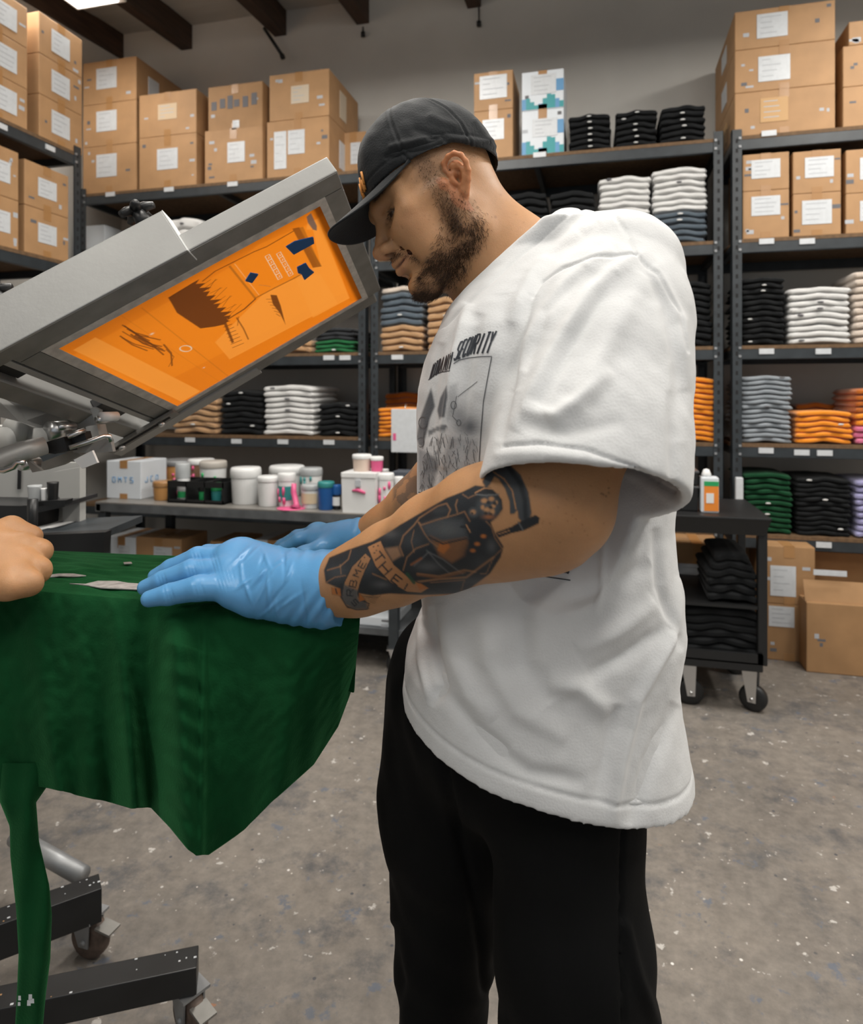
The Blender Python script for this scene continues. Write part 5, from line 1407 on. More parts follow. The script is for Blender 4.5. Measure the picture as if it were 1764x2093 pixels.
for s in (-1, 1):
    ec = np.array([.0690, s * .0335, .0080]); r_ = np.linalg.norm(h - ec, axis=1); ball = (r_ < .01335) & (hx > .075)
    gaze = np.array([.985, s * .02 - .02, -.17]); gaze /= np.linalg.norm(gaze); dn = (h - ec) / (r_[:, None] + 1e-9); cosg = dn @ gaze
    Ch[ball] = (.30, .25, .22)
    Ch = np.where((ball & (cosg > .84))[:, None], np.array([.05, .032, .022]), Ch); Ch = np.where((ball & (cosg > .95))[:, None], np.array([.005, .005, .005]), Ch)
    lidl = np.exp(-(gz((.0862, .022, .0085), (.0845, .036, .0098), (.0770, .0480, .0085)) / .0013) ** 2); Ch = blend(Ch, lidl * .8, (.03, .016, .010))
    lash = np.exp(-((np.linalg.norm(h - ec, axis=1) - .0146) / .0009) ** 2) * (np.abs(hz - .0095 - .0) < .0035) * (hx > .074)
    Ch = blend(Ch, lash * .75, (.03, .018, .012))
for k in range(46):     # moles and freckles
    r_ = random.Random(k + 50); p = PC(r_.uniform(800, 1080), r_.uniform(320, 560), .8); dd_ = np.hypot(Vh[:, 0] / Vh[:, 1] - p[0] / p[1], Vh[:, 2] / Vh[:, 1] - p[2] / p[1])
    Ch = blend(Ch, np.exp(-(dd_ / (.0011 if k % 9 else .0020)) ** 2) * r_.uniform(.25, .6), (.20, .08, .035))

# ---- tattoo on the near forearm (painted in the skin, seen from the side)
T0 = lambda X, Y: (640 + X / 2.714, 900 + Y / 2.714)
tp = lambda L: [T0(*q) for q in L]
tc = Canvas(640, 900, 1290, 1310, 1.0, (0, 0, 0, 0))      # rgb + opacity
DK = (.018, .022, .027, 1); DG = (.060, .068, .076, 1); MG = (.14, .145, .15, 1); SKN = (.43, .20, .085, 0.0); OCR = (.42, .14, .035, 1); PAL = (.46, .24, .11, 1)
tc.poly(tp([(60, 720), (90, 650), (200, 605), (330, 560), (420, 510), (480, 470), (600, 400), (740, 320), (830, 285), (900, 250), (985, 262), (1045, 320), (1052, 380), (1015, 430), (985, 455), (1012, 520), (1057, 590), (1040, 650), (980, 740), (900, 800), (830, 850), (600, 858), (420, 850), (330, 862), (260, 850), (300, 900), (310, 935), (260, 940), (190, 930), (150, 870), (140, 820), (70, 790)]), DK, 1, 3)
tc.poly(tp([(940, 230), (960, 190), (985, 160), (1040, 132), (1085, 130), (1150, 190), (1195, 290), (1212, 400), (1200, 445), (1160, 455), (1138, 430), (1135, 385), (1115, 408), (1092, 410), (1090, 340), (1065, 270), (1030, 215), (1005, 200), (985, 240), (960, 265)]), DG, 1, 3)
tc.line(tp([(1085, 150), (1150, 240), (1175, 330), (1180, 430)]), 26 / 2.7, DK, .8, 5)
tc.line(tp([(1000, 175), (1060, 215), (1105, 280), (1125, 380)]), 5 / 2.7, SKN, .9, 1.5)
tc.poly(tp([(1012, 512), (1100, 480), (1140, 455), (1235, 414), (1258, 432), (1250, 462), (1170, 500), (1100, 515), (1030, 540)]), DK, 1, 2)
tc.line(tp([(1140, 455), (1165, 500)]), 3, MG, .8); tc.line(tp([(1030, 520), (1090, 500)]), 2, SKN, .6)
# cloth shading of the hooded figure
tc.poly(tp([(600, 470), (700, 430), (830, 440), (860, 540), (760, 560), (680, 600), (630, 530)]), DG, .9, 14)
tc.blob(*T0(740, 500), 32, 16, MG, .55); tc.blob(*T0(300, 700), 30, 22, DG, .5); tc.blob(*T0(140, 740), 22, 18, DG, .7)
tc.poly(tp([(650, 530), (720, 560), (850, 540), (860, 570), (840, 640), (770, 680), (700, 640)]), (.22, .10, .045, 1), .9, 8)
tc.poly(tp([(700, 570), (745, 565), (760, 590), (725, 630), (690, 610)]), OCR, .9, 4); tc.line(tp([(640, 535), (720, 575), (850, 545)]), 3, DK, 1, 2)
tc.line(tp([(820, 480), (850, 480), (875, 540), (870, 600)]), 12 / 2.7, DK, 1, 2); tc.line(tp([(850, 470), (872, 510)]), 2, SKN, .7)
for (x, y) in ((945, 532), (910, 575), (885, 612)): tc.blob(*T0(x, y), 6, 4, OCR, 1, 2)
tc.line(tp([(560, 695), (610, 650), (640, 620), (720, 660), (800, 720), (830, 740)]), 3, MG, .6, 2); tc.line(tp([(630, 610), (700, 690), (760, 740)]), 3, MG, .5, 2)
tc.line(tp([(545, 690), (600, 655)]), 4, (.3, .10, .03, 1), .8, 3)
for (x, y, a_, b_, c_) in ((560, 560, 26, 15, DG), (930, 680, 20, 14, DG), (640, 700, 26, 10, MG), (820, 780, 30, 7, DG), (430, 520, 16, 9, MG), (700, 390, 20, 8, DG), (850, 620, 12, 20, DK), (990, 590, 10, 14, MG), (380, 800, 18, 8, MG)): tc.blob(*T0(x, y), a_, b_, c_, .45)
# skull face under the hood
tc.blob(*T0(975, 370), 26, 25, DG, 1, 3); tc.line(tp([(900, 290), (950, 265), (1010, 270), (1045, 320)]), 6 / 2.7, SKN, .8, 1.5); tc.line(tp([(905, 300), (960, 305), (1030, 300)]), 3, MG, .9)
for (x, y, a_, b_) in ((950, 335, 7, 5), (990, 325, 6, 5), (965, 385, 7, 5), (1000, 365, 5, 4), (995, 395, 5, 6), (940, 372, 4, 5), (1018, 345, 3, 4)): tc.blob(*T0(x, y), a_, b_, PAL, .95, 2)
for (x, y) in ((972, 345), (1008, 350), (985, 372), (958, 405), (985, 410)): tc.blob(*T0(x, y), 4, 3.5, DK, 1, 2)
tc.blob(*T0(890, 400), 11, 11, DG, 1, 3); tc.blob(*T0(888, 398), 6, 5, PAL, .8, 2); tc.blob(*T0(882, 405), 2.5, 2.5, DK, 1, 2); tc.blob(*T0(975, 425), 11, 4, OCR, .7)
# skin-coloured outlines left between the dark shapes
for L, w in (([(500, 640), (480, 590), (500, 530), (560, 470), (590, 430), (690, 365), (740, 350), (762, 385), (745, 425), (690, 440), (600, 470), (585, 455)], 6), ([(585, 455), (620, 520), (650, 560), (690, 590)], 5), ([(500, 720), (520, 650), (570, 600), (640, 575)], 5),
             ([(745, 425), (800, 410), (840, 395), (870, 450)], 5), ([(800, 330), (790, 360), (800, 400)], 5), ([(830, 300), (860, 320), (905, 300)], 4), ([(960, 450), (990, 480), (1008, 540), (1048, 600)], 4), ([(1050, 600), (1000, 650), (960, 740), (930, 740)], 3.5),
             ([(540, 790), (700, 770), (850, 760), (1000, 650)], 9), ([(650, 790), (840, 775), (820, 840)], 3), ([(330, 740), (400, 770), (460, 780)], 5), ([(210, 610), (195, 660), (150, 700), (80, 720)], 5), ([(70, 790), (120, 760), (180, 750)], 4), ([(150, 690), (155, 740)], 3),
             ([(560, 500), (545, 560), (560, 620)], 3), ([(980, 250), (1000, 215)], 4), ([(580, 740), (700, 755), (840, 720), (900, 730)], 8)):
    tc.line(tp(L), w / 2.2, (.26, .125, .06, .6), .60, 2.6)
tc.line(tp([(580, 745), (700, 762), (840, 730)]), 5, (.20, .085, .035, 1), .8, 4)
# banners with letters
def banner(L, col): tc.poly(tp(L), col, 1, 1.5); tc.line(tp(L + [L[0]]), 2.2, DK, .9)
banner([(300, 590), (375, 555), (400, 610), (450, 690), (530, 760), (640, 822), (600, 848), (520, 842), (430, 790), (345, 700)], (.40, .19, .085, 1))
banner([(290, 625), (322, 655), (290, 720), (262, 790), (245, 850), (262, 890), (312, 905), (300, 937), (240, 940), (185, 920), (160, 870), (172, 790), (215, 700)], (.36, .18, .085, 1))
tc.poly(tp([(172, 800), (245, 830), (250, 880), (300, 905), (300, 935), (230, 938), (180, 910), (160, 870)]), (.07, .085, .095, 1), .9, 5)
tc.poly(tp([(400, 600), (470, 590), (490, 640), (440, 670)]), (.36, .20, .11, 1), .8, 6); tc.line(tp([(520, 740), (560, 790)]), 18 / 2.7, (.02, .07, .04, 1), .9, 2); tc.poly(tp([(570, 790), (600, 795), (640, 820), (590, 832)]), OCR, .9, 2); tc.poly(tp([(255, 845), (290, 885), (255, 895)]), OCR, .9, 2)
def glyph(ch, x, y, s_, ang, w=3.0):
    G_ = {'T': [[(-1, -1), (1, -1)], [(0, -1), (0, 1)]], 'H': [[(-1, -1), (-1, 1)], [(1, -1), (1, 1)], [(-1, 0), (1, 0)]], 'E': [[(1, -1), (-1, -1), (-1, 1), (1, 1)], [(-1, 0), (.6, 0)]], 'M': [[(-1, 1), (-1, -1), (0, .2), (1, -1), (1, 1)]],
          'B': [[(-1, -1), (-1, 1), (.8, 1), (1, .5), (.7, 0), (-1, 0)], [(-1, -1), (.7, -1), (.9, -.5), (.6, 0)]], 'R': [[(-1, 1), (-1, -1), (.8, -1), (1, -.5), (.7, 0), (-1, 0)], [(0, 0), (1, 1)]], 'S': [[(1, -1), (-1, -1), (-1, 0), (1, 0), (1, 1), (-1, 1)]], 'I': [[(0, -1), (0, 1)]]}
    c, q = math.cos(ang), math.sin(ang)
    for st_ in G_[ch]: tc.line(tp([(x + (u * c - v * q) * s_, y + (u * q + v * c) * s_) for u, v in st_]), w, DK, 1, 1.2)
glyph('T', 365, 650, 24, math.radians(52)); glyph('H', 400, 710, 26, math.radians(48)); glyph('E', 462, 775, 22, math.radians(38)); glyph('I', 515, 812, 16, math.radians(30))
glyph('E', 272, 690, 17, math.radians(-62), 2.2); glyph('M', 243, 738, 17, math.radians(-68), 2.2); glyph('B', 222, 795, 18, math.radians(-76), 2.2); glyph('R', 205, 845, 17, math.radians(-88), 2.2); glyph('S', 232, 900, 14, math.radians(-130), 2.2)
for (x, y) in ((335, 590), (352, 610), (340, 625), (360, 585), (255, 660), (285, 650)): tc.blob(*T0(x, y), 2, 1.6, DK, .9, 2)
tc.poly(tp([(100, 815), (150, 822), (155, 865), (105, 855)]), OCR, .9, 2); tc.line(tp([(125, 825), (132, 850)]), 3, DK, .9)
for k in range(9): tc.line(tp([(270 + k * 6, 860 + k), (300 + k * 9, 890 - k * 3), (340 + k * 4, 905 - k * 6)]), 1.1, DK, .5)
for (x, y) in ((1640, 265), (1610, 300), (1625, 310), (1600, 295), (1640, 292)): tc.blob(*T0(x, y), 2.2, 1.8, (.10, .05, .03, 1), .8)
Ca = skin_base(Va, 5)
px_, py_ = pixn(Va); Na = vnormals(Va, Fa); facing = (Na * (-Va)).sum(1) / np.linalg.norm(Va, axis=1)
S4 = tc.sample(px_, py_); inb = (px_ > 641) & (px_ < 1289) & (py_ > 901) & (py_ < 1309) & (facing > -.02)
op_ = S4[:, 3] * inb * sstep(-.02, .05, facing)
Ca = Ca * (1 - op_[:, None]) + S4[:, :3] / np.maximum(S4[:, 3:4], .2) * np.clip(op_, 0, 1)[:, None] if False else Ca * (1 - op_[:, None]) + S4[:, :3] * op_[:, None]
wrap = (facing <= .0) & (px_ > 680) & (px_ < 900); Ca = blend(Ca, wrap * .7 * (vnoise(Va, 30, 8) > -.2), (.03, .035, .04))
for k in range(26):
    r_ = random.Random(k + 9); x, y = r_.uniform(1080, 1250), r_.uniform(960, 1120); Ca = blend(Ca, np.exp(-(np.hypot(px_ - x, py_ - y) / 1.8) ** 2) * .5, (.2, .08, .035))
Cb = skin_base(Vb, 6); px2, py2 = pixn(Vb)
fa = np.clip(sstep(798, 812, px2) * (.45 + .9 * (vnoise(Vb, 26, 4) > -.1)) + .8 * np.exp(-(np.abs(py2 - (1110 - (px2 - 760) * .25)) / 9) ** 2) * (px2 > 765), 0, .9)
Cb = blend(Cb, fa * .75, (.05, .052, .055))

V = np.concatenate([Vh, Va, Vb, Vu]); F = np.concatenate([Fh_, Fa + len(Vh), Fb + len(Vh) + len(Va), Fu + len(Vh) + len(Va) + len(Vb)]); C_ = np.concatenate([Ch, Ca, Cb, skin_base(Vu, 7)])
MAN = thing('person', 'man in white graphic t-shirt and black cap pressing cloth with blue gloves', 'person', (C2W(.12, .84, 0).x, C2W(.12, .84, 0).y, 0))
MI = Matrix.Translation(-Vector(MAN.location))
SKIN = mat('skin', (.5, .27, .14), .48, noise_scale=500, noise_amt=.03, bump=.10, bump_scale=650, spec=.38, sss=.22, attr='col')
def part(name, V, F, m, parent=None, smooth=True):
    o = mesh_np(name, c2w_np(V), F, m, parent or MAN, smooth)
    if parent is None: o.matrix_parent_inverse = MI
    return o
body = part('body', V, F, SKIN); set_col(body, C_)

# ---- facial hair and lashes as real strands
HAIR = mat('dark_brown_hair', (.050, .026, .014), .5, spec=.3)
def strands(name, V, N, C_m, n, L, dirf, w=.00022, seed=1, m=HAIR):
    r = np.random.default_rng(seed); p = np.clip(C_m, 0, None); p = p / p.sum(); I = r.choice(len(V), n, p=p)
    vs = []; fs = []
    for q, i in enumerate(I):
        b = V[i] + r.normal(size=3) * .0008; nn = N[i]; d = dirf(V[i], nn) + r.normal(size=3) * .38; d = d - nn * (d @ nn) * .8; d /= np.linalg.norm(d) + 1e-9
        l = L * r.uniform(.5, 1.25); side_ = np.cross(d, nn); side_ /= np.linalg.norm(side_) + 1e-9
        p0 = b - nn * .0006; p1 = b + d * l * .5 + nn * l * .22; p2 = b + d * l + nn * l * r.uniform(.05, .45)
        o = len(vs); vs += [p0 - side_ * w, p0 + side_ * w, p0 + nn * w * 1.4, p1 - side_ * w * .8, p1 + side_ * w * .8, p1 + nn * w * 1.2, p2]
        fs += [[o, o + 1, o + 4, o + 3], [o + 1, o + 2, o + 5, o + 4], [o + 2, o, o + 3, o + 5], [o + 3, o + 4, o + 6], [o + 4, o + 5, o + 6], [o + 5, o + 3, o + 6]]
    me = bpy.data.meshes.new(name); me.from_pydata(c2w_np(np.array(vs)).tolist(), [], fs); me.materials.append(m)
    o = link(name, me, MAN); o.matrix_parent_inverse = MI; return o
Nh = vnormals(Vh, Fh_)
vis = ((Nh * (-Vh)).sum(1) > -.02)
def bdir(p, n):
    q = toH(p[None])[0]; return Hz * -(.9 - .5 * max(0, min(1, q[0] / .08))) + Hx * (.35 + .6 * max(0, min(1, q[0] / .08)))
strands('beard', Vh, Nh, (np.clip(bm_, 0, 1) ** 1.5) * np.where(vis, 1, .15) * (.25 + .75 * sstep(-.02, -.055, hz)) * (.3 + .7 * (vnoise(h, 14, 77) > -.15)), 5600, .0068, bdir, .00017, 2)
strands('sideburn', Vh, Nh, side * vis * (hz > -.045), 600, .0035, lambda p, n: -Hz, .00014, 3)
strands('scalp_stubble', Vh, Nh, scalp * vis, 2600, .0014, lambda p, n: -Hz * .4 + n, .00013, 4)
strands('eyebrow', Vh, Nh, np.clip(brow, 0, 1) ** 2, 900, .0070, lambda p, n: -Hx * .5 + Hz * .3 + Hy * (1 if toH(p[None])[0][1] > 0 else -1) * .9, .00018, 5)
lashm = sum(np.exp(-(np.linalg.norm(h - np.array([.0812, s * .0335 + q, .0105 - abs(q) * .15]), axis=1) / .003) ** 2) for s in (-1, 1) for q in (-.011, -.006, 0, .006, .011))
strands('eyelash', Vh, Nh, lashm, 110, .0065, lambda p, n: Hx * .8 - Hz * .55, .00016, 6)

# ------------------------------------------------------------------ gloves
GLV = mat('blue_nitrile', (.105, .32, .60), .36, noise_scale=18, noise_amt=.04, bump=.10, bump_scale=90, spec=.45, sss=.08, sss_r=(.3, .6, 1))
def hand(F, wrist, mcps, fingers, thumb, palm_r=.021):
    for w in wrist[1:]: pass
    for i in range(len(wrist) - 1): F.cone(wrist[i][:3], wrist[i + 1][:3], wrist[i][3], wrist[i + 1][3], .018)
    for m_ in mcps: F.cone(wrist[-1][:3], m_[:3], wrist[-1][3] * .72, m_[3], .016)
    for i in range(len(mcps) - 1): F.cone(mcps[i][:3], mcps[i + 1][:3], mcps[i][3] * .95, mcps[i + 1][3] * .95, .012)
    for f_ in fingers:
        G_ = F.blank()
        for i in range(len(f_) - 1): G_.cone(f_[i][:3], f_[i + 1][:3], f_[i][3], f_[i + 1][3], .004)
        k = .0035; a, d = F.f, G_.f; hh_ = np.clip(.5 + .5 * (a - d) / k, 0, 1); F.f = a * (1 - hh_) + d * hh_ - k * hh_ * (1 - hh_)
    for i in range(len(thumb) - 1): F.cone(thumb[i][:3], thumb[i + 1][:3], thumb[i][3], thumb[i + 1][3], .010 if i == 0 else .005)
def Q(px, py, d, r): return np.append(PC(px, py, d), r)
def glove(name, F, cuff_p, cuff_n, lab, wr):
    V, Fc = F.mesh(); V, Fc = drop_small(V, Fc, 800); N = vnormals(V, Fc)
    t = (V - cuff_p) @ (cuff_n / np.linalg.norm(cuff_n))           # distance behind the cuff edge, negative towards the fingers
    u = wr(V)
    V = V + N * u[:, None]
    o = part(name, V, Fc, GLV); o['label'] = lab; return o
# near (left) hand
F = Field((-.40, .70, -.31), (-.085, .96, -.16), .0016)
hand(F, [Q(712, 1196, .775, .0395), Q(668, 1200, .787, .0385), Q(610, 1195, .80, .036), Q(560, 1185, .812, .030)],
     [Q(472, 1206, .800, .0175), Q(468, 1172, .822, .0185), Q(470, 1146, .846, .0185), Q(482, 1136, .870, .0165)],
     [[Q(478, 1200, .800, .0165), Q(405, 1202, .797, .0150), Q(345, 1215, .798, .0125), Q(305, 1224, .799, .0098)],
      [Q(470, 1168, .822, .0170), Q(392, 1168, .828, .0150), Q(332, 1188, .833, .0125), Q(297, 1201, .836, .0098)],
      [Q(470, 1143, .846, .0170), Q(405, 1142, .857, .0150), Q(350, 1163, .866, .0125), Q(318, 1178, .870, .0098)],
      [Q(482, 1134, .870, .0160), Q(425, 1136, .886, .0145), Q(385, 1152, .895, .0122), Q(358, 1164, .900, .0096)]],
     [Q(600, 1190, .83, .024), Q(540, 1190, .875, .019), Q(490, 1183, .905, .0155), Q(455, 1184, .915, .0125)])
F.cone(PC(655, 1222, .783), PC(520, 1222, .802), .0290, .0230, .02)
F.cone(PC(590, 1160, .825), PC(500, 1134, .855), .020, .0200, .02)
def wrk(V):
    x, y = pixn(V); u = np.zeros(len(V))
    r = random.Random(4)
    wr_zone = sstep(540, 640, x)
    u += wr_zone * .0016 * np.sin((x * .86 + (y - 1200) * .35) * .21 + 1.6 * np.sin(y * .045 + x * .02)) * (.5 + .5 * np.sin(y * .04 + x * .013))
    for k in range(26):   # diagonal puckers fanning from the wrist
        x0 = r.uniform(490, 680); y0 = r.uniform(1130, 1260); a = math.radians(r.uniform(-75, -35) if r.random() < .6 else r.uniform(50, 95)); L = r.uniform(14, 42)
        dx, dy = math.cos(a), math.sin(a); s_ = (x - x0) * dx + (y - y0) * dy; t_ = -(x - x0) * dy + (y - y0) * dx
        u += .0014 * np.exp(-(s_ / L) ** 2 - (t_ / 3.6) ** 2) * (1 if k % 3 else -1)
    for (x0, y0) in ((405, 1200), (345, 1214), (392, 1168), (332, 1188), (405, 1142), (470, 1178), (452, 1190), (440, 1150)):    # joint creases
        for q in (-7, 0, 7): u -= .0007 * np.exp(-((x - x0 - q - (y - y0) * .3) / 2.2) ** 2 - ((y - y0) / 16) ** 2)
    u += .0016 * np.exp(-((x - 694 - (y - 1200) * .10 + 5 * np.sin(y * .06)) / 5) ** 2)          # rolled cuff edge
    u += .0006 * np.sin(y * .09 + x * .02) * sstep(640, 700, x)
    return u
x_cut = PC(702, 1200, .775); F.plane_cut(x_cut, np.array([.93, -.25, -.05]))
gl1 = glove('glove', F, x_cut, np.array([1., -.25, .1]), 'blue glove on the near hand, fingers flat on the green cloth', wrk)
# far (right) hand
F = Field((-.28, .94, -.285), (-.06, 1.16, -.17), .0017)
hand(F, [Q(768, 1094, 1.018, .029), Q(735, 1102, 1.028, .028), Q(700, 1105, 1.04, .0265), Q(680, 1106, 1.05, .024)],
     [Q(652, 1104, 1.058, .0165), Q(648, 1095, 1.078, .0175), Q(652, 1096, 1.10, .0170), Q(660, 1102, 1.118, .015)],
     [[Q(655, 1094, 1.060, .0140), Q(612, 1103, 1.064, .0120), Q(580, 1122, 1.068, .0100), Q(560, 1134, 1.070, .0078)],
      [Q(648, 1092, 1.078, .0145), Q(608, 1098, 1.090, .0120), Q(576, 1115, 1.098, .0100), Q(556, 1127, 1.102, .0080)],
      [Q(652, 1094, 1.100, .0140), Q(616, 1100, 1.114, .0118), Q(590, 1112, 1.122, .0100), Q(574, 1120, 1.126, .0080)],
      [Q(660, 1100, 1.118, .0130), Q(632, 1104, 1.130, .011), Q(612, 1112, 1.136, .0095), Q(600, 1117, 1.138, .0078)]],
     [Q(700, 1112, 1.03, .018), Q(655, 1122, 1.02, .0140), Q(622, 1131, 1.018, .0115), Q(604, 1134, 1.018, .0095)])
def wrk2(V):
    x, y = pixn(V); return .0006 * np.sin((x + y * .4) * .35) * sstep(690, 740, x) + .0013 * np.exp(-((x - 765 - (y - 1095) * .25) / 4) ** 2)
x_cut2 = PC(771, 1096, 1.018); F.plane_cut(x_cut2, np.array([.93, -.2, .25]))
gl2 = glove('glove', F, x_cut2, np.array([1, 0, 0.]), 'blue glove on the far hand, thumb tucked toward the near hand', wrk2)
MAN['label'] = 'man in white graphic t-shirt and black cap pressing cloth with blue gloves'

# ------------------------------------------------------------------ t-shirt
def superell(F, rows, k=.02):
    """stack of rounded-rectangle sections: (up, lat_c, dep_c, a, b)"""
    R = np.array(rows); up = R[:, 0]
    def fn(x, y, z):
        cx = np.interp(z, up, R[:, 1]); cy = np.interp(z, up, R[:, 2]); a = np.interp(z, up, R[:, 3]); b = np.interp(z, up, R[:, 4])
        p = 2.35; u = np.abs(x - cx) / a; v = np.abs(y - cy) / b
        rr = (u ** p + v ** p) ** (1 / p); d = (rr - 1) * np.minimum(a, b) * np.sqrt((u * u + v * v) / ((u * b / np.maximum(a, 1e-6)) ** 2 + v * v + 1e-6) if False else 1.0)
        return d * .9
    F.op((-.1, .55, up[0]), (.42, 1.15, up[-1]), fn, k, 'add')
def py2up(py, d): return -(py - CY) / FPX * d
rows = []
for (py, L, Rr, dc, b) in [(a0, a1 + (14 if 1200 < a0 < 1300 else 0), a2 - 38 if a0 > 600 else a2 - 25, a3, a4) for (a0, a1, a2, a3, a4) in ((1800, 815, 1440, .86, .215), (1700, 815, 1430, .86, .215), (1560, 815, 1424, .86, .213), (1400, 826, 1398, .86, .208), (1330, 832, 1392, .86, .204), (1250, 850, 1404, .86, .203), (1150, 852, 1392, .86, .203), (1050, 852, 1382, .86, .205), (950, 850, 1392, .86, .208), (860, 851, 1400, .86, .212),
                          (800, 856, 1404, .86, .215), (740, 870, 1406, .86, .213), (690, 890, 1404, .86, .205), (650, 915, 1396, .86, .19), (610, 948, 1375, .86, .165), (570, 985, 1340, .86, .135), (530, 1020, 1290, .86, .10))]:
    l = (L - CX) / FPX * dc; r = (Rr - CX) / FPX * dc; rows.append((py2up(py, dc), (l + r) / 2, dc, (r - l) / 2, b))
def shirt_field(off, h_):
    F = Field((-.10, .50, -.50), (.42, 1.17, .26), h_)
    superell(F, [(u, cx, cy, a + off, b + off) for u, cx, cy, a, b in rows], 0)
    # shoulders and upper back
    F.cone(PC(1283, 545, .735), PC(1175, 520, .86), .054 + off, .050 + off, .03)
    F.cone(PC(1175, 520, .86), PC(1150, 560, 1.02), .050 + off, .055 + off, .03)
    F.cone(PC(1245, 590, .80), PC(1255, 660, .84), .070 + off, .080 + off, .03)
    # collar base
    F.cone(PC(1062, 545, .865), PC(1100, 580, .865), .076 + off, .08 + off, .03)
    F.cone(PC(1020, 615, .865), PC(1060, 640, .865), .062 + off, .08 + off, .03)
    return F
def sleeve(F, off, only=False):
    ax = [PC(1262, 560, .735), PC(1250, 650, .71), PC(1230, 760, .675), PC(1205, 900, .638), PC(1186, 1010, .618), PC(1178, 1050, .612)]
    rs = [.066, .078, .082, .087, .090, .091]
    F.chain(ax, [r + off for r in rs], .02)
    F.cone(PC(1130, 600, .95), PC(1010, 900, .985), .07 + off, .072 + off, .03)
Fs = shirt_field(0, .0025); sleeve(Fs, 0)
# openings: collar, hem, sleeve
Fi = Field((-.10, .50, -.50), (.42, 1.17, .26), .0025)
superell(Fi, [(u, cx, cy, a - .005, b - .005) for u, cx, cy, a, b in rows], 0)
Fi.f = np.maximum(Fi.f, -(-.30 - (Fi.lo[2] + Fi.h * np.arange(Fi.n[2])))[None, None, :].astype(np.float32))       # hollow only near the bottom
ax_ = [PC(1222, 790, .668), PC(1205, 900, .638), PC(1186, 1010, .618), PC(1170, 1090, .605), PC(1160, 1150, .6)]
for i in range(4): Fi.cone(ax_[i], ax_[i + 1], [.0815, .083, .0850, .086, .087][i], [.0815, .083, .0850, .086, .087][i + 1], .01)
Fs.f = np.maximum(Fs.f, -Fi.f)
hemp = np.array([-.036, .95, -.374]); 
g = [Fs.lo[k] + Fs.h * np.arange(Fs.n[k]) for k in range(3)]; gx, gy, gz_ = np.meshgrid(*g, indexing='ij', sparse=True)
hemu = -.374 - .226 * (gx + .036)
bottom = (hemu - gz_)
# sleeve region is exempt from the hem plane and is cut by its own tilted plane
sn = np.array([.02, .42, -1.0]); sn = sn / np.linalg.norm(sn); 
s0 = PC(1195, 968, .560)
sc_ = ((gx - s0[0]) * (-.14) + (gy - s0[1]) * -.43 + (gz_ - s0[2]) * -1.0) / 1.1
torso_only = shirt_field(0, .0025); torso_only.f = np.maximum(torso_only.f, -Fi.f)
mask_s = np.broadcast_to(gz_ < .30, Fs.f.shape)
Fs.f = np.minimum(np.maximum(Fs.f, sc_.astype(np.float32)), torso_only.f)
Fs.f = np.maximum(Fs.f, bottom.astype(np.float32))
# neck opening
Fs.plane_cut(PC(940, 612, .87), (-.666, 0, .746)); Fs.cone(H(-.020, 0, -.012), NECKB, .0565, .0645, 0, 'sub'); Fs.cone(H(.010, 0, -.055), PC(1010, 590, .87), .038, .054, 0, 'sub')
Vs, Fsf = Fs.mesh(); Vs, Fsf = drop_small(Vs, Fsf); Vs = smooth_v(Vs, Fsf, 7, .5); Ns = vnormals(Vs, Fsf)
xs1, ys1 = pixn(Vs); near = ((Ns * (-Vs)).sum(1) > 0)
D = np.zeros(len(Vs))
def ridge(pts, w, amp, taper=True):
    """a fold along a polyline seen at these picture positions, raised out of the cloth"""
    global D
    d = np.full(len(Vs), 1e9); tt = np.zeros(len(Vs)); n = len(pts) - 1
    for i in range(n):
        (ax, ay), (bx, by) = pts[i], pts[i + 1]; dx, dy = bx - ax, by - ay
        t = np.clip(((xs1 - ax) * dx + (ys1 - ay) * dy) / (dx * dx + dy * dy), 0, 1); q = np.hypot(xs1 - ax - t * dx, ys1 - ay - t * dy)
        m_ = q < d; d = np.where(m_, q, d); tt = np.where(m_, (i + t) / n, tt)
    e_ = np.sin(np.clip(tt, 0, 1) * math.pi) ** .5 if taper else 1
    amp = amp * (.85 if w > 4 else .8)
    D += np.where(near, amp * np.exp(-(d / (w * 1.15)) ** 2) * e_, 0)
# sleeve folds radiating from the shoulder
ridge([(1300, 515), (1210, 600), (1130, 730), (1050, 880)], 16, .0075); ridge([(1250, 500), (1150, 590), (1085, 700), (1045, 800)], 13, .006)
ridge([(1320, 560), (1250, 690), (1180, 830), (1120, 860)], 20, .006); ridge([(1200, 545), (1120, 640), (1075, 760)], 9, -.005)
ridge([(1260, 560), (1175, 690), (1100, 830)], 12, -.006); ridge([(1090, 600), (1060, 700), (1040, 800), (1020, 900)], 9, -.007)
ridge([(1070, 840), (1140, 855), (1200, 810), (1250, 760)], 13, .005); ridge([(1060, 870), (1160, 885), (1280, 860)], 14, -.003)
ridge([(1310, 520), (1360, 620), (1385, 740), (1390, 900)], 12, -.005); ridge([(1335, 540), (1392, 660), (1400, 800)], 10, .005)
ridge([(1370, 800), (1376, 930), (1378, 1040)], 10, -.004); ridge([(1180, 470), (1090, 560), (1040, 660)], 12, .005); ridge([(1225, 450), (1130, 530), (1065, 620)], 10, -.004)
# armhole seam
ridge([(1090, 605), (1105, 575), (1150, 545), (1210, 525), (1300, 516)], 2.6, -.0035, False); ridge([(1300, 516), (1345, 560), (1385, 640), (1400, 720)], 2.6, -.003, False); ridge([(1253, 436), (1280, 470), (1300, 516)], 2.4, -.003, False)
# sleeve hem
ridge([(1030, 912), (1100, 906), (1200, 920), (1300, 955), (1376, 1005)], 2.6, -.0035, False); ridge([(1018, 930), (1100, 925), (1200, 940), (1300, 975), (1372, 1022)], 9, .0022, False)
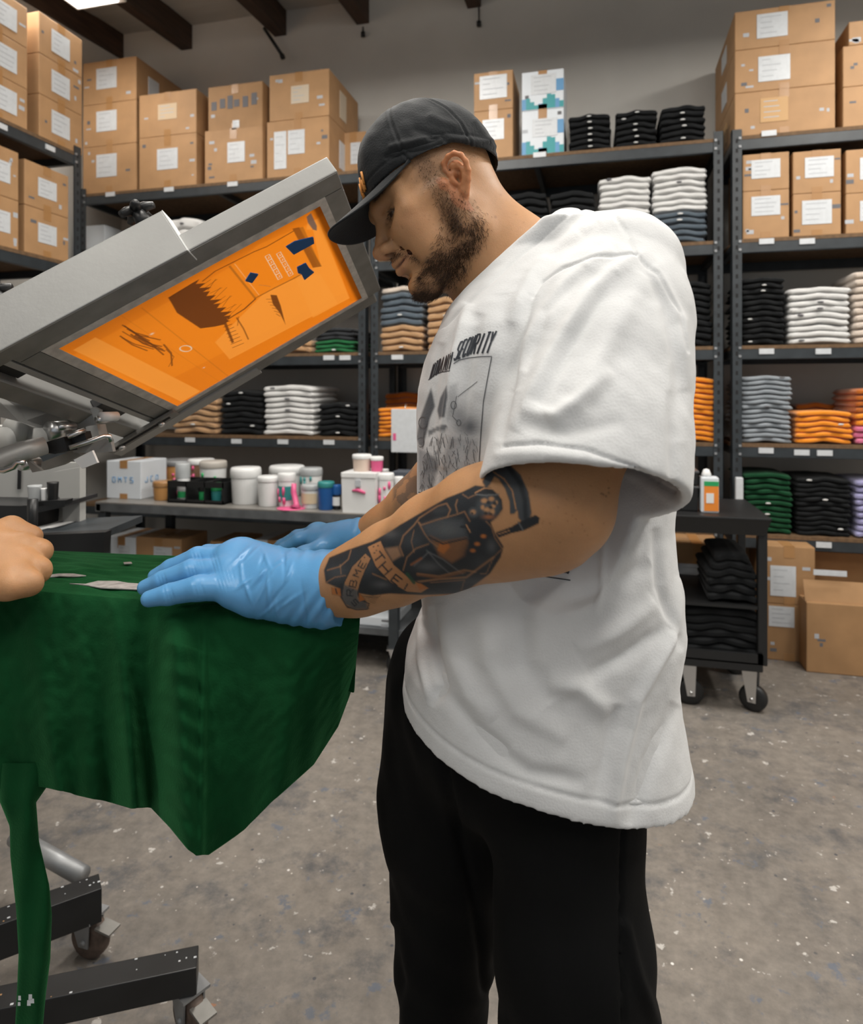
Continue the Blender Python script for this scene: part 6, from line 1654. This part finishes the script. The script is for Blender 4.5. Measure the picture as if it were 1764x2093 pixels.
# torso folds
ridge([(885, 1240), (890, 1330), (905, 1400), (880, 1440)], 9, -.009); ridge([(860, 1260), (862, 1350), (880, 1440)], 7, .006); ridge([(905, 1230), (925, 1330), (960, 1420), (1010, 1470)], 16, .007)
ridge([(1090, 1170), (1060, 1260), (1065, 1360), (1120, 1440)], 26, -.012); ridge([(1120, 1400), (1180, 1400), (1250, 1460)], 18, .009); ridge([(1000, 1250), (1000, 1350), (1060, 1450), (1160, 1510)], 20, .007)
ridge([(1250, 1690), (1270, 1560), (1300, 1430), (1380, 1290), (1392, 1180)], 10, .009); ridge([(1290, 1690), (1330, 1560), (1385, 1440)], 14, -.008); ridge([(1220, 1640), (1240, 1540), (1260, 1440)], 16, -.006)
ridge([(1180, 1330), (1260, 1290), (1340, 1230)], 18, .008); ridge([(1200, 1380), (1280, 1340), (1370, 1280)], 14, -.007); ridge([(1150, 1230), (1250, 1200), (1330, 1150)], 16, -.006); ridge([(1340, 1080), (1350, 1200), (1395, 1330)], 9, -.006)
ridge([(960, 1500), (1080, 1580), (1200, 1600)], 16, -.006); ridge([(900, 1400), (960, 1480), (1040, 1540)], 14, -.006); ridge([(1235, 1080), (1230, 1200), (1215, 1260)], 6, .003)
# chest fold through the print and along the collar
ridge([(958, 620), (935, 720), (918, 850), (905, 960)], 10, .009); ridge([(980, 640), (955, 740), (940, 860), (925, 980)], 12, -.006); ridge([(1030, 600), (1040, 720), (1050, 800)], 20, -.004); ridge([(900, 700), (885, 790), (880, 900)], 9, -.006)
# bottom hem band
hl = -.374 - .226 * (Vs[:, 0] + .036); dh = Vs[:, 2] - hl
D += -.0022 * np.exp(-((dh - .024) / .0022) ** 2) * (Vs[:, 2] < -.3) + .0004 * np.exp(-((dh - .012) / .010) ** 2) * (Vs[:, 2] < -.3)
# collar rib
cd = np.linalg.norm(np.cross(Vs - PC(985, 470, .86), (PC(1062, 560, .87) - PC(985, 470, .86))), axis=1) / np.linalg.norm(PC(1062, 560, .87) - PC(985, 470, .86))
pd = (Vs - PC(940, 612, .87)) @ np.array([-.666, 0, .746]); D += (.0016 * np.exp(-((pd + .009) / .007) ** 2) - .0022 * np.exp(-((pd + .019) / .0022) ** 2)) * (Vs[:, 2] > .08)
D += .0016 * vnoise(Vs, 2.4, 21) + .0004 * vnoise(Vs, 8, 22) + .0002 * vnoise(Vs, 22, 24)
Vs = Vs + Ns * D[:, None]
WHT = mat('white_cotton', (.66, .67, .675), .85, noise_scale=60, noise_amt=.02, bump=.14, bump_scale=420, spec=.2, sheen=.15, attr='col')
cs = Canvas(840, 640, 1070, 1100, 1.0, (1, 1, 1))
Z0 = lambda X, Y: (780 + X / 4.756, 620 + Y / 4.756)
zp = lambda L: [Z0(*q) for q in L]
IK = (.10, .11, .13); IK2 = (.30, .31, .33)
# grey drawing in the frame on the chest
cs.poly(zp([(480, 820), (500, 900), (520, 1000), (470, 1120), (440, 1250), (400, 1400), (360, 1380), (340, 1300), (380, 1100), (430, 960)]), IK, .95, 4)
cs.poly(zp([(630, 800), (640, 900), (610, 1110), (560, 1120), (540, 1040), (570, 920)]), IK, .95, 3)
cs.poly(zp([(450, 1240), (560, 1190), (640, 1180), (620, 1240), (540, 1240), (460, 1290)]), IK, .8, 3); cs.poly(zp([(540, 1300), (570, 1340), (560, 1480), (510, 1470), (545, 1420)]), IK, .7, 3)
cs.poly(zp([(350, 1400), (520, 1500), (560, 1560), (500, 1800), (360, 1820)]), IK2, .8, 8); cs.poly(zp([(400, 1500), (560, 1480), (540, 1640), (420, 1660)]), IK, .45, 8)
cs.blob(*Z0(850, 1200), 28, 26, IK, .92); cs.blob(*Z0(740, 1080), 20, 22, IK2, .6); cs.poly(zp([(660, 1300), (940, 1330), (940, 1650), (700, 1800), (560, 1820), (600, 1500)]), IK2, .62, 10); cs.poly(zp([(650, 800), (740, 770), (720, 1000), (640, 1150)]), IK2, .4, 8)
HAT = []
for k in range(110):
    r_ = random.Random(k + 300); x = r_.uniform(380, 930); y = r_.uniform(1250, 1780); HAT.append((zp([(x, y), (x + r_.uniform(-25, 35), y + r_.uniform(30, 110))]), r_.uniform(.5, 1.1)))
HAT += [(zp([(740, 910), (800, 860), (880, 800), (930, 760)]), 1.2), (zp([(730, 900), (710, 1000), (690, 1100), (740, 1150)]), 1.2)]
for (x, y, q) in ((400, 1160, 12), (700, 990, 8), (750, 1160, 6), (380, 1350, 10)): HAT.append(([(Z0(x, y)[0] + q * .7 * math.cos(a), Z0(x, y)[1] + q * math.sin(a)) for a in np.linspace(0, 6.28, 14)], 1.6))
# frame lines
xs2, ys2 = pixn(Vs); Cs_ = np.tile(np.array([.66, .67, .675]), (len(Vs), 1))
Sm = cs.sample(xs2, ys2); ok = near & (xs2 > 842) & (xs2 < 1068) & (ys2 > 642) & (ys2 < 1098) & (xs2 < 1012 - (ys2 - 730) * .08 + 6)
Cs_[ok] = Cs_[ok] * Sm[ok]
tee = part('t_shirt', Vs, Fsf, WHT); set_col(tee, Cs_)

# lettering and rules as thin ink on the cloth: every point is dropped onto the shirt surface
bv = BVHTree.FromPolygons([tuple(v) for v in Vs], [tuple(int(i) for i in f) for f in Fsf])
def on_cloth(px, py, lift=.0009):
    d = Vector(cray(px, py)).normalized(); loc_, nrm, ix, dist = bv.ray_cast(Vector((0, 0, 0)), d)
    if loc_ is None: return None
    return np.array(loc_ - d * lift)
FONT = {'N': [[(0, 0), (0, 1), (1, 0), (1, 1)]], 'T': [[(.5, 0), (.5, 1)], [(0, 1), (1, 1)]], 'D': [[(0, 0), (0, 1), (.7, 1), (1, .7), (1, .3), (.7, 0), (0, 0)]], 'A': [[(0, 0), (.5, 1), (1, 0)], [(.2, .4), (.8, .4)]], 'W': [[(0, 1), (.25, 0), (.5, .8), (.75, 0), (1, 1)]],
        'S': [[(1, .9), (.7, 1), (.2, 1), (0, .8), (.1, .58), (.9, .42), (1, .2), (.8, 0), (.2, 0), (0, .12)]], 'E': [[(1, 1), (0, 1), (0, 0), (1, 0)], [(0, .5), (.8, .5)]], 'C': [[(1, .85), (.75, 1), (.25, 1), (0, .75), (0, .25), (.25, 0), (.75, 0), (1, .15)]], 'U': [[(0, 1), (0, .2), (.25, 0), (.75, 0), (1, .2), (1, 1)]],
        'R': [[(0, 0), (0, 1), (.75, 1), (1, .8), (.9, .55), (0, .5)], [(.5, .5), (1, 0)]], 'I': [[(.5, 0), (.5, 1)]], 'Y': [[(0, 1), (.5, .5), (1, 1)], [(.5, .5), (.5, 0)]], 'V': [[(0, 1), (.5, 0), (1, 1)]]}
INKP = mat('print_ink', (.022, .028, .038), .7)
def ink_lines(name, polys, width, parent, m=INKP):
    """polylines in picture positions, drawn as narrow ribbons lying on the cloth"""
    a = MB()
    for L, w in polys:
        pts = []
        for i in range(len(L) - 1):
            n = max(1, int(math.hypot(L[i + 1][0] - L[i][0], L[i + 1][1] - L[i][1]) / 2.0))
            for k in range(n + (i == len(L) - 2)): pts.append((L[i][0] + (L[i + 1][0] - L[i][0]) * k / n, L[i][1] + (L[i + 1][1] - L[i][1]) * k / n))
        prev = None
        for i, (x, y) in enumerate(pts):
            x2, y2 = pts[min(i + 1, len(pts) - 1)]; x1, y1 = pts[max(i - 1, 0)]; l = math.hypot(x2 - x1, y2 - y1) + 1e-9; nx_, ny_ = -(y2 - y1) / l * w / 2, (x2 - x1) / l * w / 2
            A1, A2 = on_cloth(x + nx_, y + ny_), on_cloth(x - nx_, y - ny_)
            if A1 is None or A2 is None or np.linalg.norm(A1 - A2) > .02: prev = None; continue
            if prev is not None and np.linalg.norm(prev[0] - A1) < .02: a.add([c2w_np(q) for q in (prev[0], prev[1], A2, A1)], [[0, 1, 2, 3]], m)
            prev = (A1, A2)
    o = a.build(name, parent); return o
def text_path(s, base, top, wfrac=.72, w=4.2):
    """letters between a base line and a top line, both given as functions of 0..1"""
    out = []; n = len(s)
    for i, ch in enumerate(s):
        if ch == ' ': continue
        for st_ in FONT[ch]:
            L = []
            for (u, v) in st_:
                t = (i + .14 + u * wfrac) / n; b_ = np.array(base(t)); t_ = np.array(top(t)); q = b_ + (t_ - b_) * v; L.append(tuple(q))
            out.append((L, w))
    return out
ip = lambda pts: (lambda t: (np.interp(t, np.linspace(0, 1, len(pts)), [p[0] for p in pts]), np.interp(t, np.linspace(0, 1, len(pts)), [p[1] for p in pts])))
pr = text_path('NTDANN', ip([(877, 776), (895, 763), (920, 755)]), ip([(886, 744), (904, 731), (928, 718)]), .55, 2.3)
pr += text_path('SECURITY', ip([(926, 737), (960, 724), (1001, 721)]), ip([(940, 700), (975, 684), (1017, 676)]), .66, 3.6)
pr += text_path('TRAV', ip([(856, 1046), (866, 1046), (876, 1043)]), ip([(856, 1018), (868, 1020), (882, 1022)]), .66, 2.4)
o = ink_lines('printed_lettering', pr, 3, tee)
o = ink_lines('print_frame', [(zp([(455, 745), (520, 690), (590, 668), (665, 655)]), 1.6)], 2, tee)
o = ink_lines('print_frame', [(zp([(355, 1835), (460, 1855), (590, 1885)]), 1.6)], 2, tee)
o = ink_lines('print_frame', [(zp([(700, 585), (760, 550), (850, 530), (960, 518), (1070, 516), (1035, 700), (990, 950), (965, 1250), (950, 1500), (945, 1640)]), 1.5)], 2, tee)
o = ink_lines('print_rule', [([(1066, 1163), (1100, 1166), (1163, 1171)], 2.2), ([(1072, 1171), (1110, 1178), (1166, 1186)], 2.2), ([(1066, 1160), (1120, 1168), (1163, 1169)], 4), ([(1163, 1168), (1160, 1173)], 3)], 2, tee)
o = ink_lines('print_hatching', HAT, 1, tee, mat('print_ink_grey', (.12, .125, .135), .7))
# ------------------------------------------------------------------ trousers
F = Field((-.12, .55, -1.0), (.33, 1.12, -.20), .004)
F.ell((.135, .87, -.40), (.165, .150, .16), 0)
F.cone((.155, .775, -.42), (.155, .735, -.60), .094, .083, .03); F.cone((.155, .735, -.60), (.170, .74, -1.00), .082, .092, .03)
F.cone((.060, .925, -.40), (.030, .955, -.60), .118, .100, .03); F.cone((.030, .955, -.60), (.012, .985, -1.00), .096, .060, .02)
F.cone((.02, .955, -.42), (.01, .96, -.55), .070, .075, .03)
Vt, Ft = F.mesh(); Vt, Ft = drop_small(Vt, Ft); Nt = vnormals(Vt, Ft); xt, yt = pixn(Vt)
Dt = .004 * vnoise(Vt, 2, 31) + .0015 * vnoise(Vt, 7, 32)
def rt_(pts, w, amp):
    global Dt
    d = np.full(len(Vt), 1e9)
    for i in range(len(pts) - 1):
        (ax, ay), (bx, by) = pts[i], pts[i + 1]; dx, dy = bx - ax, by - ay; t = np.clip(((xt - ax) * dx + (yt - ay) * dy) / (dx * dx + dy * dy), 0, 1); d = np.minimum(d, np.hypot(xt - ax - t * dx, yt - ay - t * dy))
    Dt = Dt + amp * np.exp(-(d / w) ** 2)
rt_([(1278, 1690), (1280, 1850), (1276, 2093)], 4, -.005); rt_([(905, 1560), (960, 1800), (1000, 2030)], 10, -.008); rt_([(1290, 1900), (1310, 2000), (1340, 2090)], 12, .006); rt_([(800, 1900), (815, 2010), (805, 2090)], 12, -.006)
Vt = Vt + Nt * Dt[:, None]
PANT = mat('black_twill', (.0030, .0032, .0034), .85, bump=.1, bump_scale=500, spec=.15)
tr = part('trousers', Vt, Ft, PANT)
# lower legs and shoes continue below the picture
for (a, b, c) in (((.170, .74, -1.0), (.165, .73, -1.23), 1), ((.012, .985, -1.0), (.0, .98, -1.23), 2)):
    F = Field((a[0] - .20, a[1] - .13, -1.3), (a[0] + .14, a[1] + .13, -.84), .006); F.cone(a, b, .084 if c == 1 else .058, .066, 0); Vx, Fx = F.mesh(); part('trouser_leg', Vx, Fx, PANT)
    F = Field((a[0] - .24, a[1] - .10, -1.303), (a[0] + .12, a[1] + .10, -1.15), .004)
    F.cone((b[0] + .02, b[1], -1.255), (b[0] - .13, b[1] - .01, -1.272), .042, .030, 0); F.cone((b[0], b[1], -1.26), (b[0], b[1], -1.19), .042, .045, .02); F.plane_cut((0, 0, -1.298), (0, 0, -1))
    Vx, Fx = F.mesh(); part('shoe', Vx, Fx, mat('black_shoe', (.02, .02, .02), .5))
# ------------------------------------------------------------------ cap
CAPM = mat('black_cap_cotton', (.017, .019, .021), .8, noise_scale=60, noise_amt=.08, bump=.2, bump_scale=420, spec=.2, sheen=.08)
F = Field((-.16, .74, .15), (.17, 1.0, .47), .0020)
ce = lambda F, c, r, k: F.ell(H(*c), np.array(r) * HS, k, 'add', HR)
ce(F, (-.004, 0, .054), (.0945, .0830, .1020), 0); ce(F, (.026, 0, .076), (.050, .060, .060), .02); ce(F, (-.046, 0, .056), (.054, .066, .070), .02)
cut = np.array([.10, 0, -1.0])        # normal in head space: cap edge a little lower at the back
def hplane(p, n): return H(*p), Hx * n[0] + Hy * n[1] + Hz * n[2]
G2 = F.blank()
ce(G2, (-.004, 0, .050), (.0912, .0795, .0985), 0); ce(G2, (.024, 0, .074), (.047, .056, .056), .02); ce(G2, (-.045, 0, .054), (.051, .062, .066), .02)
F.f = np.maximum(F.f, -G2.f)
g = [F.lo[k] + F.h * np.arange(F.n[k]) for k in range(3)]; gx, gy, gq = np.meshgrid(*g, indexing='ij', sparse=True)
lx = (gx - HO[0]) * Hx[0] + (gy - HO[1]) * Hx[1] + (gq - HO[2]) * Hx[2]; ly = (gx - HO[0]) * Hy[0] + (gy - HO[1]) * Hy[1] + (gq - HO[2]) * Hy[2]; lz = (gx - HO[0]) * Hz[0] + (gy - HO[1]) * Hz[1] + (gq - HO[2]) * Hz[2]
edge = np.where(lx > -.02, .0445 + .03 * (lx + .02) , .0445 + .36 * (lx + .02))
F.f = np.maximum(F.f, (edge - lz).astype(np.float32))
Vc, Fc = F.mesh(); Vc, Fc = drop_small(Vc, Fc, 800); Vc = smooth_v(Vc, Fc, 2, .5); Nc = vnormals(Vc, Fc); hc = toH(Vc); xc, yc = pixn(Vc)
Dc = .0009 * vnoise(hc, 7, 41) + .0004 * vnoise(hc, 20, 42)
ang = np.arctan2(hc[:, 1], hc[:, 0] + .004)
for k in range(6):
    a0 = k * math.pi / 3; da = np.abs((ang - a0 + math.pi) % (2 * math.pi) - math.pi); rr = np.hypot(hc[:, 0] + .004, hc[:, 1]); Dc += -.0016 * np.exp(-(da * rr / .0012) ** 2) + .0007 * np.exp(-((da * rr - .004) / .0015) ** 2)
e_c = np.where(hc[:, 0] > -.02, .0445 + .03 * (hc[:, 0] + .02), .0445 + .36 * (hc[:, 0] + .02)); Dc += -.0014 * np.exp(-((hc[:, 2] - e_c - .018) / .0012) ** 2)
for (p, q, w, a_) in (((800, 300), (870, 285), 7, .003), ((790, 320), (900, 292), 6, -.0025), ((880, 240), (930, 260), 9, .0025), ((850, 265), (950, 300), 8, -.002), ((970, 250), (1010, 300), 6, .0025), ((920, 285), (1000, 290), 7, .0025)):
    dx, dy = q[0] - p[0], q[1] - p[1]; t = np.clip(((xc - p[0]) * dx + (yc - p[1]) * dy) / (dx * dx + dy * dy), 0, 1); Dc += a_ * np.exp(-(np.hypot(xc - p[0] - t * dx, yc - p[1] - t * dy) / w) ** 2)
Vc = Vc + Nc * Dc[:, None]
cap = part('cap', Vc, Fc, CAPM)
a = MB(); M = Matrix.Translation(Vector(c2w_np(H(-.004, 0, .1555)))); a.lathe([(0, 0), (.007, .0), (.006, .004), (0, .006)], CAPM, 16, M @ Matrix.Rotation(-HTH, 4, Rv.cross(Fv).cross(Rv) if False else Fv)); o = a.build('cap_button', cap)
# visor
nu, nv = 61, 26; Pv = np.zeros((nv, nu, 3)); Pw = np.zeros((nv, nu, 3))
for i in range(nu):
    s = -1 + 2 * i / (nu - 1); an = s * math.radians(66)
    bx, by = .0915 * math.cos(an) + .0005, .0805 * math.sin(an); bz = .047 + .002 * math.cos(an)
    ln = .074 * (max(0, 1 - s * s)) ** .72
    for j in range(nv):
        r = j / (nv - 1); x = bx + ln * r * 1.0; y = by * (1 + .0 * r); z = .0500 - (.022 + .028 * (y / .068) ** 2) * r * ln / .074 + .05 * y * r
        Pv[j, i] = H(x - .002, y, z)
        Pw[j, i] = H(x - .002, y, z - .0028)
Vv = np.concatenate([Pv.reshape(-1, 3), Pw.reshape(-1, 3)[:]]); idx = np.arange(nv * nu).reshape(nv, nu); o_ = nv * nu
Q4 = lambda A: np.stack([A[:-1, :-1].ravel(), A[:-1, 1:].ravel(), A[1:, 1:].ravel(), A[1:, :-1].ravel()], 1)
Fv_ = np.concatenate([Q4(idx), Q4(idx + o_)[:, ::-1], np.stack([idx[-1, :-1], idx[-1, 1:], idx[-1, 1:] + o_, idx[-1, :-1] + o_], 1), np.stack([idx[0, :-1] + o_, idx[0, 1:] + o_, idx[0, 1:], idx[0, :-1]], 1)])
vo = mesh_np('visor', c2w_np(Vv), Fv_, CAPM, cap)
# small orange stitched mark on the cap front
a = MB(); ORG = mat('orange_stitch', (.75, .30, .06), .6)
for k in range(9):
    y = (k - 4) * .0052; x = .0935 - (y * y) * 4.0; z = .062 + .004 * math.sin(k * 1.7)
    c1, c2 = c2w_np(H(x, y, z)), c2w_np(H(x - .004, y, z + .017)); a.tube([c1, c2], .0016, ORG, 8)
o = a.build('embroidered_mark', cap)

# ================================================================== the other printer's fist on the platen
F = Field((-1.05, .70, -.30), (-.47, 1.02, -.08), .0022)
Wk = lambda px, py, d, r: np.append(PC(px, py, d), r)
fw = [Wk(-330, 1090, .86, .040), Wk(-160, 1120, .855, .034), Wk(-90, 1135, .85, .032)]
F.chain([q[:3] for q in fw], [q[3] for q in fw], .02)
kn = [Wk(38, 1180, .815, .0170), Wk(48, 1150, .84, .0185), Wk(46, 1118, .865, .0185), Wk(22, 1082, .89, .0175)]
for q in kn: F.cone(fw[-1][:3], q[:3], .030, q[3], .018)
for q in [(kn[0], Wk(62, 1192, .812, .0150), Wk(30, 1197, .80, .0140)), (kn[1], Wk(76, 1166, .838, .0165), Wk(50, 1185, .83, .0150)), (kn[2], Wk(78, 1128, .862, .0165), Wk(66, 1150, .86, .0140)), (kn[3], Wk(62, 1098, .89, .0150), Wk(60, 1125, .885, .0130))]:
    for i in range(2): F.cone(q[i][:3], q[i + 1][:3], q[i][3], q[i + 1][3], .004)
F.cone(PC(-90, 1165, .83), PC(10, 1190, .81), .030, .020, .02)
Vf, Ff = F.mesh(); Vf, Ff = drop_small(Vf, Ff, 500); Nf = vnormals(Vf, Ff)
Vf = Vf + Nf * (.0005 * vnoise(Vf, 14, 3) + .0008 * vnoise(Vf, 5, 5))[:, None]
p2 = thing('person', 'bare closed fist of a second person resting on the green cloth', 'person', (C2W(-.66, .86, 0).x, C2W(-.66, .86, 0).y, TZ))
o = mesh_np('fist', c2w_np(Vf), Ff, SKIN, p2); o.matrix_parent_inverse = Matrix.Translation(-Vector(p2.location)); set_col(o, skin_base(Vf, 12) * 1.04 * (1 + .10 * np.clip(vnoise(Vf, 9, 2), -1, 1))[:, None])
